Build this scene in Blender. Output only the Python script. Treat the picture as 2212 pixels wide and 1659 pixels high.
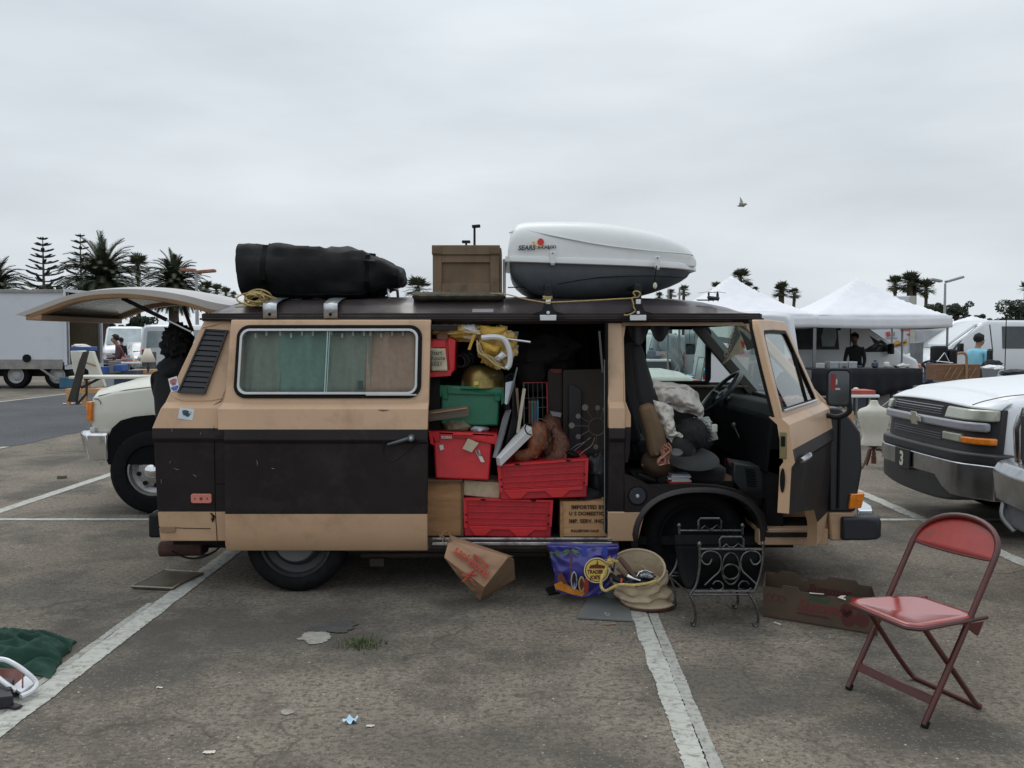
import bpy,bmesh,math,random
from mathutils import Vector,Matrix,noise
R=math.radians
V=Vector
S=bpy.context.scene
for o in list(bpy.data.objects):bpy.data.objects.remove(o)
# ---------------------------------------------------------------- camera
H=1.54 # eye height in metres
F,CX,CY=1946.6,1106.0,829.5 # focal length and centre of a 2212 x 1659 view
PITCH=math.atan((CY-734.4)/F)
cp,sp=math.cos(PITCH),math.sin(PITCH)
cam=bpy.data.cameras.new('camera'); cam.lens=36*F/2212; cam.sensor_width=36
cam.clip_start=0.05; cam.clip_end=6000
camo=bpy.data.objects.new('camera',cam); S.collection.objects.link(camo)
camo.location=(0,0,H); camo.rotation_euler=(R(90)-PITCH,0,0)
S.camera=camo
# ---------------------------------------------------------------- overcast sky and a weak sun
SUN_EL,SUN_ROT=R(58),R(20)
w=bpy.data.worlds.new('World'); S.world=w; w.use_nodes=True
nt=w.node_tree; nt.nodes.clear()
def N(t,**k):
 n=nt.nodes.new(t)
 for a,b in k.items():setattr(n,a,b)
 return n
sky=N('ShaderNodeTexSky',sky_type='NISHITA',sun_disc=False,sun_elevation=SUN_EL,sun_rotation=SUN_ROT,
  air_density=1.4,dust_density=4.0,ozone_density=1.0)
tc=N('ShaderNodeTexCoord'); sep=N('ShaderNodeSeparateXYZ')
nt.links.new(tc.outputs['Generated'],sep.inputs[0])
mp=N('ShaderNodeMapping'); mp.inputs['Scale'].default_value=(1.1,1.1,4.2); mp.inputs['Rotation'].default_value=(0,R(16),0)
nt.links.new(tc.outputs['Generated'],mp.inputs[0])
n1=N('ShaderNodeTexNoise'); n1.inputs['Scale'].default_value=2.3; n1.inputs['Detail'].default_value=6; n1.inputs['Roughness'].default_value=.48
nt.links.new(mp.outputs[0],n1.inputs['Vector'])
cr=N('ShaderNodeValToRGB') # soft layers of cloud, pale grey to pale blue grey
e=cr.color_ramp.elements
e[0].position=.32; e[0].color=(6.0,6.55,7.1,1)
e[1].position=.66; e[1].color=(7.75,8.35,8.85,1)
nt.links.new(n1.outputs['Fac'],cr.inputs[0])
zr=N('ShaderNodeMapRange'); zr.inputs['From Min'].default_value=.30; zr.inputs['From Max'].default_value=1.0
zr.inputs['To Min'].default_value=1.0; zr.inputs['To Max'].default_value=1.75 # an overcast sky is brightest overhead
nt.links.new(sep.outputs['Z'],zr.inputs['Value'])
mul=N('ShaderNodeVectorMath',operation='SCALE'); nt.links.new(cr.outputs[0],mul.inputs[0]); nt.links.new(zr.outputs[0],mul.inputs['Scale'])
mix=N('ShaderNodeMixRGB'); mix.inputs[0].default_value=.93
nt.links.new(sky.outputs[0],mix.inputs[1]); nt.links.new(mul.outputs[0],mix.inputs[2])
bg=N('ShaderNodeBackground'); bg.inputs['Strength'].default_value=.1
out=N('ShaderNodeOutputWorld'); nt.links.new(mix.outputs[0],bg.inputs[0]); nt.links.new(bg.outputs[0],out.inputs[0])
sl=bpy.data.lights.new('sun','SUN'); sl.energy=.8; sl.angle=R(35); sl.color=(1,.96,.9)
so=bpy.data.objects.new('sun',sl); S.collection.objects.link(so)
so.rotation_euler=(R(32),0,R(20)+R(180)); so.location=(0,0,30)
S.view_settings.view_transform='Standard'; S.view_settings.look='None'
S.view_settings.exposure=0.04; S.view_settings.gamma=1
S.cycles.max_bounces=8; S.cycles.transparent_max_bounces=24
# ---------------------------------------------------------------- view geometry helpers
def ray(x,y):
 u=(x-CX)/F; v=(CY-y)/F
 return V((u,cp+v*sp,-sp+v*cp))
def at(x,y,Y):
 d=ray(x,y); return V((0,0,H))+d*(Y/d.y)
def gd(x,y,z=0.0):
 d=ray(x,y); return V((0,0,H))+d*((z-H)/d.z)
# ---------------------------------------------------------------- materials
MATS={}
def mat(name,col,rough=.6,metal=0,var=.12,scale=5,bump=0,bscale=60,coat=0,dirt=None,dfac=.5,dscale=3,spec=.5,emit=None,sheen=0,stretch=None):
 if name in MATS:return MATS[name]
 m=bpy.data.materials.new(name); m.use_nodes=True; t=m.node_tree; L=t.links.new
 b=t.nodes['Principled BSDF']
 b.inputs['Roughness'].default_value=rough; b.inputs['Metallic'].default_value=metal
 b.inputs['Specular IOR Level'].default_value=spec
 if coat:b.inputs['Coat Weight'].default_value=coat; b.inputs['Coat Roughness'].default_value=.12
 if sheen:b.inputs['Sheen Weight'].default_value=sheen
 tcn=t.nodes.new('ShaderNodeTexCoord'); src=tcn.outputs['Object']
 if stretch:
  mm=t.nodes.new('ShaderNodeMapping'); mm.inputs['Scale'].default_value=stretch; L(src,mm.inputs[0]); src=mm.outputs[0]
 n=t.nodes.new('ShaderNodeTexNoise'); n.inputs['Scale'].default_value=scale; n.inputs['Detail'].default_value=6; n.inputs['Roughness'].default_value=.6
 L(src,n.inputs['Vector'])
 mx=t.nodes.new('ShaderNodeMixRGB'); L(n.outputs['Fac'],mx.inputs[0])
 c=V(col)
 rr=t.nodes.new('ShaderNodeMapRange'); rr.inputs['From Min'].default_value=.3; rr.inputs['From Max'].default_value=.7
 L(n.outputs['Fac'],rr.inputs[0]); L(rr.outputs[0],mx.inputs[0])
 mx.inputs[1].default_value=(*(c*(1-var)),1); mx.inputs[2].default_value=(*[min(1,a) for a in c*(1+var)],1)
 o=mx.outputs[0]
 if dirt:
  n2=t.nodes.new('ShaderNodeTexNoise'); n2.inputs['Scale'].default_value=dscale; n2.inputs['Detail'].default_value=9; n2.inputs['Roughness'].default_value=.68
  L(src,n2.inputs['Vector'])
  r2=t.nodes.new('ShaderNodeMapRange'); r2.inputs['From Min'].default_value=.52; r2.inputs['From Max'].default_value=.68; r2.inputs['To Max'].default_value=dfac
  L(n2.outputs['Fac'],r2.inputs[0])
  m2=t.nodes.new('ShaderNodeMixRGB'); L(r2.outputs[0],m2.inputs[0]); L(o,m2.inputs[1]); m2.inputs[2].default_value=(*dirt,1); o=m2.outputs[0]
 L(o,b.inputs['Base Color'])
 if rough>.05 and metal<1:
  r3=t.nodes.new('ShaderNodeMapRange'); r3.inputs['To Min'].default_value=max(0,rough-.1); r3.inputs['To Max'].default_value=min(1,rough+.12)
  L(n.outputs['Fac'],r3.inputs[0]); L(r3.outputs[0],b.inputs['Roughness'])
 if bump:
  n3=t.nodes.new('ShaderNodeTexNoise'); n3.inputs['Scale'].default_value=bscale; n3.inputs['Detail'].default_value=4
  L(src,n3.inputs['Vector'])
  bp=t.nodes.new('ShaderNodeBump'); bp.inputs['Strength'].default_value=bump; bp.inputs['Distance'].default_value=.01
  L(n3.outputs['Fac'],bp.inputs['Height']); L(bp.outputs[0],b.inputs['Normal'])
 if emit:
  b.inputs['Emission Color'].default_value=(*emit,1); b.inputs['Emission Strength'].default_value=1
 MATS[name]=m; return m
def glass(name,col=(.75,.85,.82),alpha=.25,rough=.03):
 if name in MATS:return MATS[name]
 m=bpy.data.materials.new(name); m.use_nodes=True; t=m.node_tree; t.nodes.clear(); L=t.links.new
 tr=t.nodes.new('ShaderNodeBsdfTransparent'); tr.inputs[0].default_value=(*col,1)
 gl=t.nodes.new('ShaderNodeBsdfGlossy'); gl.inputs['Roughness'].default_value=rough; gl.inputs[0].default_value=(.9,.95,.95,1)
 lw=t.nodes.new('ShaderNodeLayerWeight'); lw.inputs[0].default_value=.5; fr=t.nodes.new('ShaderNodeMath'); fr.operation='POWER'; fr.inputs[1].default_value=4.5; L(lw.outputs['Facing'],fr.inputs[0])
 ad=t.nodes.new('ShaderNodeMath'); ad.operation='ADD'; ad.inputs[1].default_value=alpha; ad.use_clamp=True
 L(fr.outputs[0],ad.inputs[0])
 mx=t.nodes.new('ShaderNodeMixShader'); L(ad.outputs[0],mx.inputs[0]); L(tr.outputs[0],mx.inputs[1]); L(gl.outputs[0],mx.inputs[2])
 o=t.nodes.new('ShaderNodeOutputMaterial'); L(mx.outputs[0],o.inputs[0])
 MATS[name]=m; return m
# ---------------------------------------------------------------- mesh builder
def tag(o,label=None,cat=None,group=None,kind=None):
 if label:o['label']=label
 if cat:o['category']=cat
 if group:o['group']=group
 if kind:o['kind']=kind
 return o
ORG={}
def thing(name,label,cat,loc=(0,0,0),group=None):
 o=bpy.data.objects.new(name,None); S.collection.objects.link(o); o.location=loc; o.empty_display_size=.1
 ORG[o.name]=V(loc); return tag(o,label,cat,group)
def org(o):return ORG.get(o.name,V((0,0,0)))
def rrect(x0,z0,x1,z1,r,n=5):
 p=[]
 for cx,cz,a in ((x1-r,z1-r,0),(x0+r,z1-r,90),(x0+r,z0+r,180),(x1-r,z0+r,270)):
  for i in range(n+1):
   t=R(a+90*i/n); p.append((cx+r*math.cos(t),cz+r*math.sin(t)))
 return p
def smoothpath(pts,n=6,closed=False):
 P=[V(p) for p in pts]; out=[]; k=len(P)
 rng=range(k) if closed else range(k-1)
 for i in rng:
  if closed:a,b,c,d=P[i-1],P[i],P[(i+1)%k],P[(i+2)%k]
  else:a,b,c,d=P[max(i-1,0)],P[i],P[i+1],P[min(i+2,k-1)]
  for j in range(n):
   t=j/n
   out.append(.5*((2*b)+(c-a)*t+(2*a-5*b+4*c-d)*t*t+(3*b-a-3*c+d)*t**3))
 if not closed:out.append(P[-1])
 return out
class MB:
 def __init__(s):s.bm=bmesh.new(); s.mi=0
 def m(s,i):s.mi=i; return s
 def face(s,vs):
  try:f=s.bm.faces.new(vs); f.material_index=s.mi; return f
  except ValueError:return None
 def v(s,p):return s.bm.verts.new(p)
 def poly(s,pts):s.face([s.v(p) for p in pts]); return s
 def box(s,c,size,rot=None):
  M=rot.to_matrix() if rot is not None and hasattr(rot,'to_matrix') else (rot or Matrix.Identity(3))
  c=V(c); h=V(size)/2
  vs=[s.v(c+M @ V((i*h.x,j*h.y,k*h.z))) for i in (-1,1) for j in (-1,1) for k in (-1,1)]
  for q in ((0,1,3,2),(4,6,7,5),(0,4,5,1),(2,3,7,6),(0,2,6,4),(1,5,7,3)):s.face([vs[i] for i in q])
  return s
 def loft(s,secs,caps=True,closed=True):
  rings=[[s.v(p) for p in sec] for sec in secs]; n=len(rings[0])
  for a,b in zip(rings,rings[1:]):
   for i in range(n if closed else n-1):
    j=(i+1)%n; s.face([a[i],a[j],b[j],b[i]])
  if caps and closed:
   s.face(rings[0][::-1]); s.face(rings[-1])
  return s
 def prism(s,pts,off):
  off=V(off); P=[V(p) for p in pts]; return s.loft([P,[p+off for p in P]])
 def ring(s,outer,inner,off):
  off=V(off); O=[V(p) for p in outer]; I=[V(p) for p in inner]; n=len(O)
  a=[s.v(p) for p in O]; b=[s.v(p) for p in I]; c=[s.v(p+off) for p in O]; d=[s.v(p+off) for p in I]
  for i in range(n):
   j=(i+1)%n
   s.face([a[i],a[j],b[j],b[i]]); s.face([c[i],d[i],d[j],c[j]]); s.face([a[i],c[i],c[j],a[j]]); s.face([b[i],b[j],d[j],d[i]])
  return s
 def tube(s,pts,r,n=8,closed=False,caps=True):
  P=[V(p) for p in pts]; k=len(P); rings=[]
  up=V((0,0,1)); prev=None
  for i,p in enumerate(P):
   t=(P[(i+1)%k]-P[i-1]) if closed else (P[min(i+1,k-1)]-P[max(i-1,0)])
   if t.length<1e-9:t=V((0,0,1))
   t.normalize()
   if prev is None:a=t.cross(up if abs(t.z)<.9 else V((1,0,0))).normalized()
   else:
    a=prev-t*prev.dot(t)
    a=a.normalized() if a.length>1e-6 else t.orthogonal().normalized()
   prev=a; b=t.cross(a)
   rr=r[i] if isinstance(r,(list,tuple)) else r
   rings.append([p+(a*math.cos(2*math.pi*q/n)+b*math.sin(2*math.pi*q/n))*rr for q in range(n)])
  if closed:rings.append(rings[0])
  return s.loft(rings,caps=caps and not closed)
 def cyl(s,p0,p1,r0,r1=None,n=14):return s.tube([p0,p1],[r0,r0 if r1 is None else r1],n)
 def lathe(s,prof,c,n=28,ax=V((0,0,1)),caps=True):
  ax=V(ax).normalized(); a=ax.orthogonal().normalized(); b=ax.cross(a); c=V(c)
  return s.loft([[c+ax*h+(a*math.cos(2*math.pi*q/n)+b*math.sin(2*math.pi*q/n))*max(r,1e-4) for q in range(n)] for r,h in prof],caps=caps)
 def grid(s,f,nu,nv,closed_u=False):
  g=[[s.v(f(i/nu,j/nv)) for j in range(nv+1)] for i in range(nu+(0 if closed_u else 1))]
  for i in range(nu):
   for j in range(nv):
    a=g[i]; b=g[(i+1)%len(g)]; s.face([a[j],b[j],b[j+1],a[j+1]])
  return s
 def blob(s,c,rad,seed=0,amp=.15,freq=2.0,nu=28,nv=16,fold=0,flat=0,rot=None):
  c=V(c); rad=V(rad); sd=V((seed*7.31,seed*3.17,seed*1.7))
  def f(i,j):
   th=2*math.pi*i; ph=math.pi*(j*.998+.001)
   d=V((math.sin(ph)*math.cos(th),math.sin(ph)*math.sin(th),-math.cos(ph)))
   k=1+amp*noise.noise(d*freq+sd)+amp*.5*noise.noise(d*freq*2.3+sd)
   if fold:k+=fold*(1-abs(noise.noise(d*freq*1.6+sd*2))*4)
   p=V((d.x*rad.x,d.y*rad.y,d.z*rad.z))*k
   if flat and p.z<-rad.z*flat:p.z=-rad.z*flat
   if rot is not None:p=rot @ p
   return c+p
  return s.grid(f,nu,nv,closed_u=True)
 def build(s,name,mats,parent=None,bevel=0,smooth=True,ang=38,seg=2,solid=0,sub=0,label=None,cat=None,group=None,kind=None,loc=None,merge=True):
  bm=s.bm
  if merge:bmesh.ops.remove_doubles(bm,verts=bm.verts,dist=1e-5)
  bmesh.ops.recalc_face_normals(bm,faces=bm.faces)
  me=bpy.data.meshes.new(name)
  if parent is not None:o0=org(parent)
  elif loc is not None:o0=V(loc)
  else:
   xs=[v.co for v in bm.verts]
   o0=V(((min(p.x for p in xs)+max(p.x for p in xs))/2,(min(p.y for p in xs)+max(p.y for p in xs))/2,min(p.z for p in xs)))
  bmesh.ops.translate(bm,verts=bm.verts,vec=-o0)
  bm.to_mesh(me); bm.free()
  for x in (mats if isinstance(mats,(list,tuple)) else [mats]):me.materials.append(x)
  if smooth:
   me.polygons.foreach_set('use_smooth',[True]*len(me.polygons))
   me.set_sharp_from_angle(angle=R(ang))
  o=bpy.data.objects.new(name,me); S.collection.objects.link(o)
  if parent is not None:o.parent=parent; ORG[o.name]=o0
  else:o.location=o0; ORG[o.name]=o0
  if solid:md=o.modifiers.new('solid','SOLIDIFY'); md.thickness=solid; md.offset=0
  if bevel:md=o.modifiers.new('bevel','BEVEL'); md.width=bevel; md.segments=seg; md.limit_method='ANGLE'; md.angle_limit=R(40)
  if sub:md=o.modifiers.new('sub','SUBSURF'); md.levels=sub; md.render_levels=sub
  return tag(o,label,cat,group,kind)
def repivot(o,p):
 """give a part its own pivot so that it can be swung open"""
 p=V(p); d=p-org(o)
 o.data.transform(Matrix.Translation(-d)); o.location=o.location+d; ORG[o.name]=p
def text(s,size,origin,xd,yd,m,parent,name='lettering',ext=.0006,align='LEFT',bold=0,shear=0,spacing=1.0,widen=1.0,label=None):
 c=bpy.data.curves.new(name,'FONT'); c.body=s; c.size=size; c.extrude=ext; c.align_x=align; c.offset=bold; c.shear=shear; c.space_character=spacing
 c.resolution_u=3
 t=bpy.data.objects.new(name,c); me=bpy.data.meshes.new_from_object(t); me.name=name
 bpy.data.objects.remove(t); bpy.data.curves.remove(c)
 x=V(xd).normalized(); z=x.cross(V(yd)).normalized(); y=z.cross(x)
 M=Matrix((x*widen,y,z)).transposed().to_4x4(); M.translation=V(origin)-org(parent)
 me.transform(M); me.materials.clear(); me.materials.append(m)
 o=bpy.data.objects.new(name,me); S.collection.objects.link(o); o.parent=parent; ORG[o.name]=org(parent)
 if label:o['label']=label
 return o
def copytree(o,parent=None):
 c=o.copy(); S.collection.objects.link(c)
 if parent is not None:c.parent=parent
 for ch in o.children:copytree(ch,c)
 return c
def lerp(tab,x):
 if x<=tab[0][0]:return tab[0][1]
 for (a,b),(c,d) in zip(tab,tab[1:]):
  if x<=c:return b+(d-b)*(x-a)/(c-a)
 return tab[-1][1]
RND=random.Random(7)
# common materials
tan=mat('tan_paint',(.505,.325,.198),.42,var=.07,scale=2.5,coat=.1,dirt=(.30,.19,.10),dfac=.6,dscale=3.2,bump=.30,bscale=2.2)
brown=mat('dark_brown_paint',(.019,.0145,.0145),.48,var=.2,scale=4,dirt=(.036,.028,.027),dfac=.7,dscale=5,spec=.2,bump=.35,bscale=2.5)
roofm=mat('roof_paint',(.045,.036,.036),.34,var=.2,scale=3,coat=.15,dirt=(.13,.115,.11),dfac=.5,dscale=2.2)
rubber=mat('rubber',(.007,.007,.008),.65,var=.3,scale=20,bump=.05,spec=.15)
blackp=mat('black_plastic',(.009,.010,.012),.5,var=.2,scale=15,spec=.25)
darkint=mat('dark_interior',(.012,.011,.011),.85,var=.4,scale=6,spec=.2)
chrome=mat('chrome',(.75,.76,.78),.14,1,var=.08,scale=6,dirt=(.3,.28,.26),dfac=.6,dscale=9)
alu=mat('aluminium',(.62,.63,.65),.35,.85,var=.1)
steel=mat('steel_grey',(.30,.31,.32),.45,.7,var=.15)
white=mat('white_paint',(.74,.76,.78),.3,var=.03,scale=1.5,coat=.4)
cream=mat('cream_paint',(.62,.61,.53),.3,var=.04,scale=1.5,coat=.3,dirt=(.4,.38,.32),dfac=.25,dscale=4)
winglass=mat('car_window',(.018,.026,.026),.08,var=.2,coat=.5)
clear=glass('clear_glass',(.82,.90,.87),.04)
tyrem=mat('tyre_rubber',(.009,.009,.010),.8,var=.35,scale=25,bump=.3,bscale=90,spec=.12)
wood=mat('wood',(.30,.17,.085),.6,var=.35,scale=3,stretch=(1,1,12),bump=.1,dirt=(.16,.08,.04),dfac=.5)
amber=mat('amber_lens',(.72,.20,.012),.18,var=.25,scale=30,coat=.6)
redlens=mat('red_lens',(.45,.03,.03),.2,coat=.5)
wcloth=mat('white_cloth',(.74,.74,.77),.8,var=.05,scale=4,bump=.1,bscale=20)
blackcloth=mat('black_cloth',(.012,.013,.017),.9,var=.35,scale=10)
# ================================================================ ground
def asphalt(name,base,dark,lightc,stain=1.0,mtone=1.0):
 m=bpy.data.materials.new(name); m.use_nodes=True; t=m.node_tree; L=t.links.new; b=t.nodes['Principled BSDF']
 tcn=t.nodes.new('ShaderNodeTexCoord'); P=tcn.outputs['Object']
 def nz(sc,det=6,ro=.6,vec=None):
  n=t.nodes.new('ShaderNodeTexNoise'); n.inputs['Scale'].default_value=sc; n.inputs['Detail'].default_value=det; n.inputs['Roughness'].default_value=ro
  L(vec or P,n.inputs['Vector']); return n.outputs['Fac']
 def rng(x,a,b_,c=0,d=1):
  r=t.nodes.new('ShaderNodeMapRange'); r.inputs['From Min'].default_value=a; r.inputs['From Max'].default_value=b_
  r.inputs['To Min'].default_value=c; r.inputs['To Max'].default_value=d; L(x,r.inputs[0]); return r.outputs[0]
 def mx(f,a,c):
  n=t.nodes.new('ShaderNodeMixRGB'); L(f,n.inputs[0])
  for i,q in ((1,a),(2,c)):
   if isinstance(q,tuple):n.inputs[i].default_value=(*q,1)
   else:L(q,n.inputs[i])
  return n.outputs[0]
 def mt(op,a,c):
  n=t.nodes.new('ShaderNodeMath'); n.operation=op
  for i,q in ((0,a),(1,c)):
   if isinstance(q,(int,float)):n.inputs[i].default_value=q
   else:L(q,n.inputs[i])
  return n.outputs[0]
 col=mx(rng(nz(.55,8,.62),.38,.62),base,tuple(x*.72 for x in base))
 col=mx(rng(nz(.9,9,.72),.47,.60,0,.78*stain),col,dark) # darker bare patches
 col=mx(rng(nz(34,3,.85),.47,.60,0,.9),col,tuple(x*.36 for x in base)) # dark aggregate
 col=mx(rng(nz(64,2,.7),.58,.69,0,.45),col,lightc) # pale aggregate
 vo=t.nodes.new('ShaderNodeTexVoronoi'); vo.inputs['Scale'].default_value=16; L(P,vo.inputs['Vector'])
 gate=mt('MULTIPLY',rng(vo.outputs['Distance'],.06,.10,1,0),rng(vo.outputs['Color'],.62,.66))
 col=mx(gate,col,(.46,.45,.40)) # bits of pale grit
 vo2=t.nodes.new('ShaderNodeTexVoronoi'); vo2.inputs['Scale'].default_value=11; L(P,vo2.inputs['Vector'])
 gate2=mt('MULTIPLY',rng(vo2.outputs['Distance'],.07,.13,1,0),rng(vo2.outputs['Color'],.55,.62))
 col=mx(gate2,col,tuple(x*.30 for x in base))
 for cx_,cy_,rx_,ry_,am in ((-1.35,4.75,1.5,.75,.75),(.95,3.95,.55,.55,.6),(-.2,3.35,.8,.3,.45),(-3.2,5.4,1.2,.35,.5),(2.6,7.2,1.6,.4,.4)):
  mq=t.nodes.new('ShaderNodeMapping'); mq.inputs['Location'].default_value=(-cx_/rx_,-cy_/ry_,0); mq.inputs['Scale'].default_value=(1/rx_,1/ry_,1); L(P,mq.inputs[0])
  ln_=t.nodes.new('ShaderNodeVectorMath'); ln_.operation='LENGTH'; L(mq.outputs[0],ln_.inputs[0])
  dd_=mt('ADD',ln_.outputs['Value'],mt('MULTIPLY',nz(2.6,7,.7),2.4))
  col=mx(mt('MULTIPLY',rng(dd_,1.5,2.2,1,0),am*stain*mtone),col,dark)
 # cracks
 nv=t.nodes.new('ShaderNodeTexNoise'); nv.inputs['Scale'].default_value=1.6; nv.inputs['Detail'].default_value=8; L(P,nv.inputs['Vector'])
 va=t.nodes.new('ShaderNodeVectorMath'); va.operation='SCALE'; va.inputs['Scale'].default_value=1.3; L(nv.outputs['Color'],va.inputs[0])
 vb=t.nodes.new('ShaderNodeVectorMath'); vb.operation='ADD'; L(P,vb.inputs[0]); L(va.outputs[0],vb.inputs[1])
 vc=t.nodes.new('ShaderNodeTexVoronoi'); vc.feature='DISTANCE_TO_EDGE'; vc.inputs['Scale'].default_value=.42; L(vb.outputs[0],vc.inputs['Vector'])
 crk=mt('MULTIPLY',rng(vc.outputs['Distance'],.0,.009,1,0),rng(nz(.8,4),.44,.54))
 col=mx(mt('MULTIPLY',crk,.7),col,tuple(x*.30 for x in base))
 L(col,b.inputs['Base Color']); b.inputs['Roughness'].default_value=.92; b.inputs['Specular IOR Level'].default_value=.25
 hs=mt('ADD',nz(55,3,.8),mt('MULTIPLY',crk,-1.2))
 bp=t.nodes.new('ShaderNodeBump'); bp.inputs['Strength'].default_value=.45; bp.inputs['Distance'].default_value=.008
 L(hs,bp.inputs['Height']); L(bp.outputs[0],b.inputs['Normal'])
 MATS[name]=m; return m
asp=asphalt('worn_asphalt',(.240,.206,.163),(.060,.056,.050),(.42,.40,.35))
asp2=asphalt('aisle_asphalt',(.105,.107,.112),(.085,.086,.090),(.19,.19,.19),.5,0)
g=MB(); ys=[-20,0,3,5,8,12,20,40,100,400,3000]; xs=[-3000,-300,-60,-20,-8,-4,0,4,8,20,60,300,3000]
vs=[[g.v((x,y,0)) for y in ys] for x in xs]
for i in range(len(xs)-1):
 for j in range(len(ys)-1):g.face([vs[i][j],vs[i+1][j],vs[i+1][j+1],vs[i][j+1]])
g.build('ground',asp,loc=(0,0,0),smooth=False,kind='structure')
# the darker driving aisle on the left, running away from the camera
def jag(x,y,s,a):return x+a*noise.noise(V((x*.7+s,y*1.3,s)))+a*.5*noise.noise(V((x,y*5.1,s)))
g=MB(); n=160; ya,yb=9.0,75.0
L_=[]; R_=[]
for i in range(n+1):
 y=ya+(yb-ya)*(i/n)**1.6
 L_.append(g.v((jag(-12.7,y,1,.06),y,.004))); R_.append(g.v((jag(-7.25+.012*(y-12),y,2,.12),y,.004)))
for i in range(n):g.face([L_[i],R_[i],R_[i+1],L_[i+1]])
g.build('driving_aisle',asp2,loc=(0,0,0),smooth=False,kind='structure')
def paint(name,col,lo=.50,hi=.62):
 m=bpy.data.materials.new(name); m.use_nodes=True; t=m.node_tree; L=t.links.new; b=t.nodes['Principled BSDF']
 tcn=t.nodes.new('ShaderNodeTexCoord')
 n=t.nodes.new('ShaderNodeTexNoise'); n.inputs['Scale'].default_value=24; n.inputs['Detail'].default_value=8; n.inputs['Roughness'].default_value=.75; L(tcn.outputs['Object'],n.inputs[0])
 r=t.nodes.new('ShaderNodeMapRange'); r.inputs['From Min'].default_value=lo; r.inputs['From Max'].default_value=hi; r.inputs['To Max'].default_value=.85; L(n.outputs[0],r.inputs[0])
 n2=t.nodes.new('ShaderNodeTexNoise'); n2.inputs['Scale'].default_value=4; n2.inputs['Detail'].default_value=6; L(tcn.outputs['Object'],n2.inputs[0])
 a=t.nodes.new('ShaderNodeMixRGB'); L(n2.outputs[0],a.inputs[0]); a.inputs[1].default_value=(*col,1); a.inputs[2].default_value=(*[c*.72 for c in col],1)
 # hairline cracks across the thick paint
 mp_=t.nodes.new('ShaderNodeMapping'); mp_.inputs['Scale'].default_value=(1.2,5,1); L(tcn.outputs['Object'],mp_.inputs[0])
 vo=t.nodes.new('ShaderNodeTexVoronoi'); vo.feature='DISTANCE_TO_EDGE'; vo.inputs['Scale'].default_value=1.3; L(mp_.outputs[0],vo.inputs['Vector'])
 rc=t.nodes.new('ShaderNodeMapRange'); rc.inputs['From Max'].default_value=.025; rc.inputs['To Min'].default_value=.55; rc.inputs['To Max'].default_value=0; L(vo.outputs['Distance'],rc.inputs[0])
 mxx=t.nodes.new('ShaderNodeMath'); mxx.operation='MAXIMUM'; L(r.outputs[0],mxx.inputs[0]); L(rc.outputs[0],mxx.inputs[1])
 c=t.nodes.new('ShaderNodeMixRGB'); L(mxx.outputs[0],c.inputs[0]); L(a.outputs[0],c.inputs[1]); c.inputs[2].default_value=(.15,.14,.12,1)
 L(c.outputs[0],b.inputs['Base Color']); b.inputs['Roughness'].default_value=.85
 return m
pw=paint('line_paint',(.50,.50,.45),.50,.64)
pw2=paint('old_line_paint',(.40,.40,.36),.50,.62)
def stripe(x0,y0,x1,y1,wd,m,z=.004,seed=0,jg=.018,label=None):
 a=V((x0,y0,z)); b=V((x1,y1,z)); d=(b-a); Ln=d.length; d.normalize(); p=V((-d.y,d.x,0)); n=max(4,int(Ln/.012)); n=min(n,500)
 g=MB(); prev=None
 for i in range(n+1):
  t=i/n; c=a+d*Ln*t
  j1=jg*.45*(noise.noise(V((Ln*t*5,seed,1)))+1.1*noise.noise(V((Ln*t*45,seed,5))))
  j2=jg*.45*(noise.noise(V((Ln*t*5,seed,9)))+1.1*noise.noise(V((Ln*t*45,seed,7))))
  cur=(g.v(c+p*(wd/2+j1)),g.v(c-p*(wd/2+j2)))
  if prev:g.face([prev[0],prev[1],cur[1],cur[0]])
  prev=cur
 g.build('parking_line',m,loc=(0,0,0),smooth=False,kind='structure')
stripe(-2.045,1.5,-2.03,7.60,.118,pw,seed=1)
stripe(-2.128,1.5,-2.112,5.2,.04,pw2,z=.004,seed=11,jg=.012)
stripe(.627,1.5,.776,7.60,.092,pw,seed=2)
stripe(.679,1.5,.793,5.0,.052,pw2,z=.004,seed=12,jg=.012)
stripe(3.55,1.5,3.53,7.60,.12,pw,seed=3,jg=.03)
stripe(-16,7.68,16,7.64,.085,pw,seed=4,jg=.012)
stripe(-4.61,7.75,-4.58,13.5,.12,pw,seed=5)
stripe(3.52,7.72,3.50,13.4,.12,pw,seed=6,jg=.04)
stripe(6.2,7.72,6.2,13.4,.12,pw,seed=16)
stripe(-12.75,14,-12.6,42,.12,pw,z=.008,seed=7)
stripe(-7.36,8.2,-7.27,12.9,.10,pw,z=.008,seed=8,jg=.03)
# flat scraps, stains and the weed on the asphalt
def patch(pts,z,m,name='patch',seed=0,amp=.02,**k):
 g=MB(); P=smoothpath(pts,16,True); c=sum(P,V())/len(P)
 P=[c+(p-c)*(1+amp*16*noise.noise(p*22+V((seed,0,0)))+amp*8*noise.noise(p*60)) for p in P]
 ctr=g.v((c.x,c.y,z)); vs=[g.v((p.x,p.y,z)) for p in P]
 for i in range(len(vs)):g.face([ctr,vs[i],vs[(i+1)%len(vs)]])
 return g.build(name,m,smooth=False,**k)
patch([gd(646,1378),gd(668,1366),gd(700,1364),gd(714,1376),gd(700,1388),gd(668,1392)],.004,mat('cement',(.27,.26,.225),.9,var=.25,scale=25,bump=.3),'cement_patch',3,kind='structure')
patch([gd(660,1365),gd(700,1348),gd(760,1343),gd(768,1358),gd(740,1368),gd(700,1366)],.006,mat('tar',(.055,.053,.050),.8,var=.3,scale=14,bump=.2),'tar_patch',4,kind='structure')
patch([gd(605,1538),gd(615,1534),gd(630,1536),gd(634,1542),gd(612,1545)],.004,MATS['cement'],'cement_patch',5,kind='structure')
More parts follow.
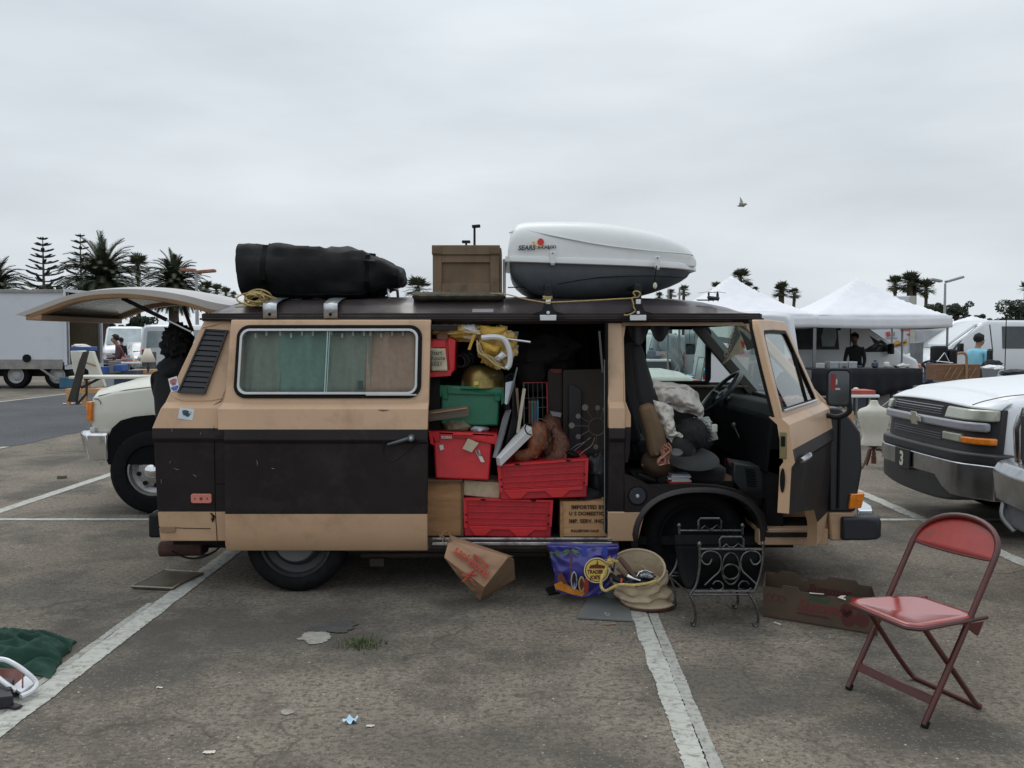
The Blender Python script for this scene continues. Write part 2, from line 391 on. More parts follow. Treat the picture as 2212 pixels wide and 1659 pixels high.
# weed growing in the crack
weedm=mat('weed_green',(.11,.13,.06),.8,var=.5,scale=60)
g=MB(); c0=gd(782,1392)
rr=random.Random(3)
for i in range(620):
 a=rr.uniform(0,6.28); d=abs(rr.gauss(0,.04)); b=c0+V((math.cos(a)*d*1.6,math.sin(a)*d*1.3,0)); h=rr.uniform(.006,.028)
 t=V((rr.uniform(-.02,.02),rr.uniform(-.02,.02),h)); wv=V((rr.uniform(-1,1),rr.uniform(-1,1),0)).normalized()*.003
 g.poly([b-wv,b+wv,b+t+wv*.4,b+t-wv*.4])
g.build('weed_clump',weedm,smooth=False,label='small green weed growing from the cracked asphalt in front of the rear wheel',cat='weed')
g=MB(); c0=gd(757,1560)
g.grid(lambda u,v:c0+V(((u-.5)*.046*(1+.3*math.sin(v*9)),(v-.5)*.042,.010+.010*noise.noise(V((u*4,v*4,1)))+.008*math.sin(u*9+v*5))),12,10)
g.build('tissue',mat('blue_tissue',(.50,.68,.80),.8,var=.1),label='crumpled pale blue paper tissue on the open asphalt',cat='litter')
for k,(x,y,s_,lab) in enumerate(((800,1570,.016,'tiny pale scrap of paper just right of the blue tissue'),(452,1627,.022,'white torn paper scrap at the bottom edge of the asphalt'),(345,1487,.014,'small yellowish scrap on the asphalt right of the thick left line'))):
 g=MB(); c0=gd(x,y)
 g.grid(lambda u,v:c0+V(((u-.5)*s_*2,(v-.5)*s_,.005+.006*noise.noise(V((u*4,v*4,k+2))))),6,5)
 g.build('paper_scrap',mat('scrap_paper',(.6,.58,.5),.9),label=lab,cat='litter',group='scraps of litter on the asphalt')
g=MB(); c0=gd(1679,1349); g.box(c0+V((0,0,.006)),(.008,.045,.006),Matrix.Rotation(R(30),3,'Z'))
g.build('cigarette_butt',mat('butt',(.6,.58,.52),.9),label='white cigarette end lying between the magazine rack and the fruit box',cat='litter',group='scraps of litter on the asphalt')
g=MB(); c0=gd(134,1034); g.box(c0+V((0,0,.02)),(.10,.035,.03),Matrix.Rotation(R(20),3,'Z'))
g.build('wood_scrap',mat('scrapwood',(.14,.12,.08),.9),bevel=.004,label='small dark block of wood lying on the asphalt below the chrome pickup bumper',cat='litter')
# ================================================================ the camper van
YV=[(.25,5.47),(.32,5.425),(.50,5.40),(.925,5.385),(.950,5.368),(1.0,5.378),(1.13,5.40),(1.165,5.44),(1.64,5.56),(1.72,5.60)]
def yv(z):return lerp(YV,z)
def SS(x,z,off=0):return V((x,yv(z)-off,z))
def sd(x,y,off=0):
 Y=5.4
 for _ in range(6):p=at(x,y,Y); Y=yv(p.z)-off
 return p
def XZ(x,y,off=0):p=sd(x,y,off); return (p.x,p.z)
FARY=7.16
van=thing('camper_van','tan and dark brown camper van with open sliding door, open cab door and raised tailgate','van',(-.1,6.2,0))
def rows_panel(name,zs,xl,xr,off,parent,colour,th=.03,hole=None,cols=None,bevel=.0,nx=6,**k):
 """side panel following the body section; colour(z) gives a slot; hole=(x0,z0,x1,z1)"""
 g=MB(); zs=sorted(set(zs))
 def build_layer(dy):
  tab=[]
  for z in zs:
   a,b=xl(z),xr(z)
   if hole:xs=[a,a+(hole[0]-a)*.5,hole[0],(hole[0]+hole[2])/2,hole[2],b+(hole[2]-b)*.5,b]
   else:xs=[a+(b-a)*i/nx for i in range(nx+1)]
   tab.append([g.v(SS(x,z,off)+V((0,dy,0))) for x in xs])
  return tab
 A=build_layer(0); B=build_layer(th)
 for j in range(len(zs)-1):
  zc=(zs[j]+zs[j+1])/2
  for i in range(len(A[0])-1):
   if hole and i in (2,3) and hole[1]<zc<hole[3]:continue
   g.m(colour(zc)); g.face([A[j][i],A[j][i+1],A[j+1][i+1],A[j+1][i]])
   g.face([B[j][i],B[j+1][i],B[j+1][i+1],B[j][i+1]])
  g.m(colour(zc)); g.face([A[j][0],A[j+1][0],B[j+1][0],B[j][0]]); g.face([A[j][-1],B[j][-1],B[j+1][-1],A[j+1][-1]])
 for i in range(len(A[0])-1):
  g.m(colour(zs[0])); g.face([A[0][i],B[0][i],B[0][i+1],A[0][i+1]])
  g.m(colour(zs[-1])); g.face([A[-1][i],A[-1][i+1],B[-1][i+1],B[-1][i]])
 return g.build(name,[tan,brown],parent,bevel=bevel,ang=25,**k)
ZT,ZB=1.012,.504 # the colour bands
def colr(z):return 1 if ZB<z<ZT else 0
base_z=[.925,.950,1.0,ZT,1.13,1.165,ZB]
# --- rear quarter
xq=lambda z:lerp([(.30,-2.09),(.318,XZ(346,1170)[0]),(.50,XZ(340,1105)[0]),(.93,XZ(329,945)[0]),(1.012,XZ(328,925)[0]),(1.66,XZ(441,691)[0])],z)
rq=rows_panel('rear_side_panel',base_z+[.318,.70,.85,1.3,1.45,1.60,1.66],xq,lambda z:-1.60,0,van,colr,th=.05,bevel=.006)
# recess surround, louvred vent
vq=[XZ(447,712),XZ(493,715),XZ(444,849),XZ(388,846)]
g=MB(); P=[SS(x,z,.006) for x,z in vq]
def quadpt(P,u,v):return (P[0]*(1-u)+P[1]*u)*(1-v)+(P[3]*(1-u)+P[2]*u)*v
g.poly([quadpt(P,0,0),quadpt(P,1,0),quadpt(P,1,1),quadpt(P,0,1)])
vent=g.build('side_vent',blackp,van)
g=MB()
for i in range(12):
 v0=(i+.12)/12; v1=(i+.88)/12
 a,b,c,d=quadpt(P,.05,v0),quadpt(P,.95,v0),quadpt(P,.95,v1),quadpt(P,.05,v1); o=V((0,-.012,0)); o2=V((0,-.003,0))
 g.loft([[a+o2,b+o2,b+o,a+o],[d+o,c+o,c+o+V((0,-.006,0)),d+o+V((0,-.006,0))]])
O=[quadpt(P,u,v)+V((0,-.001,0)) for u,v in ((-.03,-.015),(1.03,-.015),(1.03,1.015),(-.03,1.015))]; I=[quadpt(P,u,v)+V((0,-.001,0)) for u,v in ((.04,.01),(.96,.01),(.96,.99),(.04,.99))]
g.ring(O,I,(0,-.02,0)); g.build('louvre',mat('louvre_black',(.012,.012,.014),.5,var=.2),vent,smooth=False)
# raised lip of the pressed recess round the vent
g=MB()
rc=[XZ(*p) for p in ((437,708),(455,704),(499,704),(488,838),(470,862),(400,865),(378,858))]
g.tube(smoothpath([SS(x,z,-.001) for x,z in rc],6),.006,6); g.build('vent_recess',tan,van)
# side marker lamp
g=MB(); a=XZ(414,1066); b=XZ(459,1086)
g.prism([SS(x,z,0) for x,z in rrect(a[0],b[1],b[0],a[1],.012)],(0,-.018,0))
mk=g.build('side_marker',mat('faded_red_lens',(.60,.20,.15),.3,var=.12,scale=20,coat=.4),van,bevel=.003)
g=MB(); zc=(a[1]+b[1])/2
for fx,r_ in ((.2,.005),(.5,.009),(.8,.005)):xx=a[0]+(b[0]-a[0])*fx; g.cyl((xx,yv(zc)-.017,zc),(xx,yv(zc)-.021,zc),r_)
g.build('screw',mat('rusty',(.16,.04,.03),.7),mk)
# stickers
stw=mat('sticker_white',(.55,.62,.66),.4); std=mat('sticker_dark',(.03,.06,.08),.4); str_=mat('sticker_red',(.4,.1,.08),.4); stb=mat('sticker_blue',(.06,.10,.32),.4)
def sticker(cx,cy,w_,h_,ang,lab,bits):
 c=sd(cx,cy,.001); x=V((math.cos(ang),0,math.sin(ang))); t_=SS(c.x,c.z+.03)-SS(c.x,c.z-.03); z=(t_-x*t_.dot(x)).normalized(); n_=x.cross(z).normalized()
 if n_.y>0:n_=-n_
 g=MB(); g.prism([c+x*(i*w_/2)+z*(j*h_/2) for i,j in ((-1,-1),(1,-1),(1,1),(-1,1))],n_*.0015)
 for (u,v_,ru,rv,mi) in bits:
  g.m(mi); g.prism([c+n_*.0016+x*w_*(u+ru*math.cos(t)*(1+.25*math.sin(3*t)))+z*h_*(v_+rv*math.sin(t)*(1+.2*math.cos(2*t))) for t in [k*.52 for k in range(12)]],n_*.0008)
 g.build('sticker',[stw,std,str_,stb],van,smooth=False,label=lab)
sticker(402,894,.088,.068,R(-8),'pale blue sticker with a dark printed portrait',[(-.05,.08,.22,.30,1),(.12,-.08,.16,.2,1),(.3,.2,.08,.03,1),(.3,.05,.08,.03,1)])
sticker(376,830,.055,.088,R(18),'red, white and blue sticker with a portrait',[(0,.15,.38,.3,2),(0,-.3,.4,.2,3),(0,0,.2,.26,0),(-.05,.1,.08,.05,1)])
# scratches in the dark paint
g=MB(); q=random.Random(5)
for (x,y,l,a_) in ((371,930,8,80),(433,937,6,85),(555,1000,14,95),(590,1012,8,170),(367,998,6,70),(381,1013,12,165),(421,1027,10,150),(348,1040,10,95),(640,925,5,10),(1388,1005,8,120)):
 off=.075 if 470<x<930 else .0
 p=sd(x,y,off+.0008); d=V((math.cos(R(a_)),0,math.sin(R(a_))))*l/360;
 g.tube([p-d/2,p+V((q.uniform(-.004,.004),0,q.uniform(-.004,.004))),p+d/2],[.0004,.0013,.0004],4)
g.build('paint_scratch',mat('scratch',(.32,.31,.30),.6),van)
# lower corner details: bumper recess slot and tow flap
g=MB(); a=XZ(346,1137); b=XZ(380,1150)
g.prism([SS(x,z,.001) for x,z in rrect(a[0],b[1],b[0],a[1],.012)],(0,-.006,0)); g.build('bumper_slot',mat('slot',(.28,.18,.11),.6),van,bevel=.003)
g=MB(); g.tube([sd(455,1108,.004),sd(462,1116,.006),sd(459,1126,.006),sd(456,1118,.005)],[.003,.008,.007,.002],6); g.build('rust_hole',rubber,van)
for nm_,pts_ in (('seam',((500,690),(489,835),(478,866),(463,874),(462,928),(465,1100),(469,1168))),('seam',((330,1138),(400,1141),(455,1142))),('seam',((465,942),(484,942))),('seam',((466,1045),(485,1046)))):
 g=MB(); g.tube([sd(x,y,.0012) for x,y in pts_],.0022,4); g.build(nm_,rubber,van)
# --- inner side behind the sliding door, sill and floor
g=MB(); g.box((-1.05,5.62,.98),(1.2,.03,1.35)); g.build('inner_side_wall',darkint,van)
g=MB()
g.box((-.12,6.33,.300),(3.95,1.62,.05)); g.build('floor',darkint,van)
g=MB(); a=sd(924,1197); b=sd(1312,1197)
g.prism([(x,y,z) for x,y,z in ((-1.6,5.47,.24),(-1.6,5.435,.27),(-1.6,5.44,.318),(-1.6,5.52,.322))],(2.25,0,0)); g.build('sill',mat('sill_dirty',(.05,.04,.033),.7,var=.4,scale=8),van,bevel=.004)
g=MB(); zt=at(1000,1163,5.43).z
for dz,yy,hh in ((0,5.425,.012),(-.028,5.412,.018)):g.box((.06,yy,zt+dz),(1.09,.02,hh))
g.build('door_track',mat('worn_track',(.5,.5,.5),.3,.8,var=.4,scale=8,dirt=(.08,.07,.06),dfac=.9,dscale=12),van,bevel=.003)
g=MB(); g.box((-.98,5.50,1.615),(1.3,.03,.035)); g.build('upper_rail',brown,van,bevel=.004)
# --- B pillar
xb0=XZ(1312,800)[0]; xb1=XZ(1347,800)[0]
bp_=rows_panel('door_pillar',base_z+[.318,.7,.85,1.3,1.5,1.655],lambda z:xb0,lambda z:xb1+.0,-.004,van,colr,th=.09,bevel=.006,nx=2)
g=MB() # narrow rounded rear frame of the cab opening
g.m(0).prism([SS(x,z,-.012) for x,z in ((xb1-.002,1.655),(xb1+.05,1.655),(xb1+.02,1.62),(xb1+.008,1.55),(xb1+.008,1.17),(xb1+.035,1.09),(xb1+.035,1.015),(xb1-.002,1.015))],(0,.08,0))
g.m(1).prism([SS(x,z,-.012) for x,z in ((xb1-.002,1.010),(xb1+.035,1.010),(xb1+.03,.86),(xb1+.02,.80),(xb1-.002,.80))],(0,.08,0))
g.build('cab_frame',[tan,brown],van,bevel=.004)
g=MB(); g.box((xb0-.006,5.50,1.0),(.014,.09,1.28)); g.build('door_seal',rubber,van)
g=MB(); g.cyl((xb0-.014,5.46,.36),(xb0-.016,5.50,1.42),.003); g.build('seal_strip',mat('strip',(.22,.22,.2),.6),van)
# --- lower front side, wheel arch and fender
wx,wz=1.127,.315
def arch(r,a0,a1,n=18,ex=1.0):
 T_=[R(a0+(a1-a0)*i/n) for i in range(n+1)]; return [(wx+.01+r*.93*math.copysign(abs(math.cos(t))**.85,math.cos(t)),wz+.02+(r-.115)*math.copysign(abs(math.sin(t))**.85,math.sin(t))) for t in T_]
g=MB(); top=.72
sill=[XZ(1348,1022),XZ(1362,1028),XZ(1405,1049),XZ(1480,1045),XZ(1545,1048),XZ(1590,1057),XZ(1625,1078),XZ(1652,1112),XZ(1660,1150)]
ar=arch(.425,168,12,18)
pl=[(xb1,.70)]+sill[0:]
pts=[(xb1,ZB+.001)]+[(xb1,sill[0][1])]+sill[1:]+ar[::-1][2:]
pts=[p for p in pts if p[1]>ZB or p[0]>1.3]
# strip mesh between the arch and the door sill
n=22; up=[]
uo=[(xb1,.50)]+[(xb1,.62)]+sill
def polysample(P,n):
 P=[V((a,0,b)) for a,b in P]; Ls=[0]
 for a,b in zip(P,P[1:]):Ls.append(Ls[-1]+(b-a).length)
 out=[]
 for i in range(n+1):
  s=Ls[-1]*i/n
  for k in range(len(P)-1):
   if s<=Ls[k+1]+1e-9:t=(s-Ls[k])/max(1e-9,Ls[k+1]-Ls[k]); q=P[k].lerp(P[k+1],t); out.append((q.x,q.z)); break
 return out
U=polysample(uo,n); A=polysample(arch(.415,155,18,18),n)
A=[(XZ(1393,1117)[0],.503)]+A[1:]
g.m(0)
ua=[g.v(SS(x,z,0)) for x,z in U]; aa=[g.v(SS(x,z,.0)) for x,z in A]; ub=[g.v(SS(x,z,-.04)) for x,z in U]; ab=[g.v(SS(x,z,-.04)) for x,z in A]
for i in range(n):g.face([ua[i],ua[i+1],aa[i+1],aa[i]]); g.face([ua[i],ub[i],ub[i+1],ua[i+1]]); g.face([aa[i],aa[i+1],ab[i+1],ab[i]])
fen=g.build('front_fender',brown,van,ang=25)
g=MB() # flared lip over the wheel
lip=[SS(x,z,.0) for x,z in arch(.405,192,-2,26)]
secs=[]
for p in lip:
 rad=(V((p.x-wx,0,p.z-wz-.03))).normalized()
 secs.append([p+rad*.035+V((0,.003,0)),p+rad*.018+V((0,-.008,0)),p+V((0,-.012,0)),p-rad*.006+V((0,-.006,0)),p-rad*.01+V((0,.06,0)),p+rad*.03+V((0,.03,0))])
g.loft(secs); g.build('wheel_arch_lip',mat('arch_lip',(.030,.024,.024),.42,var=.2),fen,ang=50)
g=MB() # tan skirt below, in two pieces, and the step in front of the wheel
g.prism([SS(x,z,.0) for x,z in ((xb0,.318),(XZ(1385,1170)[0]-.02,.318),(XZ(1393,1118)[0],ZB-.004),(xb0,ZB-.004))],(0,.04,0)); g.build('skirt',tan,van,bevel=.004)
g=MB()
for (cx_,cz_,r_,dy,mi) in ((1377,1071,22,-.002,0),(1377,1071,18,-.008,1),(1377,1071,4,-.012,2)):
 x,z=XZ(cx_,cz_); g.m(mi).cyl((x,yv(z)+.02,z),(x,yv(z)+dy,z),r_/358,n=28)
g.build('fuel_cap',[rubber,mat('cap_blue_black',(.018,.022,.030),.45),alu],fen,bevel=.002)
# step well ahead of the wheel
g=MB()
xs0,xs1=XZ(1640,1150)[0],XZ(1790,1150)[0]
g.m(0).box(((xs0+xs1)/2,5.47,.345),(xs1-xs0,.10,.10)); g.box(((xs0+xs1)/2,5.62,.38),(xs1-xs0,.24,.03)); g.box(((xs0+xs1)/2,5.74,.52),(xs1-xs0,.03,.30))
g.m(1).box(((xs0+xs1)/2-.03,5.415,.36),(xs1-xs0-.14,.012,.03)); g.m(2).box(((xs0+xs1)/2,5.62,.402),(xs1-xs0-.06,.22,.012))
g.build('step_well',[tan,brown,rubber],van,bevel=.005)
# --- nose
NP=[XZ(1790,1172),XZ(1790,1112),XZ(1790,880),XZ(1818,881),XZ(1843,905),XZ(1866,935),XZ(1867,1013),XZ(1858,1061),XZ(1850,1112),XZ(1838,1172)]
NP=[(x+(.012 if x>1.96 else 0),z) for x,z in NP]; NP[0]=(NP[0][0],.325); NP[-1]=(NP[-1][0],.325)
def nose(pts,y0,y1):
 secs=[]
 for i in range(9):
  t=i/8; Y=y0+(y1-y0)*t; e=min(t,1-t)*8; k=min(1,e)
  ins=.022 if k<.5 else 0
  secs.append([V((x-(ins if x>1.96 else 0),Y,z)) for x,z in pts])
 return secs
nh=[p for p in NP]
g=MB(); up_=[NP[1],NP[2],NP[3],NP[4],NP[5],NP[6],NP[7],NP[8]]; up_[0]=(up_[0][0],ZB); up_[-1]=(up_[-1][0],ZB)
g.m(1).loft(nose(up_,5.395,FARY+.02))
g.m(0).loft(nose([(NP[0][0],.325),(NP[1][0],ZB-.003),(NP[8][0],ZB-.003),NP[9]],5.40,FARY+.02))
no=g.build('nose',[tan,mat('nose_blue_black',(.010,.011,.016),.4,var=.15,coat=.2)],van,bevel=.012,ang=30)
g=MB(); g.box((XZ(1822,950)[0]-.02,5.388,.80),(.012,.01,.55)); g.build('panel_gap',rubber,van)
# front indicator wrapping the corner
a=XZ(1831,1066); b=XZ(1862,1098)
g=MB(); g.prism([(a[0],5.40,b[1]),(b[0]-.002,5.43,b[1]),(b[0]+.018,5.43,a[1]),(a[0]+.012,5.40,a[1])],(0,-.03,0))
g.prism([(a[0],5.44,b[1]),(b[0]+.01,5.44,b[1]),(b[0]+.03,5.44,a[1]),(a[0],5.44,a[1])],(0,.28,0)); g.build('indicator_lamp',amber,van,bevel=.006)
g=MB(); g.box((XZ(1747,1075)[0],5.41,XZ(1747,1075)[1]),(.045,.02,.10)); g.build('side_amber_block',amber,van,bevel=.006)  # small amber block low on the side, ahead of the front wheel
# front bumper
g=MB(); x0=XZ(1812,1160)[0]; x1=XZ(1901,1160)[0]; z0=.335; z1=.475
g.m(0).loft([[V((x0+(.01 if i in (0,3) else 0),y,z)) for i in (0,)] for y,z in ()]) if False else None
sec=lambda x,s,y=5.36:[V((x,y,z0+.01*s)),V((x,y,z1-.03*s)),V((x,y+.03,z1)),V((x,y+.12,z1)),V((x,y+.12,z0))]
g.m(0).loft([sec(x0,0),sec(x0+.15,0),sec(x0+.21,.6),sec(x1,1.2,5.40)])
g.build('bumper_end',mat('bumper_black',(.018,.020,.026),.5,var=.15,spec=.4),van,bevel=.014,seg=3)
g=MB()
pth=[(x1-.03,5.47),(x1+.02,5.60),(x1+.05,5.85),(x1+.06,6.3),(x1+.05,6.8),(x1,7.15)]
g.loft([[V((x-.09,y,.36)),V((x,y,.36)),V((x+.015,y,.44)),V((x,y,.50)),V((x-.09,y,.50))] for x,y in pth]); g.build('front_bumper',chrome,van,bevel=.006)
# rear bumper
g=MB(); x0=XZ(310,1140)[0]
g.m(0).loft([[V((x,y,.34)),V((x-.02,y,.44)),V((x,y,.475)),V((x+.09,y,.475)),V((x+.09,y,.34))] for x,y in ((x0+.04,5.50),(x0,5.56),(x0-.01,6.3),(x0,7.05))])
g.build('rear_bumper',mat('worn_bumper',(.10,.10,.11),.35,.6,var=.5,scale=8),van,bevel=.012)
g=MB(); g.box((x0+.045,5.53,.40),(.09,.10,.15)); g.build('bumper_corner',blackp,van,bevel=.015)
# muffler and loose pipe hanging behind the rear corner
g=MB(); g.cyl(at(346,1186,5.75),at(440,1183,5.75),.05,n=16); g.build('muffler',mat('rusty_muffler',(.06,.025,.02),.8,var=.5,scale=12),van,bevel=.01)
g=MB(); g.tube(smoothpath([at(372,1190,5.62),at(400,1204,5.6),at(430,1205,5.6),at(462,1192,5.62),at(478,1178,5.65)]),.006,6); g.build('loose_cable',rubber,van)
# engine and underside
g=MB(); g.box((-.05,6.3,.28),(3.6,1.5,.06)); g.box((-1.7,6.35,.30),(.6,1.1,.22)); g.build('underside',rubber,van)
g=MB(); g.cyl(at(780,1200,5.75),at(1180,1196,5.75),.018); g.box(at(815,1213,5.72),(.09,.05,.05)); g.build('underside_pipe',mat('under',(.07,.06,.05),.8),van)
# --- wheels
def wheel(parent,c,R_,W,rimr,rimm,side=-1,hub=True,name='wheel',slots=0,tm=None):
 c=V(c); g=MB(); h=W/2; ax=V((0,side,0))
 pr=[(rimr,-h*.8),(rimr+.02,-h),(R_-.05,-h*1.02),(R_-.012,-h*.8),(R_,-h*.45),(R_,h*.45),(R_-.012,h*.8),(R_-.05,h*1.02),(rimr+.02,h),(rimr,h*.8),(rimr-.02,0)]
 g.lathe(pr+[pr[0]],c,40,ax,caps=False)
 w_=thing_part(name,parent,c); ty=g.build('tyre',tm or tyrem,w_,ang=50)
 g=MB(); g.lathe([(rimr+.004,h*.86),(rimr-.012,h*.88),(rimr-.02,h*.55),(rimr*.72,h*.40),(rimr*.62,h*.62),(rimr*.3,h*.72),(.001,h*.74)],c,32,ax,caps=False)
 if slots:
  for k in range(slots):
   a=2*math.pi*k/slots+.2; p=c+V((math.cos(a),0,math.sin(a)))*rimr*.60+ax*h*.60
   g.m(1).tube([p-V((math.sin(a),0,-math.cos(a)))*.0,p+ax*.02],.020,12)
 g.build('rim',[rimm,rubber],w_,ang=40)
 if hub:g=MB(); g.lathe([(rimr*.30,h*.7),(rimr*.28,h*.98),(rimr*.2,h*1.06),(.001,h*1.08)],c,20,ax,caps=False); g.build('hub_cap',chrome,w_)
 return w_
def thing_part(name,parent,loc):
 o=bpy.data.objects.new(name,None); S.collection.objects.link(o); o.parent=parent; o.location=V(loc)-org(parent); ORG[o.name]=V(loc); o.empty_display_size=.1; return o
vrim=mat('van_rim',(.028,.030,.033),.55,.2,var=.2,scale=14)
wheel(van,(-1.32,5.52,.312),.315,.19,.215,vrim)
wheel(van,(wx,5.60,.312),.315,.19,.215,mat('front_rim',(.008,.008,.009),.8,var=.2,spec=.1),hub=False)
g=MB(); g.lathe([(.128,.080),(.118,.094),(.05,.102),(.001,.104)],(-1.32,5.52,.312),30,V((0,-1,0)),caps=False); g.build('wheel_disc',mat('hub_grey',(.17,.18,.185),.4,.5,var=.15),van)
wheel(van,(-1.32,7.0,.312),.315,.19,.215,vrim,1); wheel(van,(wx,7.0,.312),.315,.19,.215,vrim,1)
g=MB() # dark liner of the wheel house
g.grid(lambda u,v:V((wx+.01+.385*math.cos(math.pi*u),5.42+.36*v,.31+.325*math.sin(math.pi*u))),16,2); g.poly([V((wx+.01+.39*math.cos(math.pi*u/12),5.78,.30+.34*math.sin(math.pi*u/12))) for u in range(13)])
g.build('wheel_liner',rubber,van,solid=.004)
# --- roof
RX0,RX1=XZ(437,691)[0],XZ(1645,691)[0]
def rsec(x,drop,inset):
 zt=1.835-drop; yc=6.36; hw=yc-5.545
 g0=1.672
 pr=[(5.545+.0,1.655),(5.535,1.667),(5.530,1.700),(5.585,1.705+.01),(5.63,1.752),(5.74,1.795),(5.95,1.822),(6.36,1.835)]
 sc=lambda z:z if z<1.705 else 1.705+(z-1.705)*max(.02,1-drop/.13)
 L_=[V((x,y+(inset if z>1.71 else inset*.3),sc(z))) for y,z in pr]
 R2=[V((p.x,2*yc-p.y,p.z)) for p in L_[:-1]][::-1]
 return L_+R2
g=MB(); secs=[]
for x,d,i in ((RX0,.13,.10),(RX0+.03,.095,.07),(RX0+.09,.06,.04),(RX0+.22,.028,.015),(RX0+.5,.01,0),(-.8,0,0),(0,0,0),(.7,.004,0),(1.05,.012,.005),(1.25,.035,.02),(1.38,.07,.05),(1.46,.105,.08),(RX1,.13,.11)):
 secs.append(rsec(x,d,i))
g.loft(secs); rf=g.build('roof',roofm,van,ang=42)
g=MB(); g.tube([V((x,5.528,1.668)) for x in (RX0,-.5,.5,RX1)],.007,6); g.tube([V((x,5.532,1.70)) for x in (RX0+.02,-.5,.5,RX1-.02)],.004,6); g.build('rain_gutter',brown,rf)
g=MB(); g.box((-.18,5.60,1.728),(.13,.10,.004),Matrix.Rotation(R(22),3,'X')); g.build('roof_tape',mat('grey_tape',(.22,.21,.22),.5),rf)
g=MB(); g.box((1.22,5.72,1.792),(.10,.05,.002),Matrix.Rotation(R(10),3,'X')); g.build('roof_patch',rubber,rf)
# header bar above the openings
g=MB(); g.prism([(xb0-1.06,5.57,1.64),(1.47,5.57,1.64),(1.47,5.55,1.665),(xb0-1.06,5.55,1.665)],(0,.04,0)); g.build('header_rail',brown,van)
g=MB(); g.prism([SS(x,z,.002) for x,z in ((xb1,1.628),(1.45,1.628),(1.40,1.66),(xb1,1.66))],(0,.03,0)); g.build('cab_header',mat('header_tan',(.24,.16,.105),.5,var=.15),van)
# inner lining
g=MB(); g.box((-.2,6.36,1.655),(3.2,1.45,.02)); g.build('headliner',darkint,van)
# --- far side wall with cab window opening
fwx0,fwx1=at(1392,760,FARY).x,at(1532,760,FARY).x; fz0,fz1=at(1450,826,FARY).z,at(1450,709,FARY).z
g=MB()
def slab(x0,z0,x1,z1,Y=FARY,t=.03):g.box(((x0+x1)/2,Y+t/2,(z0+z1)/2),(x1-x0,t,z1-z0))
slab(-2.05,.33,fwx0,1.66); slab(fwx0,.33,fwx1+.30,fz0); slab(fwx0,fz1,fwx1-.02,1.66)
g.poly([V((fwx1-.04,FARY+.015,fz1)),V((fwx1-.04,FARY+.015,1.66)),V((1.5,FARY+.015,1.66))])
g.build('far_side_wall',mat('far_wall',(.030,.026,.024),.7,var=.3),van,smooth=False)
g=MB(); g.tube([V((x,FARY-.012,z)) for x,z in rrect(fwx0,fz0,fwx1,fz1,.04)],.014,6,closed=True); g.box(((fwx0+fwx1)/2+.24,FARY-.01,(fz0+fz1)/2-.02),(.03,.03,fz1-fz0)); g.build('window_frame',rubber,van)
xv=at(1525,760,FARY).x
g=MB(); g.poly([V((fwx0,FARY+.01,fz0)),V((fwx1,FARY+.01,fz0)),V((fwx1,FARY+.01,fz1)),V((fwx0,FARY+.01,fz1))]); g.build('far_window',glass('tinted_glass',(.66,.78,.74),.05),van,smooth=False)
g=MB(); g.tube([V((fwx0-.1,FARY-.03,fz0-.03)),V((fwx1+.3,FARY-.03,fz0-.03))],.012,6); g.build('window_ledge',mat('ledge',(.16,.11,.07),.5),van)
# far A pillar, near A pillar, windscreen
def apillar(y0,y1,m,w_=.055,d=.05):
 g=MB(); A_=V((1.44,y0,1.66)); B_=V((1.93,y1,1.10)); t=(B_-A_).normalized(); n_=V((t.z,0,-t.x))
 g.loft([[p+n_*a+V((0,b,0)) for a,b in ((-w_/2,-d/2),(w_/2,-d/2),(w_/2,d/2),(-w_/2,d/2))] for p in (A_,B_)]); return g.build('windscreen_pillar',m,van,bevel=.008)
apillar(5.60,5.46,tan); apillar(7.10,7.16,mat('pillar_dark',(.06,.05,.045),.6),.075,.06)
g=MB(); g.box((1.46,6.35,1.66),(.08,1.5,.05)); g.build('windscreen_header',darkint,van)
g=MB(); g.poly([V((1.47,5.62,1.65)),V((1.95,5.49,1.11)),V((1.95,7.13,1.11)),V((1.47,7.08,1.65))]); g.build('windscreen',clear,van,smooth=False)
# --- dashboard, wheel, seats
g=MB(); g.prism([(1.55,5.50,.72),(1.58,5.50,1.06),(1.66,5.50,1.13),(1.93,5.50,1.10),(1.93,5.50,.60)],(0,1.62,0)); g.build('dashboard',mat('dash',(.005,.0055,.0065),.7,var=.25,scale=12,bump=.1,spec=.15),van,bevel=.02)
g=MB(); c=at(1556,848,6.75); ax=V((-.72,0,.70)).normalized(); a=V((0,1,0)); b=ax.cross(a)
g.tube([c+(a*math.cos(t)+b*math.sin(t))*.21 for t in [k*2*math.pi/36 for k in range(36)]],.016,8,closed=True)
for t in (0,math.pi,-math.pi/2):g.cyl(c+(a*math.cos(t)+b*math.sin(t))*.20,c-ax*.03,.012)
g.cyl(c-ax*.05,c-ax*.01,.06); g.cyl(c,c-ax*.45,.025); g.build('steering_wheel',mat('wheel_grip',(.03,.032,.036),.35),van)
seatb=mat('seat_black',(.014,.014,.017),.75,var=.3,scale=20,sheen=.2); seatt=mat('seat_brown',(.155,.095,.050),.7,var=.15,scale=14,bump=.15)
def slabpath(pa,th,y0,y1,m,name,par,bev=.03):
 g=MB(); P=[V(p) for p in pa]; L_=[]; R_=[]
 for i,p in enumerate(P):
  t=(P[min(i+1,len(P)-1)]-P[max(i-1,0)]).normalized(); n_=V((t.z,0,-t.x)); tt=th[i] if isinstance(th,list) else th
  L_.append(p-n_*tt/2); R_.append(p+n_*tt/2)
 pts=L_+R_[::-1]
 g.prism([V((p.x,y0,p.z)) for p in pts],(0,y1-y0,0)); return g.build(name,m,par,bevel=bev,seg=3)
seat=thing_part('passenger_seat',van,(.85,5.95,.6))
b0=at(1372,742,5.75); b1=at(1395,850,5.72); b2=at(1440,965,5.7)
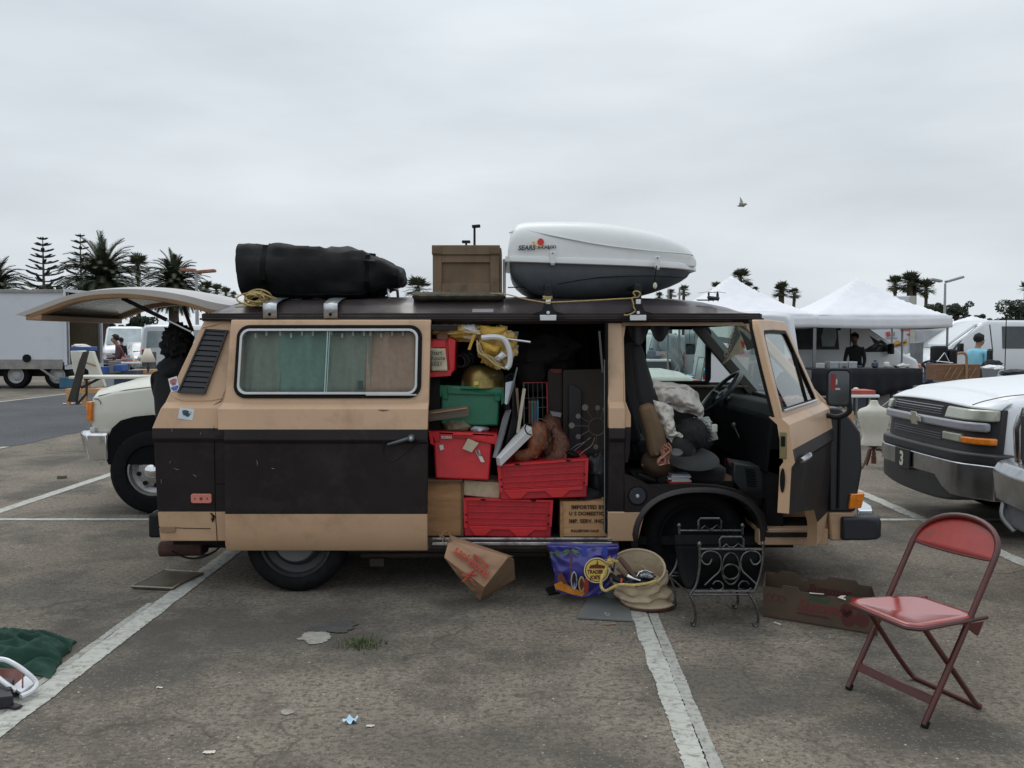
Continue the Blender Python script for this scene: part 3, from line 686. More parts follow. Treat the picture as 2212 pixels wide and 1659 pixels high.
slabpath([b0,b1,b2],[.07,.13,.14],5.70,6.20,seatb,'backrest',seat)
a0=at(1392,872,5.62); a1=at(1412,930,5.6); a2=at(1424,985,5.6)
slabpath([a0,a1,a2],[.10,.12,.13],5.56,5.66,seatt,'side_bolster',seat,.035)
g=MB(); g.blob(at(1425,1000,5.68),(.12,.10,.10),3,.1); g.build('seat_hinge',mat('hinge_brown',(.08,.045,.025),.7),seat)
g=MB(); g.cyl(at(1419,979,5.552),at(1419,979,5.545),.014); g.build('seat_button',mat('btn',(.09,.055,.03),.4),seat)
g=MB(); g.prism([(.92,5.62,.62),(1.33,5.62,.62),(1.36,5.62,.745),(.92,5.62,.73)],(0,.56,0)); g.build('cushion',seatb,seat,bevel=.04,seg=3)
g=MB(); g.box((1.1,5.9,.60),(.6,.5,.10)); g.build('seat_box',darkint,seat)
seat2=thing_part('driver_seat',van,(.85,6.7,.6))
g=MB(); g.prism([(.80,6.5,.8),(.95,6.5,.8),(.83,6.5,1.25),(.74,6.5,1.25)],(0,.5,0)); g.build('backrest',seatb,seat2,bevel=.03)
g=MB(); g.prism([(.9,6.5,.7),(1.35,6.5,.7),(1.38,6.5,.84),(.9,6.5,.81)],(0,.5,0)); g.build('cushion',seatb,seat2,bevel=.03)
g=MB(); g.box((1.15,6.3,.58),(.95,1.5,.04)); g.box((1.62,6.1,.62),(.1,1.2,.5)); g.build('cab_floor',darkint,van)
g=MB(); g.cyl(at(1585,919,6.2),at(1613,980,6.15),.006); g.blob(at(1585,919,6.2),(.018,.018,.02),0,0); g.build('gear_lever',mat('lever',(.12,.12,.12),.4,.5),van)
# partition behind the cab so the load bay stays dark
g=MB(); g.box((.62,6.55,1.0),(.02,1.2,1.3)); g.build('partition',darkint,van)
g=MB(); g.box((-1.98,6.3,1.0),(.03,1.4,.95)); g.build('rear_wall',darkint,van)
# drape of dark cloth at the top of the cab opening
g=MB()
def dr(u,v):
 x=1355+92*u; y0=694; d=48*(math.sin(min(1,u*1.9)*math.pi)**.7 if u<.53 else .84*math.sin((u-.53)/.47*math.pi)**.6)+4
 return at(x,y0+d*v,5.64+.03*math.sin(u*19)+.02*v)
g.grid(dr,40,8); g.build('headliner_drape',mat('drape',(.045,.045,.047),.85,var=.2),van,solid=.006)
# sun visor and rear view mirror
g=MB(); g.prism([at(x,y,6.05) for x,y in ((1585,700),(1640,702),(1640,748),(1614,757),(1611,745),(1596,727))],(0,.012,0)); g.build('sun_visor',mat('visor',(.05,.045,.04),.7),van)
# --- sliding door, slid back along the outside
OF=.075
sx0=XZ(500,688,OF)[0]; sxr=XZ(928,780,OF)[0]
dl=lambda z:lerp([(.27,XZ(489,1190,OF)[0]),(.504,XZ(486,1115,OF)[0]),(1.0,XZ(484,930,OF)[0]),(1.012,XZ(470,925,OF)[0]),(1.15,XZ(471,876,OF)[0]),(1.17,XZ(485,868,OF)[0]),(1.66,XZ(500,688,OF)[0])],z)
dr_=lambda z:lerp([(.27,XZ(924,1190,OF)[0]),(1.16,XZ(926,870,OF)[0]),(1.66,XZ(931,688,OF)[0])],z)
wq0=XZ(509,860,OF); wq1=XZ(911,702,OF)
wx0,wz0,wx1,wz1=XZ(509,780,OF)[0],wq0[1],XZ(911,780,OF)[0],wq1[1]
ins=.030
sdoor=rows_panel('sliding_door',base_z+[.27,.32,.4,.6,.75,.85,wz0+ins,wz1-ins,1.3,1.42,1.628,1.635,1.663],dl,dr_,OF,van,colr,th=.045,hole=(wx0+ins,wz0+ins,wx1-ins,wz1-ins),bevel=.004)
def wring(g,o,i_,r0,r1,off,dep):
 oz=rrect(wx0+o,wz0+o,wx1-o,wz1-o,r0,7); iz=rrect(wx0+i_,wz0+i_,wx1-i_,wz1-i_,r1,7)
 g.ring([SS(x,z,off) for x,z in oz],[SS(x,z,off) for x,z in iz],(0,-dep,0))
g=MB(); wring(g,.0,.034,.075,.05,OF-.004,.016); g.build('window_seal',rubber,sdoor,bevel=.003)
g=MB(); wring(g,.023,.037,.055,.045,OF-.002,.026)
for a,b,yy in ((622,795,849),(790,900,853)):p,q_=sd(a,yy,OF+.02),sd(b,yy,OF+.02); g.box((p+q_)/2,((q_-p).length,.008,.010))
g.build('window_frame',mat('white_alu',(.48,.48,.47),.35,.4),sdoor,bevel=.002)
tilt=math.atan2(5.56-5.44,1.64-1.165)
def pane(x0,x1,dy,m,nm):
 g=MB(); g.poly([SS(x,z,OF+dy) for x,z in ((x0,wz0+.034),(x1,wz0+.034),(x1,wz1-.034),(x0,wz1-.034))]); g.build(nm,m,sdoor,smooth=False)
xm=XZ(705,780,OF)[0]; xA=XZ(594,780,OF)[0]; xB=XZ(797,780,OF)[0]
gt1=glass('window_tint',(.78,.83,.80),.02,.05)
pane(wx0+.034,xm,.012,gt1,'window_pane'); pane(xm-.01,wx1-.034,.004,gt1,'window_pane')
g=MB(); p=SS(xm,wz0+.035,OF+.014); q_=SS(xm+.004,wz1-.035,OF+.014); g.cyl(p,q_,.004,n=6); p=p+V((.012,0,0)); q_=q_+V((.012,0,0)); g.cyl(p,q_,.0025,n=6); g.build('pane_edge',mat('edge_green',(.30,.42,.38),.3),sdoor)
c1=mat('curtain_grey',(.20,.215,.185),.9,var=.12,scale=30); c2=mat('curtain_teal',(.14,.22,.19),.9,var=.12,scale=30); c3=mat('curtain_brown',(.40,.245,.185),.9,var=.12,scale=30)
hook=mat('curtain_hook',(.42,.46,.45),.6)
def curtain(x0,x1,m,sd_,dy):
 g=MB(); g.grid(lambda u,v:SS(x0+(x1-x0)*u,wz0+.02+(wz1-wz0-.045)*v,OF-.035+dy)+V((0,.012*math.sin(u*(x1-x0)*42+sd_+v*1.5)+.008*noise.noise(V((u*9,v*2,sd_))),0)),40,8)
 g.m(1); k=int((x1-x0)/.066)
 for i in range(k):
  xx=x0+.02+i*.066; p=SS(xx,wz1-.052-.012*(i%3==1),OF-.018+dy); g.box(p,(.011,.003,.026))
 g.build('curtain',[m,hook],sdoor,solid=.002)
curtain(wx0+.02,xA+.03,c1,0,0); curtain(xA,xm+.02,c2,2,.006); curtain(xm,xB+.01,c1,4,0); curtain(xB-.02,wx1-.02,c3,5,-.004)
g=MB(); p=sd(778,831,OF+.012); g.box(p,(.030,.016,.055)); g.build('window_catch',mat('catch',(.045,.06,.06),.4),sdoor,bevel=.005)
g=MB(); p=sd(838,960,OF); q_=sd(889,945,OF);
g.tube([p+V((0,-.012,0)),(p+q_)/2+V((0,-.028,0)),q_+V((0,-.024,0))],[.009,.011,.012],8); g.cyl(q_+V((0,.01,0)),q_+V((0,-.038,0)),.020,n=16); g.m(1).cyl(q_+V((0,-.036,0)),q_+V((0,-.041,0)),.010,n=14)
g.build('door_handle',[mat('handle_grey',(.10,.11,.12),.35,.3),alu],sdoor,bevel=.002)
g=MB(); g.tube(smoothpath([sd(*p,OF+.001) for p in ((830,952),(828,975),(838,992),(848,996),(862,988),(885,968),(905,955),(924,953))],5),.0045,6); g.build('handle_recess',brown,sdoor)
g=MB(); g.poly([sd(816,886,OF+.001),sd(824,883,OF+.001),sd(842,886,OF+.001),sd(828,889,OF+.001)]); g.build('dent',mat('dent',(.10,.07,.05),.8),sdoor)
for o_ in sdoor.children:pass
# --- cab door, built shut then swung open on its hinge
HX=XZ(1797,950)[0]; LXX=xb1+.03
def cd(pts,off):return [SS(x,z,off) for x,z in pts]
zb0,zb1=.365,.66
bot=[(HX,.345),(1.54,.345),(1.50,.42),(1.45,.52),(1.37,.60),(1.26,.66),(1.10,.70),(LXX,.70)]
def col_at(z):return 1 if .50<z<ZT else 0
g=MB(); zsd=[.345,.42,ZB,.60,.70,.85,.925,.95,1.0,ZT,1.08,1.13,1.165]
for lay in (0,.055):
 rows=[]
 for z in zsd:
  xr_=HX; xl_=LXX if z>=.70 else lerp([(.345,1.66),(.42,1.63),(.52,1.54),(.60,1.42),(.66,1.28),(.70,LXX)],z)
  rows.append([g.v(SS(xl_+(xr_-xl_)*i/8,z,0)+V((0,lay,0))) for i in range(9)])
 for j in range(len(zsd)-1):
  g.m(col_at((zsd[j]+zsd[j+1])/2) if lay==0 else 2)
  for i in range(8):g.face([rows[j][i],rows[j][i+1],rows[j+1][i+1],rows[j+1][i]])
 if lay==0:r0=rows
g.m(0)
for j in range(len(zsd)-1):
 g.face([r0[j][0],r0[j+1][0],rows[j+1][0],rows[j][0]]); g.m(2 if False else 0); g.face([r0[j][8],rows[j][8],rows[j+1][8],r0[j+1][8]])
for i in range(8):g.face([r0[0][i],rows[0][i],rows[0][i+1],r0[0][i+1]]); g.face([r0[-1][i],r0[-1][i+1],rows[-1][i+1],rows[-1][i]])
cdoor=g.build('cab_door',[tan,brown,mat('door_card',(.035,.03,.028),.7)],van,ang=25,label='open cab door with tan window frame')
# window frame: closed loop of tube-like bars with flat section
WF_o=[(LXX,1.160),(LXX+.005,1.40),(LXX+.012,1.60),(LXX+.04,1.64),(1.02,1.645),(1.37,1.64),(1.41,1.62),(1.60,1.42),(1.80,1.22),(1.86,1.160)]
WF_i=[(LXX+.075,1.185),(LXX+.078,1.40),(LXX+.085,1.56),(LXX+.10,1.585),(1.02,1.59),(1.34,1.588),(1.375,1.57),(1.55,1.39),(1.71,1.225),(1.735,1.185)]
g=MB(); g.ring(cd(WF_o,.0),cd(WF_i,.0),(0,.035,0)); g.build('window_frame',tan,cdoor,bevel=.006)
WF_j=[(x+(.014 if x<1 else-.014 if x>1.3 else 0),z+(.014 if z<1.2 else-.014 if z>1.55 else 0)) for x,z in WF_i]
g=MB(); g.ring(cd(WF_i,-.002),cd(WF_j,-.002),(0,.02,0)); g.build('window_rubber',rubber,cdoor)
g=MB(); g.ring(cd([(x,z) for x,z in WF_o],-.037),cd([(x+(.03 if x<1 else-.03 if x>1.3 else 0),z) for x,z in WF_o],-.037),(0,.012,0)); g.build('door_seal',rubber,cdoor)
g=MB(); p,q_=SS(LXX+.1,1.19,.004),SS(1.72,1.19,.004); g.cyl(p,q_,.007,n=6); g.build('window_trim',alu,cdoor)
g=MB(); g.poly(cd(WF_j,-.014)); g.build('window_pane',glass('door_glass',(.80,.87,.85),.0),cdoor,smooth=False)
g=MB(); g.cyl(SS(1.50,1.19,-.012),SS(1.44,1.56,-.012),.009,n=6); g.build('quarter_light_bar',rubber,cdoor)
hz=.965
g=MB(); g.tube([SS(LXX+.05,hz-.01,.02),SS(LXX+.13,hz+.002,.042),SS(LXX+.25,hz-.002,.028)],[.013,.016,.012],8); g.build('door_handle',mat('chrome_handle',(.45,.46,.48),.25,.9),cdoor)
g=MB(); g.box((LXX-.002,5.425,1.03),(.006,.034,.13)); g.m(1).box((LXX-.006,5.425,1.05),(.008,.02,.05)); g.build('door_latch',[mat('brass_latch',(.22,.19,.09),.4,.6),rubber],cdoor,bevel=.003)
g=MB(); g.prism([(LXX-.002,5.425+.012*math.cos(t),.86+.06*math.sin(t)) for t in [k*math.pi/8 for k in range(16)]],(-.005,0,0)); g.build('edge_slot',rubber,cdoor)
# mirror
mc=SS(1.80,1.22,.17)
g=MB(); g.tube(smoothpath([SS(1.78,1.10,.0),SS(1.79,1.09,.06),SS(1.80,1.13,.13),mc]),.016,8); g.build('mirror_arm',blackp,cdoor)
MIR=(g,mc)
repivot(cdoor,V((HX,yv(.95)+.02,0)))
for ch in cdoor.children:
 ch.location=-(V((HX,yv(.95)+.02,0))-org(van)); ORG[ch.name]=org(van)
TH=R(61.8); cdoor.rotation_euler=(0,0,TH)
Mdoor=Matrix.Translation(V((HX,yv(.95)+.02,0))) @ Matrix.Rotation(TH,4,'Z') @ Matrix.Translation(-V((HX,yv(.95)+.02,0)))
# mirror head, placed in the open position
pc=at(1812,837,4.98)
Mi=Mdoor.inverted()
g=MB(); xx=V((.93,-.37,0)).normalized(); nn=V((-.37,-.93,0)).normalized(); hh=V((0,0,1))
O=[pc+xx*a+hh*b for a,b in rrect(-.066,-.105,.066,.105,.028,5)]; I=[pc+xx*a+hh*b for a,b in rrect(-.054,-.092,.054,.092,.022,5)]
g.ring(O,I,nn*.012); g.loft([O,[pc-nn*.035+(p-pc)*.85 for p in O]])
for v_ in g.bm.verts:v_.co=Mi @ v_.co
def doorsub(g,name,m,**k):
 o=g.build(name,m,van,**k); o.parent=cdoor; o.location=-(V((HX,yv(.95)+.02,0))-org(van)); return o
doorsub(g,'mirror_housing',blackp,bevel=.004)
g=MB(); g.prism([p+nn*.003 for p in I],nn*.002)
for v_ in g.bm.verts:v_.co=Mi @ v_.co
doorsub(g,'mirror_glass',mat('mirror',(.10,.11,.12),.06,.9,var=.1))
g=MB()
for a,b,w2,h2,mi in ((-.030,.030,.026,.09,0),(-.012,.032,.008,.03,1),(-.005,-.008,.024,.010,1)):
 g.m(mi).prism([pc+nn*.0055+xx*(a+i*w2/2)+hh*(b+j*h2/2) for i,j in ((-1,-1),(1,-1),(1,1),(-1,1))],nn*.0005)
for v_ in g.bm.verts:v_.co=Mi @ v_.co
doorsub(g,'mirror_sticker',[mat('mirror_red',(.22,.02,.02),.4),mat('mirror_cream',(.5,.45,.32),.4)])
# --- tailgate, raised
def tg(x,y):p=at(x,y,5.77); return (p.x,p.z)
outer=[tg(500,660),tg(455,652),tg(400,638),tg(330,627),tg(264,624),(tg(200,628)),tg(150,637),tg(100,654),tg(33,680)]
inner=[tg(490,672),tg(454,668),tg(400,652),tg(330,640),tg(264,634),tg(200,637),tg(150,647),tg(100,665),tg(50,683)]
outer=[(p.x,p.z) for p in smoothpath([V((a,0,b)) for a,b in outer],3)]; inner=[(p.x,p.z) for p in smoothpath([V((a,0,b)) for a,b in inner],3)]
ny=10; Y0,Y1=5.77,7.0
g=MB(); secs=[]
for j in range(ny+1):
 t=j/ny; Y=Y0+(Y1-Y0)*t; e=min(t,1-t)*2; crown=.035*(1-(1-e)**3)
 secs.append([V((x,Y,z+crown)) for x,z in outer]+[V((x,Y,z)) for x,z in inner[::-1]])
g.loft(secs); tgate=g.build('tailgate',[mat('tailgate_paint',(.36,.33,.30),.3,var=.15,scale=2,coat=.5),mat('tail_lip_shade',(.12,.075,.05),.5,var=.3)],van,ang=30)
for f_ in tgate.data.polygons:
 if f_.center.x<at(140,640,5.8).x+.1 and f_.normal.y<-.3:f_.material_index=1  # shade on the gate's left end, put in as a darker brown
g=MB(); fr_in=[(x,z-.004) for x,z in inner[2:-3]]
g.loft([[V((x,Y,z)) for x,z in fr_in] for Y in (5.90,6.87)],caps=False,closed=False); g.build('tailgate_window',mat('tail_glass',(.075,.08,.085),.25,var=.15),tgate,smooth=False)
g=MB()
for Y in (5.80,6.97):g.loft([[V((x,Y-.03,z+.001)),V((x,Y+.06,z+.001)),V((x,Y+.05,z-.028)),V((x,Y-.02,z-.028))] for x,z in inner[1:-1]])
x,z=inner[-1]; g.box((x+.06,6.38,z-.008),(.10,1.2,.035)); g.build('tailgate_frame',mat('inner_tan',(.30,.18,.10),.6,var=.2),tgate,bevel=.004)
g=MB(); A_=at(264,644,5.84); M_=at(360,691,5.86); B_=at(413,717,5.88); g.cyl(A_,M_,.013); g.m(1).cyl(M_,B_,.006); g.build('gas_strut',[rubber,alu],tgate)
g=MB(); A_=at(396,662,6.9); B_=at(416,716,6.92); g.cyl(A_,B_,.014); g.build('gas_strut',mat('strut_brown',(.06,.03,.02),.6),tgate)
# --- roof rack feet
def strapfoot(x,lab):
 g=MB(); xw=at(x,668,5.53).x; w_=.084
 path=[(5.522,1.672),(5.515,1.745),(5.525,1.762),(5.56,1.772),(5.70,1.80),(6.36,1.86),(7.02,1.80),(7.19,1.762),(7.205,1.745),(7.198,1.672)]
 a=[V((xw-w_/2,y,z)) for y,z in path]; b=[V((xw+w_/2,y,z)) for y,z in path]
 for i in range(len(a)-1):g.m(0 if i<2 or i>6 else 1); g.poly([a[i],b[i],b[i+1],a[i+1]])
 g.m(2).cyl((xw,5.512,1.695),(xw,5.505,1.695),.008);
 o=g.build('roof_rack_bar',[mat('foot_silver',(.52,.53,.55),.32,.8,var=.2,scale=30),steel,rubber],van,solid=.004,label=lab)
 g=MB()
 for k in range(10):a_=k*.63; g.cyl(V((xw+.024*math.cos(a_),5.5115,1.713+.014*math.sin(a_))),V((xw+.032*math.cos(a_+.5),5.5115,1.713+.018*math.sin(a_+.5))),.001,n=4)
 g.build('stamped_mark',mat('mark',(.2,.2,.2),.5),o)
strapfoot(584,'bright metal roof bar foot nearest the tailgate'); strapfoot(715,'bright metal roof bar foot above the middle of the curtained window')
def towerfoot(x):
 g=MB(); xw=at(x,668,5.50).x; Yf=5.50
 z0,zt_=1.665,1.80
 for Yf,s_ in ((5.50,1),(7.22,-1)):
  g.m(0).loft([[V((xw-a,Yf-.01*s_,z)),V((xw+a,Yf-.01*s_,z)),V((xw+a,Yf+.05*s_,z)),V((xw-a,Yf+.05*s_,z))] for a,z in ((.050,1.69),(.042,1.715),(.030,1.74),(.020,1.775),(.020,1.87))])
  g.m(0).prism([(xw-.115,Yf+.0,1.695),(xw-.05,Yf,1.705),(xw,Yf,1.73),(xw+.05,Yf,1.705),(xw+.115,Yf,1.695),(xw+.05,Yf,1.715),(xw,Yf,1.75),(xw-.05,Yf,1.715)],(0,.02*s_,0))
  g.m(1).box((xw,Yf+.0*s_,1.675),(.10,.024,.035)); g.m(1).box((xw,Yf-.014*s_,1.772),(.03,.006,.03)); g.m(1).cyl((xw,Yf-.012*s_,1.705),(xw,Yf-.018*s_,1.705),.011)
 g.m(0).box((xw,6.36,1.868),(.035,1.7,.025)); g.build('roof_rack_bar',[blackp,alu],van,bevel=.003)
towerfoot(1184); towerfoot(1378)
# ================================================================ things on the roof
def zat(y,Y):return at(1106,y,Y).z
# black duffel bag
dm=mat('duffel_nylon',(.0075,.008,.0085),.7,var=.45,scale=9,bump=.6,bscale=13,spec=.2)
Yd0,Yd1=5.72,6.28
topl=[(505,560),(508,536),(530,530),(560,533),(600,532),(650,536),(700,536),(745,539),(780,546),(808,559),(835,572),(858,584),(866,600)]
botl=[(520,640),(522,644),(540,645),(570,644),(600,643),(650,643),(700,642),(745,641),(780,640),(808,636),(835,620),(858,618),(864,612)]
secs=[]
for i in range(61):
 t=i/60*(len(topl)-1); k=min(int(t),len(topl)-2); f=t-k
 def cr_(L):
  a=L[k]; b=L[k+1]; return (a[0]+(b[0]-a[0])*f,a[1]+(b[1]-a[1])*f)
 xt,yt=cr_(topl); xb_,yb_=cr_(botl); Ym=(Yd0+Yd1)/2
 pt=at(xt,yt,Ym); pt.x=at(xt,yt,5.76).x; pb=at(xb_,yb_,Ym-.1); pb.x=at(xb_,yb_,5.76).x; c=(pt+pb)/2; hz_=(pt.z-pb.z)/2; hy=min(.30,.16+.8*hz_)*(1 if 3<i<57 else .75)
 sec=[]
 for q in range(28):
  a=2*math.pi*q/28; ca,sa=math.cos(a),math.sin(a)
  ex=.62
  y=Ym+hy*math.copysign(abs(ca)**ex,ca); z=c.z+hz_*math.copysign(abs(sa)**ex,sa)
  x=c.x+(pt.x-pb.x)/2*sa
  nrm=V((x*3.2,y*9,z*11)); k_=noise.noise(nrm)*.030+(1-abs(noise.noise(nrm*1.7+V((4,1,2))))*3)*.013
  strap=min(abs(i-16),abs(i-42)); k_-=.014*max(0,1-strap/2.5)
  sec.append(V((x,y-k_*1.4*(1 if ca<0 else-1)*abs(ca),z+k_*sa)))
 secs.append(sec)
g=MB(); g.loft(secs); duf=g.build('duffel_bag',dm,ang=70,label='long black soft duffel bag strapped on the rear of the van roof',cat='bag')
for i in (16,42):
 g=MB(); rg=secs[i]; c=sum(rg,V())/len(rg)
 g.loft([[c+(p-c)*1.015+V((dx,0,0)),c+(p-c)*1.03+V((dx,0,0))] for p in rg[:1] for dx in (0,)],caps=False,closed=False) if False else None
 O=[c+(p-c)*1.03+V((-.016,0,0)) for p in rg]; I=[c+(p-c)*1.005+V((-.016,0,0)) for p in rg]; g.ring(O,I,(.032,0,0))
 g.box(rg[7]+V((0,0,.012)),(.045,.04,.022)); g.build('strap',mat('strap_black',(.005,.005,.006),.7,spec=.1),duf)
g=MB(); g.tube([s_[18]+V((0,-.004,.0)) for s_ in secs[3:52]],.003,5); g.build('zip',blackp,duf)
# rope coil
ropem=mat('yellow_rope',(.42,.31,.13),.8,var=.3,scale=60,bump=.5,bscale=160)
rr=random.Random(9); g=MB(); c0=at(556,645,5.63)
for k in range(9):
 cx_=rr.uniform(-.03,.03); cz_=rr.uniform(-.012,.02); rx=rr.uniform(.055,.10); rz=rr.uniform(.022,.045); ph=rr.uniform(-.3,.3); yy=rr.uniform(-.05,.05)
 P=[c0+V((cx_+rx*math.cos(t)*math.cos(ph)-rz*math.sin(t)*math.sin(ph),yy+.03*math.sin(2*t+k),cz_+rz*math.sin(t)*math.cos(ph)+rx*math.cos(t)*math.sin(ph)*.6)) for t in [q*2*math.pi/24 for q in range(24)]]
 g.tube(P,.0055,6,closed=True)
g.tube(smoothpath([c0+V(p) for p in ((-.10,-.05,-.03),(-.05,-.05,-.03),(.02,-.04,-.01),(.03,-.03,.04),(.06,0,.0))]),.0055,6)
g.tube(smoothpath([c0+V(p) for p in ((-.12,-.06,-.055),(-.06,-.06,-.05),(.0,-.05,-.03),(.06,-.04,.0))]),.0055,6)
g.build('rope_coil',ropem,label='coiled yellow rope on the van roof at the foot of the black duffel bag',cat='rope')
# folded aluminium chair under the bag
g=MB()
A_=at(758,618,5.9); B_=at(836,613,5.9); C_=at(840,642,5.9); D_=at(858,624,6.25); E_=at(860,644,6.25)
g.tube([A_,B_,C_],.011,8); g.tube([B_,D_,E_],.010,8); g.tube([at(760,628,6.2),at(858,626,6.25)],.010,8); g.tube([at(570,648,5.85),at(700,642,5.85)],.009,8); g.tube([at(640,645,6.1),at(840,642,6.1)],.009,8)
g.build('folded_chair_frame',mat('bright_alu',(.7,.71,.73),.25,.9),label='bright aluminium folded chair frame lying under the black duffel bag',cat='folding chair')
# wooden trunk
g=MB(); tk=mat('olive_trunk',(.16,.105,.058),.65,var=.25,scale=6,dirt=(.07,.05,.03),dfac=.6,dscale=8,bump=.1,bscale=80); tkd=mat('olive_trunk_inner',(.135,.088,.048),.7,var=.25,scale=6)
Yc=5.80; a=at(935,633,Yc); b=at(1082,530,Yc); x0,x1,z0,z1=a.x,b.x-.01,a.z,b.z; D_=.42
trunk=thing('wooden_chest','square olive brown wooden chest on a folded mat on the van roof','chest',(x0,Yc,z0))
g.box(((x0+x1)/2,Yc+D_/2+.01,(z0+z1)/2),(x1-x0-.01,D_,z1-z0-.004)); g.build('box_body',tkd,trunk,bevel=.004)
g=MB(); W_=x1-x0; zl=z1-(z1-z0)*.20
fr_=.058
g.box((x0+fr_/2,Yc,(z0+zl)/2),(fr_,.018,zl-z0)); g.box((x1-fr_/2,Yc,(z0+zl)/2),(fr_,.018,zl-z0)); g.box(((x0+x1)/2,Yc+.001,z0+.03),(W_-2*fr_,.018,.06)); g.box(((x0+x1)/2,Yc+.001,zl-.025),(W_-2*fr_,.018,.048))
g.box((x1+.006,Yc+.2,(z0+z1)/2),(.014,.38,(z1-z0)*.9)); g.build('frame_board',tk,trunk,bevel=.003)
g=MB(); g.box(((x0+x1)/2,Yc+D_/2-.004,(zl+z1)/2),(W_+.008,D_+.03,z1-zl)); g.m(1)
for xx in (x0+.03,x1-.03):g.box((xx,Yc-.02,z1-.03),(.065,.006,.05))
g.build('lid',[tk,tkd],trunk,bevel=.008)
g=MB(); g.box((x1+.03,Yc+.2,(z0+z1)/2-.05),(.018,.30,.24)); g.build('white_plank',mat('offwhite',(.5,.49,.45),.6),bevel=.003,label='narrow off-white panel wedged between the brown trunk and the roof box',cat='panel')
# rolled mat
g=MB(); a=at(893,640,5.72); b=at(1088,641,5.72)
g.loft([[V((a.x+(b.x-a.x)*i/24,5.78+(.14 if i not in (0,24) else .12)*math.copysign(abs(math.cos(q))**.7,math.cos(q)),a.z+.006*noise.noise(V((i*.5,0,0)))+(.030 if i not in (0,24) else .02)*math.sin(q))) for q in [k*math.pi/8 for k in range(16)]] for i in range(25)])
g.build('folded_mat',mat('mat_olive',(.085,.072,.048),.9,var=.4,scale=18,dirt=(.04,.05,.03),dfac=.6,bump=.6,bscale=60),label='folded olive brown felt mat under the wooden trunk on the roof',cat='mat')
# roof cargo box
rb=thing('roof_cargo_box','white and grey plastic roof cargo box above the open side door','roof box',tuple(at(1290,645,6.2)))
Yn=5.72; Yf_=6.72; ym=(Yn+Yf_)/2
lidt=[(1097,556),(1099,530),(1106,502),(1120,488),(1150,484),(1205,483),(1278,485),(1350,494),(1422,508),(1465,524),(1489,541),(1499,558)]
def side_xz(x,y):p=at(x,y,Yn); return p.x,p.z
LT=[(at(x,y,5.98).x,at(x,y,6.0).z) for x,y in lidt]; LT=[(p.x,p.z) for p in smoothpath([V((a,0,b)) for a,b in LT],3)]
zr_=lambda x:lerp([(side_xz(1090,556)[0],side_xz(1090,558)[1]),(side_xz(1500,572)[0],side_xz(1500,572)[1])],x)
secs=[]
for x,z in LT:
 zb=zr_(x)+.006; sec=[]; hw=(Yf_-Yn)/2
 t=(x-LT[0][0])/(LT[-1][0]-LT[0][0]); hw2=hw*(1-.36*max(0,(t-.45)/.55)**2.6); yc_=ym+(hw-hw2)*.0
 h_=max(.004,z-zb)
 for k in range(17):
  a_=math.pi*k/16; c_,s_=math.cos(a_),math.sin(a_)
  sec.append(V((x,yc_-hw2*math.copysign(abs(c_)**.42,c_),zb+h_*1.03*abs(s_)**.50)))
 secs.append(sec)
g=MB(); g.loft(secs); lid=g.build('lid',mat('box_white',(.66,.67,.66),.38,var=.03,scale=2,coat=.15,dirt=(.5,.5,.47),dfac=.25,dscale=3),rb,ang=50)
def hullpts(zf,grow=0,n=44):
 out=[]
 for i in range(n):
  pass
 return out
xa,xb2=LT[0][0],LT[-1][0]
def planring(grow,zoff,xs=0,xe=0):
 P=[]
 hw=(Yf_-Yn)/2
 ts=[0,.01,.03,.08,.15,.3,.45,.6,.72,.82,.90,.96,.99,1]
 def hwat(t):
  h_=hw*(1-.36*max(0,(t-.45)/.55)**2.6)
  if t<.03:h_*=.90+.10*(t/.03)
  if t>.9:h_*=1-.35*((t-.9)/.1)**2
  return h_+grow
 A_=xa-grow+xs; B_=xb2+grow+xe
 for t in ts:x=A_+(B_-A_)*t; P.append(V((x,ym-hwat(t),zr_(x)+zoff)))
 for t in ts[::-1]:x=A_+(B_-A_)*t; P.append(V((x,ym+hwat(t),zr_(x)+zoff)))
 return P
g=MB(); g.loft([planring(.012,.018),planring(.018,.0),planring(.018,-.020),planring(.006,-.022)]); g.build('lid_rim',MATS['box_white'],lid,bevel=.003)
g=MB(); zbot=at(1250,645,5.9).z
def lower(t):
 # profile pulled in toward the bottom and up at the nose
 P=planring(-.012-.16*t**2.2,-.022,xs=.02*t+.10*t**3,xe=-.36*t**1.5)
 out=[]
 for p in P:
  z0=p.z; zz=zbot; out.append(V((p.x,p.y,z0+(zz-z0)*(1-(1-t)**1.35) if t<1 else zz)))
 return out
g.loft([lower(t) for t in (0,.15,.3,.45,.6,.72,.83,.92,1)]); base=g.build('base',mat('box_grey',(.075,.085,.095),.5,var=.1,scale=20,bump=.15,bscale=200),rb,ang=60)
def onside(x,y):
 p=at(x,y,Yn-.003); return p
g=MB(); g.tube(smoothpath([at(*p) for p in ((1100,503,5.79),(1130,497,5.76),(1200,510,5.725),(1290,527,5.715),(1390,540,5.73),(1480,548,5.80),(1496,552,5.87))]),.0055,6); g.build('lid_crease',MATS['box_white'],lid)
g=MB(); g.tube(smoothpath([at(*p) for p in ((1097,621,5.80),(1150,619,5.80),(1210,612,5.765),(1290,600,5.745),(1380,596,5.735),(1430,597,5.78),(1480,600,5.85))]),.004,6); g.build('base_crease',blackp,base)
for (x,y) in ((1194,556),(1420,566)):
 g=MB(); p=at(x,y,Yn-.020); g.m(0).box(p,(.036,.012,.075)); g.m(1).cyl(p+V((0,-.004,.026)),p+V((0,-.011,.026)),.006); g.m(1).box(p+V((0,0,-.044)),(.026,.016,.016)); g.build('latch',[MATS['box_white'],steel],rb,bevel=.003)
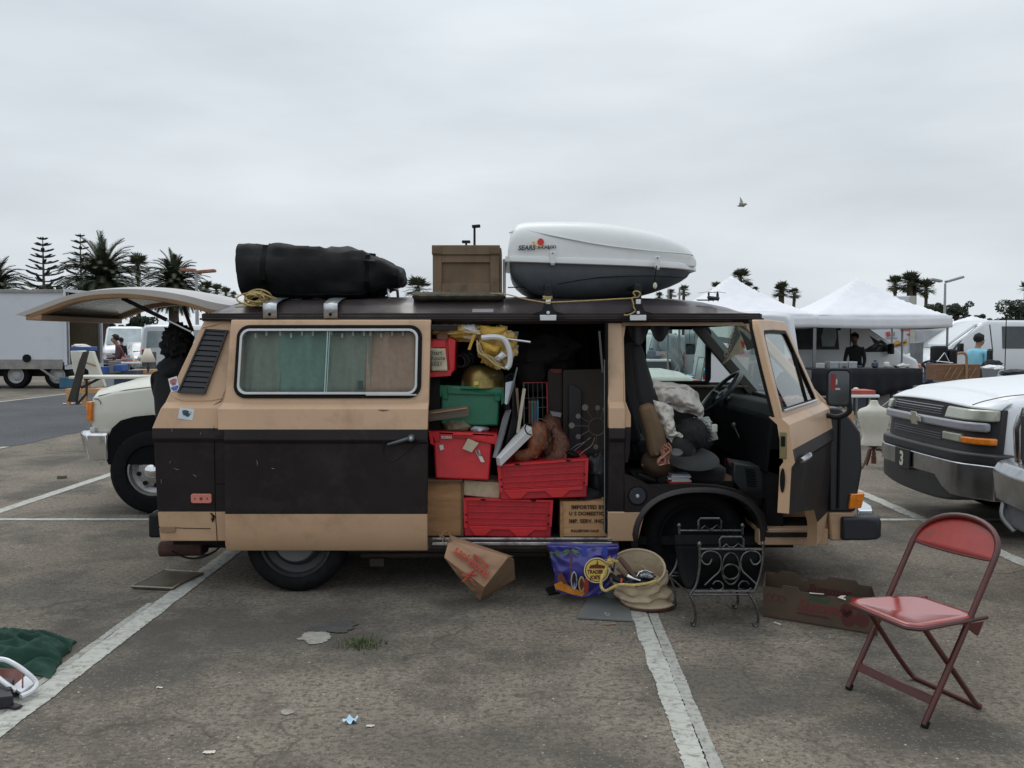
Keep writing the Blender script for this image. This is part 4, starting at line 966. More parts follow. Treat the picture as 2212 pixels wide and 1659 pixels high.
g=MB(); P=[at(1418,574,Yn-.03),at(1416,590,Yn-.035),at(1413,608,Yn-.03),at(1415,618,Yn-.02)]; g.tube(P,.0035,5); g.build('key_cord',rubber,rb)
g=MB(); g.blob(at(1415,617,Yn-.03),(.013,.006,.020),2,.1); g.build('key_tag',mat('tag_cream',(.55,.55,.42),.6),rb)
ink=mat('ink_black',(.02,.02,.02),.5)
xd=(1,0,0)
ly=Yn-.004
yd=V((0,.10,1))
text('SEARS',.040,at(1119,540,ly-.012),(1,0,.02),yd,mat('logo_grey',(.035,.035,.04),.5),lid,'box_lettering',bold=.0016,shear=.25,widen=1.0)
text('X-CARGO',.026,at(1161,537,ly-.012),(1,0,.02),yd,ink,lid,'box_lettering',bold=.0012)
g=MB(); p=at(1168,523,ly-.012); P2=[p+V((.021*math.cos(t),0,.023*math.sin(t))) for t in [k*.3142 for k in range(20)]]; g.m(0).prism(P2,(0,-.002,0))
q_=at(1157,526,ly-.014)
g.m(1).tube(smoothpath([q_+V(v_) for v_ in ((-.020,0,.008),(-.012,0,.012),(-.006,0,-.004),(.006,0,-.014),(.036,0,-.016))]),[.006,.0068,.0068,.006,.006,.006,.006,.006,.006,.006,.006,.006,.006,.005,.005,.005,.005,.005,.004,.004,.004,.003,.003,.002,.002],6)
g.m(2).cyl(at(1186,537,ly-.013),at(1186,537,ly-.015),.005); g.build('box_emblem',[mat('logo_red',(.62,.03,.02),.4),mat('logo_yellow',(.75,.52,.10),.4),ink],lid)
# yellow cord tied along the roof
g=MB()
P=smoothpath([at(*p) for p in ((1060,634,5.66),(1095,636,5.62),(1130,645,5.58),(1175,653,5.49),(1190,653,5.485),(1260,650,5.53),(1330,646,5.53),(1364,644,5.49),(1372,640,5.47),(1368,632,5.47),(1376,629,5.46),(1383,634,5.46),(1378,642,5.47),(1366,644,5.48),(1368,655,5.47),(1369,664,5.47),(1372,672,5.475),(1358,680,5.485),(1348,680,5.495))],5)
g.tube(P,.0042,6)
for k in range(4):c=at(1183,640+k*1.6,5.49); g.tube([c+V((.026*math.cos(t),.026*math.sin(t)+.02,.004*math.sin(t))) for t in [q*math.pi/8 for q in range(16)]],.0042,5,closed=True)
g.build('tie_rope',ropem,label='thin yellow rope tied between the two black roof bar feet',cat='rope')
# toy helicopter
hel=mat('toy_black',(.016,.018,.02),.4); hc=at(1541,651,5.75)
he=thing('toy_helicopter','tiny black twin-rotor toy helicopter standing on the van roof','toy',tuple(hc))
hb=[[hc+V((x,r_*math.cos(q)*.8,.018+z+r_*math.sin(q))) for q in [k*math.pi/5 for k in range(10)]] for x,r_,z in ((-.040,.004,.008),(-.034,.011,.006),(-.02,.013,.004),(.01,.013,.0),(.03,.013,-.001),(.038,.008,.002))]
g=MB(); g.loft(hb); g.box(hc+V((-.030,0,.034)),(.010,.006,.014)); g.box(hc+V((.026,0,.036)),(.016,.007,.024));
for x in (-.03,.0,.03):g.cyl(hc+V((x,-.008,.012)),hc+V((x,-.008,.0)),.002,n=6); g.cyl(hc+V((x,.008,.012)),hc+V((x,.008,.0)),.002,n=6)
g.cyl(hc+V((-.030,0,.04)),hc+V((-.030,0,.058)),.006); g.cyl(hc+V((.026,0,.045)),hc+V((.026,0,.060)),.006); g.build('fuselage',hel,he,bevel=.001)
for x in (-.030,.026):
 g=MB(); c=hc+V((x,0,.058))
 for a_ in (.5,2.6,4.7):g.box(c+V((math.cos(a_),math.sin(a_),0))*.035,(.07,.006,.0018),Matrix.Rotation(a_,3,'Z') @ Matrix.Rotation(.1,3,'Y'))
 g.build('rotor',hel,he)
# ================================================================ load bay
redp=mat('red_plastic',(.56,.016,.022),.42,var=.12,scale=10,dirt=(.22,.015,.02),dfac=.5,dscale=6,coat=.1)
redp2=mat('red_plastic_dark',(.42,.012,.022),.48,var=.12,scale=10,dirt=(.16,.01,.016),dfac=.5,dscale=6)
greenp=mat('green_plastic',(.010,.14,.07),.42,var=.15,scale=8)
paper=mat('paper_cream',(.50,.44,.31),.8,var=.08,scale=20); paperw=mat('paper_white',(.62,.61,.57),.8,var=.05)
zf=.35
def Q(pts,Y):return [at(x,y,Y) for x,y in pts]
def bil(P,u,v):return (P[0]*(1-u)+P[1]*u)*(1-v)+(P[3]*(1-u)+P[2]*u)*v
# P = TL TR BR BL in D pixels
def crate_face(name,label,pts,Y,depth,m,inset=.06,ribs=True,cat='crate',group=None,extra=None,text_=None):
 P=Q(pts,Y); dv=V((0,depth,0)); c=sum(P,V())/4
 o=thing(name,label,cat,tuple((P[2]+P[3])/2),group)
 g=MB(); g.prism(P,dv); g.build('body',m,o,bevel=.006)
 g=MB()
 def bar(u0,v0,u1,v1,t=.012):g.prism([bil(P,u,v)+V((0,-.0005,0)) for u,v in ((u0,v0),(u1,v0),(u1,v1),(u0,v1))],(0,-t,0))
 return o,P,g,bar
# long totes lying on their sides, ribbed bases toward us
def ribbed(label,pts,Y,depth):
 o,P,g,bar=crate_face('plastic_tote',label,pts,Y,depth,redp2,group='red plastic totes in the van')
 for v in (.16,.33,.50,.64):bar(.05,v,.95,v+.02,.006)
 for u in (.07,.22,.40,.58,.76,.92):bar(u,.05,u+.01,.68,.004)
 bar(0,0,1,.05,.012); bar(0,.0,.035,.78,.010); bar(.965,.0,1,.70,.010)
 bar(.07,.68,.90,.70,.006)
 g.build('rib',redp,o,bevel=.001)
 g=MB()
 def trap(a,b,c_,d):g.prism([bil(P,a,.80)+V((0,-.001,0)),bil(P,b,.80)+V((0,-.001,0)),bil(P,c_,.97)+V((0,-.001,0)),bil(P,d,.97)+V((0,-.001,0))],(0,-.012,0))
 g.prism([bil(P,u,v)+V((0,-.001,0)) for u,v in ((.06,.72),(.95,.72),(.95,.80),(.06,.80))],(0,-.012,0)); trap(.07,.32,.24,.12); trap(.52,.80,.72,.60); g.build('foot',redp,o,bevel=.002)
 g=MB()
 for u,v in ((.22,.02),(.78,.02),(.03,.42),(.03,.62),(.96,.4),(.96,.62)):c=bil(P,u,v); g.box(c+V((0,-.013,0)),(.03 if v<.1 else .012,.003,.009))
 g.build('slot',rubber,o)
 return o
ribbed('red ribbed plastic tote on its side resting on the van floor',((1001,1076),(1195,1080),(1190,1162),(1003,1158)),5.52,.45)
ribbed('tilted red ribbed plastic tote on its side, upper of the two below the leather boots',((1074,1004),(1271,990),(1268,1074),(1081,1080)),5.50,.42)
# upright red tote
def tote(label,pts,Y,depth,m,num=None,grp=None,rim=.12,ins=.06):
 P=Q(pts,Y); o=thing('plastic_tote',label,'crate',tuple((P[2]+P[3])/2),grp); dv=V((0,depth,0))
 g=MB(); w_=P[1]-P[0]
 T=[P[0]+w_*ins+V((0,.02,0)),P[1]-w_*ins+V((0,.02,0))]; B_=[P[3],P[2]]
 g.prism([T[0],T[1],B_[1],B_[0]],dv); g.build('body',m,o,bevel=.012,seg=3)
 g=MB(); hgt=(P[3]-P[0]); q0=P[0]; q1=P[1]
 g.prism([q0,q1,q1+hgt*.05,q0+hgt*.05],dv+V((0,.03,0)))
 g.prism([q0+w_*.03,q0+w_*.15,q0+w_*.15+hgt*rim*1.7,q0+w_*.07+hgt*rim*1.7],(0,.03,0)); g.prism([q1-w_*.15,q1-w_*.03,q1-w_*.07+hgt*rim*1.7,q1-w_*.15+hgt*rim*1.7],(0,.03,0))
 g.prism([q0+w_*.15,q1-w_*.15,q1-w_*.15+hgt*rim,q0+w_*.15+hgt*rim],(0,.02,0)); g.box((q0+q1)/2+hgt*.03+V((0,-.008,0)),(w_.length*.30,.02,hgt.length*.05))
 g.prism([q1-w_*.05+hgt*.05,q1,q1-w_*.01+hgt*.38,q1-w_*.06+hgt*.45],dv*.3); g.prism([q0,q0+w_*.05+hgt*.05,q0+w_*.05+hgt*.30,q0-w_*.005+hgt*.26],dv*.3)
 g.build('rim',m,o,bevel=.003)
 return o,P
o,P=tote('upright red plastic tote with paper tags and a white printed number',((926,932),(1073,938),(1056,1038),(940,1034)),5.50,.38,redp,grp='red plastic totes in the van')
text('823865',.022,at(953,947,5.485),(1,0,-.02),(0,0,1),mat('stencil',(.55,.50,.48),.7),o,'tote_number',bold=.0006)
g=MB(); g.prism(Q(((1011,947),(1034,957),(1019,977),(999,969)),5.488),(0,-.002,0)); g.build('paper_tag',paper,o)
g=MB(); g.prism(Q(((1034,970),(1047,998),(1039,998),(1027,974)),5.486),(0,-.002,0)); g.prism(Q(((949,962),(957,960),(959,970),(951,973)),5.499),(0,-.002,0)); g.build('paper_tag',paperw,o)
text('Sa27',.024,at(1028,973,5.482),(.45,0,-.9),(.9,0,.45),ink,o,'tag_lettering',bold=.0008)
# green tote
g_,P=tote('dark green plastic tote behind the wooden drawer front in the van',((944,833),(1088,838),(1076,920),(952,918)),5.62,.38,greenp,rim=.2)
# tilted red tote upper left with paper
o=thing('plastic_tote','red plastic tote with a taped paper label, highest in the van beside the sliding door','crate',tuple(at(955,815,5.6)),'red plastic totes in the van')
g=MB(); P=Q(((928,733),(972,728),(979,803),(970,812),(929,816)),5.56); g.prism(P,(0,.36,0)); g.prism(Q(((966,727),(984,735),(982,800),(970,812)),5.55),(0,.3,0)); g.build('body',redp,o,bevel=.008)
g=MB(); g.prism(Q(((929,737),(962,733),(963,750),(929,752)),5.552),(0,-.012,0)); g.prism(Q(((928,803),(976,799),(974,812),(928,815)),5.552),(0,-.012,0)); g.build('rim',redp,o,bevel=.002)
g=MB(); g.grid(lambda u,v:bil(Q(((928,752),(962,753),(967,800),(933,801)),5.538),u,v)+V((0,-.006*math.sin(u*3+v*4)-.02*v*v,0)),8,10); g.build('paper_label',paper,o,solid=.001)
for k,s_ in enumerate(('Start','Route','5021')):text(s_,.036,at(930.5,766+12*k,5.515),(1,0,.01),(0,0,1),mat('marker',(.10,.09,.08),.7),o,'label_lettering',bold=.0008)
# plywood box and stencilled crate
ply=mat('plywood',(.36,.185,.078),.6,var=.3,scale=3.5,stretch=(1,1,4),dirt=(.17,.085,.035),dfac=.6,dscale=4,bump=.05)
pine=mat('pine_crate',(.50,.28,.13),.65,var=.2,scale=3,stretch=(1,1,9),dirt=(.28,.15,.07),dfac=.4,dscale=5)
o=thing('plywood_box','stained orange plywood box on the van floor beside the sliding door','box',tuple(at(960,1160,5.5)))
a,b=at(916,1159,5.52),at(997,1042,5.52)
g=MB(); g.box(((a.x+b.x)/2,5.72,(a.z+b.z)/2),(b.x-a.x,.36,b.z-a.z)); g.build('side',ply,o,bevel=.003)
g=MB(); g.box(((a.x+b.x)/2,5.71,b.z+.01),(b.x-a.x+.01,.40,.018)); g.box((b.x+.006,5.71,(a.z+b.z)/2),(.012,.37,b.z-a.z)); g.build('lid',mat('ply_edge',(.13,.07,.035),.7,var=.3),o,bevel=.002)
o=thing('stencilled_crate','small pine crate with black stencilled lettering at the front edge of the doorway','crate',tuple(at(1258,1160,5.5)))
a,b=at(1210,1160,5.53),at(1330,1083,5.53)
g=MB(); g.box(((a.x+b.x)/2,5.71,(a.z+b.z)/2),(b.x-a.x,.36,b.z-a.z)); g.build('side',pine,o,bevel=.003)
g=MB(); g.box((a.x+.008,5.524,(a.z+b.z)/2),(.016,.012,b.z-a.z)); g.build('batten',ply,o)
st=mat('burnt_stencil',(.06,.025,.015),.8)
for s_,x,y,sz in (('IMPORTED BY',1234,1099,.0315),('U S DOMESTIC',1229,1113,.0315),('IMP. SERV. INC.',1229,1129,.0315),('FULLERTON CALIF',1233,1149,.020)):
 text(s_,sz,at(x,y,5.522),(1,0,.0),(0,0,1),st,o,'stencil_lettering',bold=.0012,spacing=1.05)
g=MB(); P=Q(((1001,1037),(1079,1043),(1080,1078),(1000,1070)),5.56); g.prism(P,(0,.3,0)); g.build('foam_block',mat('foam',(.48,.40,.27),.9,var=.2,scale=14,bump=.6,bscale=22),bevel=.006,label='pale crinkled block between the plywood box and the tilted red tote',cat='block')
g=MB(); P=Q(((926,888),(1011,876),(1014,899),(926,911)),5.50); g.prism(P,(0,.04,0)); g.m(1).prism(Q(((930,891),(1008,880),(1010,883),(931,894)),5.498),(0,-.004,0)); g.build('drawer_front',[mat('grey_wood',(.105,.085,.065),.8,var=.35,scale=5,stretch=(1,1,6)),ply],bevel=.003,label='weathered grey-brown board leaning across the dark green tote',cat='board')
g=MB(); g.blob(at(988,920,5.66),(.085,.10,.045),4,.2,fold=.05); g.build('folded_cloth',mat('khaki_cloth',(.20,.175,.11),.9,var=.2),label='crumpled khaki cloth lying in the upright red tote below the board',cat='cloth')
g=MB(); g.blob(at(1035,926,5.66),(.06,.08,.02),8,.2); g.build('plastic_wrap',mat('wrap',(.5,.52,.56),.25,coat=.5),label='crumpled clear wrap inside the upright red tote beside the khaki cloth',cat='plastic')
# brass bowl
bo=thing('brass_bowl','large tarnished brass bowl turned upside down on the green tote','bowl',tuple(at(1043,836,5.75)))
brass=mat('old_brass',(.26,.19,.065),.33,.8,var=.3,scale=5,dirt=(.06,.045,.02),dfac=.75,dscale=4)
c=at(1043,835,5.75); g=MB(); g.lathe([(.148,-.006),(.150,.0),(.143,.010),(.142,.045),(.132,.085),(.110,.118),(.085,.135),(.001,.142)],c,40,caps=False); bw=g.build('bowl_body',brass,bo,ang=60)
g=MB()
em=at(1073,812,5.605)
for k,(rx,rz) in enumerate(((.034,.016),(.024,.011),(.013,.006))):g.tube([em+V((rx*math.cos(t)+.003*math.sin(3*t),.012*math.cos(t)+.004,rz*math.sin(t)-.2*rx*math.cos(t))) for t in [q*math.pi/10 for q in range(20)]],.0022,5,closed=True)
g.build('embossed_mark',mat('mark_brown',(.05,.032,.015),.6),bw)
g=MB(); g.box(at(1029,828,5.60),(.028,.002,.022)); g.build('price_tag',mat('tag_yellow',(.6,.55,.12),.6),bw)
# corrugated duct
g=MB(); c=at(1000,778,5.70)
for k in range(3):
 cc=c+V((.018*k,.05*k,.008*k)); ax=V((-.35,-.9,-.15)).normalized(); g.lathe([(.034+.006*k,0),(.040+.006*k,0),(.040+.006*k,.05),(.034+.006*k,.05),(.034+.006*k,0)],cc,24,ax,caps=False)
g.build('metal_cups',mat('dark_tin',(.10,.10,.11),.3,.8),label='nest of dark metal cups between the red tote and the brass bowl',cat='cups')
# wrapped yellow and white packages
rr=random.Random(21)
ym_=mat('envelope_yellow',(.50,.30,.045),.6,var=.25,scale=9); ymc=mat('envelope_cream',(.46,.36,.17),.7,var=.2,scale=9); wp=mat('wrap_white',(.58,.58,.58),.4,var=.1); gb=mat('grey_bag',(.30,.29,.28),.4,var=.2)
def sheet(label,pts,Y,m,name='padded_envelope',cat='envelope',grp='bags and envelopes stuffed in the van',bulge=.03,sd_=0,lean=0):
 P=Q(pts,Y)
 g=MB(); g.grid(lambda u,v:bil(P,u,v)+V((0,-bulge*math.sin(math.pi*u)*math.sin(math.pi*v)+.012*noise.noise(V((u*4,v*4,sd_)))+lean*v,.004*noise.noise(V((u*7,v*7,sd_+3))))),12,10)
 return g.build(name,m,solid=.003,label=label,cat=cat,group=grp)
hpm=mat('heap_mix',(.52,.33,.07),.6,var=.3,scale=7,dirt=(.60,.58,.54),dfac=1,dscale=9,bump=.3,bscale=14)
g=MB(); g.blob(at(1074,750,5.60),(.115,.07,.12),11,.25,4,40,26,fold=.10); g.build('plastic_bag',hpm,ang=70,label='big crumpled yellow and white plastic bag at the core of the heap',cat='bag',group='bags and envelopes stuffed in the van')
g=MB(); g.blob(at(1000,716,5.66),(.20,.10,.055),12,.3,4,40,22,fold=.10); g.build('plastic_bag',hpm,ang=70,label='long crumpled yellow and white bag lying behind the taped red tote',cat='bag',group='bags and envelopes stuffed in the van')
sheet('long cream and yellow paper bundle above the taped red tote',((929,712),(985,712),(1022,730),(930,722)),5.62,ymc,sd_=1,bulge=.05)
sheet('folded ochre envelope at the top left of the stuffed bags',((960,706),(1010,705),(1030,724),(985,722)),5.60,ymc,sd_=2)
sheet('white crumpled plastic sheet between the yellow envelopes',((985,703),(1025,700),(1036,722),(1003,720)),5.58,wp,'plastic_sheet','plastic',sd_=3)
sheet('bright yellow envelope at the top of the heap of bags',((1036,703),(1096,708),(1080,730),(1042,738)),5.56,ym_,sd_=4)
sheet('grey plastic bag behind the aluminium tube',((1060,712),(1121,716),(1116,738),(1066,732)),5.66,gb,'plastic_bag','bag',sd_=5)
sheet('bulging yellow envelope in the middle of the heap, above the brass bowl',((1035,733),(1083,750),(1075,768),(1046,764)),5.52,ym_,sd_=6,bulge=.05)
sheet('ochre folded envelope hanging lowest over the brass bowl',((1034,752),(1070,770),(1092,797),(1050,778)),5.53,ymc,sd_=7)
sheet('white marked envelope flap over the brass bowl',((1084,759),(1096,768),(1078,782),(1067,773)),5.505,wp,sd_=8)
sheet('small yellow envelope at the right of the heap',((1097,740),(1112,738),(1106,768),(1099,772)),5.60,ym_,sd_=9)
sheet('grey white bag end hanging right of the yellow heap',((1108,742),(1121,746),(1118,758),(1104,766)),5.62,gb,'plastic_bag','bag',sd_=10)
g=MB(); g.tube(smoothpath(Q(((1040,730),(1068,728),(1088,733),(1098,750),(1102,770),(1100,788),(1094,796)),5.50)),.017,8); g.build('twisted_bag',wp,label='twisted white plastic bag looped over the yellow envelopes',cat='bag',group='bags and envelopes stuffed in the van')
g=MB(); g.prism(Q(((1021,723),(1028,722),(1016,756),(1010,755)),5.52),(0,.006,0)); g.build('paper_strip',ym_,label='narrow yellow paper strip hanging from the heap of bags',cat='paper')
g=MB(); g.tube(smoothpath(Q(((1031,735),(1034,760),(1052,772),(1072,789),(1094,797)),5.50)),.006,6); g.build('bag_string',ymc,label='ochre cord running down across the heap of yellow envelopes',cat='cord')
g=MB(); g.prism(Q(((943,726),(951,716),(968,720),(966,734),(946,733)),5.53),(0,.01,0)); g.build('brown_paper',mat('brown_paper',(.17,.08,.05),.8),label='small brown paper scrap on top of the taped red tote',cat='paper')
g=MB(); g.cyl(at(1086,731,5.55),at(1146,739,5.50),.007); g.build('metal_tube',alu,label='thin aluminium tube sticking out of the heap of bags',cat='tube')
g=MB(); g.box(at(940,850,5.72),(.03,.03,.40),Matrix.Rotation(R(2),3,'Y')); g.build('metal_post',mat('post_grey',(.10,.11,.12),.5,.3),label='grey upright metal strip beside the green tote',cat='post')
# long silver blades, frames, box
g=MB()
def blade(pts,Y0,Y1,th,m,name,label,cat):
 g=MB(); P=[at(x,y,Y0+(Y1-Y0)*i/(len(pts)-1)) for i,(x,y) in enumerate(pts)]; g.prism(P,(0,th,0)); return g.build(name,m,bevel=.002,label=label,cat=cat)
silver=mat('silver_blade',(.36,.38,.41),.3,.7,var=.25,scale=8)
blade([(1092,826),(1110,822),(1100,868),(1095,875),(1090,872)],5.55,5.5,.02,silver,'steel_trowel','broad silver metal blade leaning right of the green tote','tool')
blade([(1116,793),(1118,795),(1110,835),(1099,872),(1096,872),(1106,832)],5.52,5.5,.004,silver,'steel_ruler','thin silver blade rising above the broad metal blade','tool')
blade([(1093,886),(1100,884),(1096,905),(1073,990),(1064,988),(1085,905)],5.52,5.46,.03,mat('grey_ski',(.24,.23,.25),.4,var=.2),'grey_plank','long grey metal-edged plank slanting behind the upright red tote','plank')
blade([(1101,886),(1104,886),(1090,940),(1077,985),(1073,988),(1088,935)],5.55,5.50,.03,silver,'silver_strip','thin silver strip beside the slanting grey plank','strip')
g=MB(); g.tube([at(1094,874,5.5),at(1097,885,5.5)],.018,10); g.blob(at(1099,818,5.6),(.03,.03,.03),2,.3); g.tube(smoothpath(Q(((1092,826),(1096,812),(1108,808),(1112,820)),5.56)),.006,6); g.build('tool_grip',rubber,label='black grip joining the silver blade and the slanting plank',cat='handle')
blade([(1129,839),(1136,840),(1122,936),(1115,935)],5.58,5.56,.03,mat('cream_wood',(.46,.42,.33),.6),'picture_frame','cream wooden frame edge standing beside the wire basket','frame')
blade([(1113,840),(1119,838),(1123,892),(1131,840),(1128,905),(1119,905)],5.62,5.60,.02,mat('brown_wood',(.22,.14,.09),.6,var=.2),'folded_stand','brown wooden folded stand behind the cream frame','stand')
blade([(1107,816),(1112,820),(1121,895),(1100,990),(1086,985),(1106,900)],5.66,5.6,.02,mat('dark_board',(.028,.026,.025),.6),'dark_board','dark leaning board between the slanting plank and the cream frame','panel')
o=thing('white_box','flat white slanted cardboard box with a black loop handle','box',tuple(at(1110,990,5.5)))
A_=[at(1071,989,5.46),at(1079,999,5.43),at(1145,959,5.45),at(1149,923,5.53),at(1137,913,5.60),at(1137,913,5.62)]
g=MB(); t0=at(1072,988,5.47); t1=at(1137,913,5.62); t2=at(1133,945,5.42); t3=at(1078,993,5.43); dn=V((.012,.0,-.028)); dn2=V((.0,.0,-.045))
a1,b1,c1_,d1=at(1071,988,5.50),at(1137,912,5.62),at(1130,948,5.44),at(1079,1000,5.42)
e1=at(1149,923,5.62); f1=at(1145,960,5.46)
T_=[at(1071,988,5.49),at(1134,915,5.63),at(1149,923,5.55),at(1080,990,5.42)]
g.loft([T_,[p+V((.006,.01,-.05)) for p in T_]]); g.build('box_body',mat('white_card',(.66,.65,.64),.55,var=.04),o,bevel=.003)
g=MB(); g.tube(smoothpath([at(*p) for p in ((1149,918,5.50),(1139,916,5.48),(1134,925,5.47),(1139,936,5.47),(1148,940,5.48))]),.004,6); g.build('loop_handle',rubber,o)
# wire basket with red rim and folders
o=thing('wire_basket','wire basket with a red rim holding coloured books, deep in the van','basket',tuple(at(1157,915,5.9)))
g=MB(); rc_=Q(((1131,827),(1181,826),(1183,912),(1132,915)),5.85)
g.m(1).tube([rc_[3],rc_[0]],.005,6); g.m(0).tube([rc_[0],rc_[1],rc_[2]],.005,6)
for u in (.2,.4,.6,.8):g.m(1).tube([bil(rc_,u,.0),bil(rc_,u,1)],.0018,4)
for v in (.38,.62):g.m(1).tube([bil(rc_,0,v),bil(rc_,1,v)],.0022,4)
g.build('wire_frame',[mat('red_wire',(.40,.05,.05),.5),mat('grey_wire',(.25,.25,.25),.4,.5)],o)
for k,(cc,nm) in enumerate((((.13,.04,.03),'brown red'),((.03,.20,.10),'green'),((.13,.06,.22),'purple'),((.03,.22,.25),'turquoise'))):
 g=MB(); x=1141.5+k*5.6; g.box(at(x+2.2,889,5.92),(.014,.16,.155)); g.m(1).box(at(x+2.2,869,5.835),(.006,.002,.01))
 g.build('book',[mat('book_'+nm.replace(' ','_'),cc,.5),mat('gold',(.4,.3,.1),.4)],bevel=.001,label=nm+' book spine standing in the wire basket',cat='book',group='books in the wire basket')
# leather boots
lea=mat('boot_leather',(.20,.065,.025),.55,var=.4,scale=14,bump=.9,bscale=24,dirt=(.05,.018,.010),dfac=.9,dscale=12)
def boot(label,pts,rads,Y,lm=None):
 o=thing('cowboy_boot',label,'boot',tuple(at(pts[0][0],pts[0][1]+8,Y)),'leather boots in the van')
 P=smoothpath([at(x,y,Y+d) for x,y,d in pts],6); rr_=smoothpath([V((r_,0,0)) for r_ in rads],6)
 secs=[]
 for i,p in enumerate(P):
  t=(P[min(i+1,len(P)-1)]-P[max(i-1,0)]).normalized(); a=t.cross(V((0,1,0))).normalized(); b=V((0,1,0)); r_=max(.004,rr_[i].x)
  secs.append([p+a*(math.cos(q)*r_*(1+.30*noise.noise(p*14+V((math.cos(q)*1.5,math.sin(q)*1.5,0)))))+b*(math.sin(q)*r_*.85) for q in [k*math.pi/9 for k in range(18)]])
 g=MB(); g.loft(secs); g.build('leather_upper',lm or lea,o,ang=70)
 g=MB()
 for j in (len(P)//2,len(P)*3//4):p=P[j]; g.tube([p+V((.03*math.cos(q),-rads[len(rads)//2]*.9+.01,.03*math.sin(q*2))) for q in [k*math.pi/10 for k in range(20)]],.0018,4,closed=True)
 g.build('stitching',mat('stitch',(.33,.16,.07),.6),o)
 return o
lead=mat('tooled_leather',(.10,.034,.018),.6,var=.5,scale=20,bump=1.0,bscale=30,dirt=(.03,.012,.008),dfac=.9,dscale=14)
boot('rust brown leather boot with its toe pointing at the red tote',[(1108,985,0),(1114,984,0),(1128,985,0),(1150,978,0),(1160,955,0),(1163,930,.02),(1168,912,.05)],[.006,.028,.038,.048,.060,.056,.040],5.60)
boot('dark brown leather boot behind, leaning to the right',[(1172,992,0),(1185,985,0),(1194,970,0),(1192,945,0),(1190,918,.03),(1196,896,.06)],[.03,.075,.08,.07,.062,.04],5.72,lead)
boot('third leather boot lying right, ending in a dark sole',[(1178,998,0),(1198,990,0),(1212,978,0),(1210,950,.02),(1196,925,.03)],[.02,.05,.055,.05,.03],5.62,lead)
g=MB()
for k in range(5):rr_b=at(1170+9*k,925+12*k,5.53); P=[rr_b+V((.045*math.cos(t*1.1+k),-.01,.06*math.sin(t*.9+k*2))) for t in [q*.45 for q in range(9)]]; g.tube(P,.0028,5)
g.build('leather_laces',mat('lace_brown',(.12,.05,.03),.6,var=.3),label='tangle of brown leather laces hanging over the boots',cat='laces')
g=MB(); g.blob(at(1236,981,5.60),(.05,.05,.020),5,.05,rot=Matrix.Rotation(R(20),3,'Y')); g.build('dark_sole',rubber,label='dark oval shoe sole in front of the metal sunburst',cat='shoe')
# sunburst
sb=thing('metal_sunburst','dark metal sunburst ornament with disc tips beside the door pillar','ornament',tuple(at(1290,1000,5.75)))
dmet=mat('dull_metal',(.11,.10,.09),.5,.5,var=.3); dd=mat('disc_metal',(.16,.14,.12),.5,.3,var=.3)
c=at(1290,922,5.75); g=MB(); g.tube([c+V((.055*math.cos(t),0,.055*math.sin(t))) for t in [k*math.pi/12 for k in range(24)]],.003,6,closed=True); g.build('centre_ring',dmet,sb)
for (x,y,r_) in ((1264,880,.020),(1291,881,.016),(1249,899,.016),(1235,919,.019),(1249,943,.016),(1287,965,.016),(1306,884,.014)):
 e_=at(x,y,5.74); d_=(e_-c).normalized(); g=MB(); g.m(0).cyl(c+d_*.055,e_,.0025,n=6); g.m(1).cyl(e_+V((0,.003,0)),e_-V((0,.003,0)),r_,n=20); g.build('ray',[dmet,dd],sb)
g=MB()
for pth_ in (((1276,945),(1262,955),(1245,962),(1232,972)),((1273,946),(1255,962),(1240,973)),((1285,945),(1278,962),(1262,974),(1250,985))):g.tube(smoothpath(Q(pth_,5.66)),.0025,5)
g.build('bent_wires',mat('wire_grey',(.2,.2,.2),.4,.6),label='bundle of bent grey wires below the metal sunburst',cat='wire')
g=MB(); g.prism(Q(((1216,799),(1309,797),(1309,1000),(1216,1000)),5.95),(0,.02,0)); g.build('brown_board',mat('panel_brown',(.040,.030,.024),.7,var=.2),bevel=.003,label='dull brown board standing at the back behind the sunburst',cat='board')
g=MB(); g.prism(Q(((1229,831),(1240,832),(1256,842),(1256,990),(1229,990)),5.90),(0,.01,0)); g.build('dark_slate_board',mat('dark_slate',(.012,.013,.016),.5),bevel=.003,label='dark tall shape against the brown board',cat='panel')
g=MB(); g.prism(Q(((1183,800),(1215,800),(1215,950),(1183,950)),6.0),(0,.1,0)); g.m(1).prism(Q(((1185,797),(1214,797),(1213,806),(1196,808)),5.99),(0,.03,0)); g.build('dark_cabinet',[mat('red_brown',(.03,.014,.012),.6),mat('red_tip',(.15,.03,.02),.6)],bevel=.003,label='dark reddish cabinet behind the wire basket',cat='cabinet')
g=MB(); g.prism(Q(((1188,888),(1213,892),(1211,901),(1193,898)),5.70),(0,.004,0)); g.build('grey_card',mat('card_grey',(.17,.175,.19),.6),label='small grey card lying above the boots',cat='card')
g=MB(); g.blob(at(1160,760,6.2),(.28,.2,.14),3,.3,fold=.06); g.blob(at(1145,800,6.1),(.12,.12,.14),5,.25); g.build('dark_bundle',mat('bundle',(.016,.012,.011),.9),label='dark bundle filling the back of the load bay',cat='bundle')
g=MB(); g.blob(at(1290,1030,5.75),(.10,.10,.16),6,.2,fold=.05); g.build('black_bag',mat('blk_bag',(.012,.015,.017),.5,var=.4),label='black bag squeezed between the red totes and the door pillar',cat='bag')
g=MB(); g.blob(at(1270,1072,5.66),(.09,.08,.05),7,.2); g.build('black_cloth_heap',mat('blk_cloth2',(.016,.016,.018),.8),label='black cloth on top of the stencilled pine crate',cat='cloth')
g=MB(); g.box(at(1298,760,5.62),(.012,.02,.26),Matrix.Rotation(R(-5),3,'Y')); g.build('door_catch_rail',mat('rail_grey',(.14,.14,.14),.5),van)
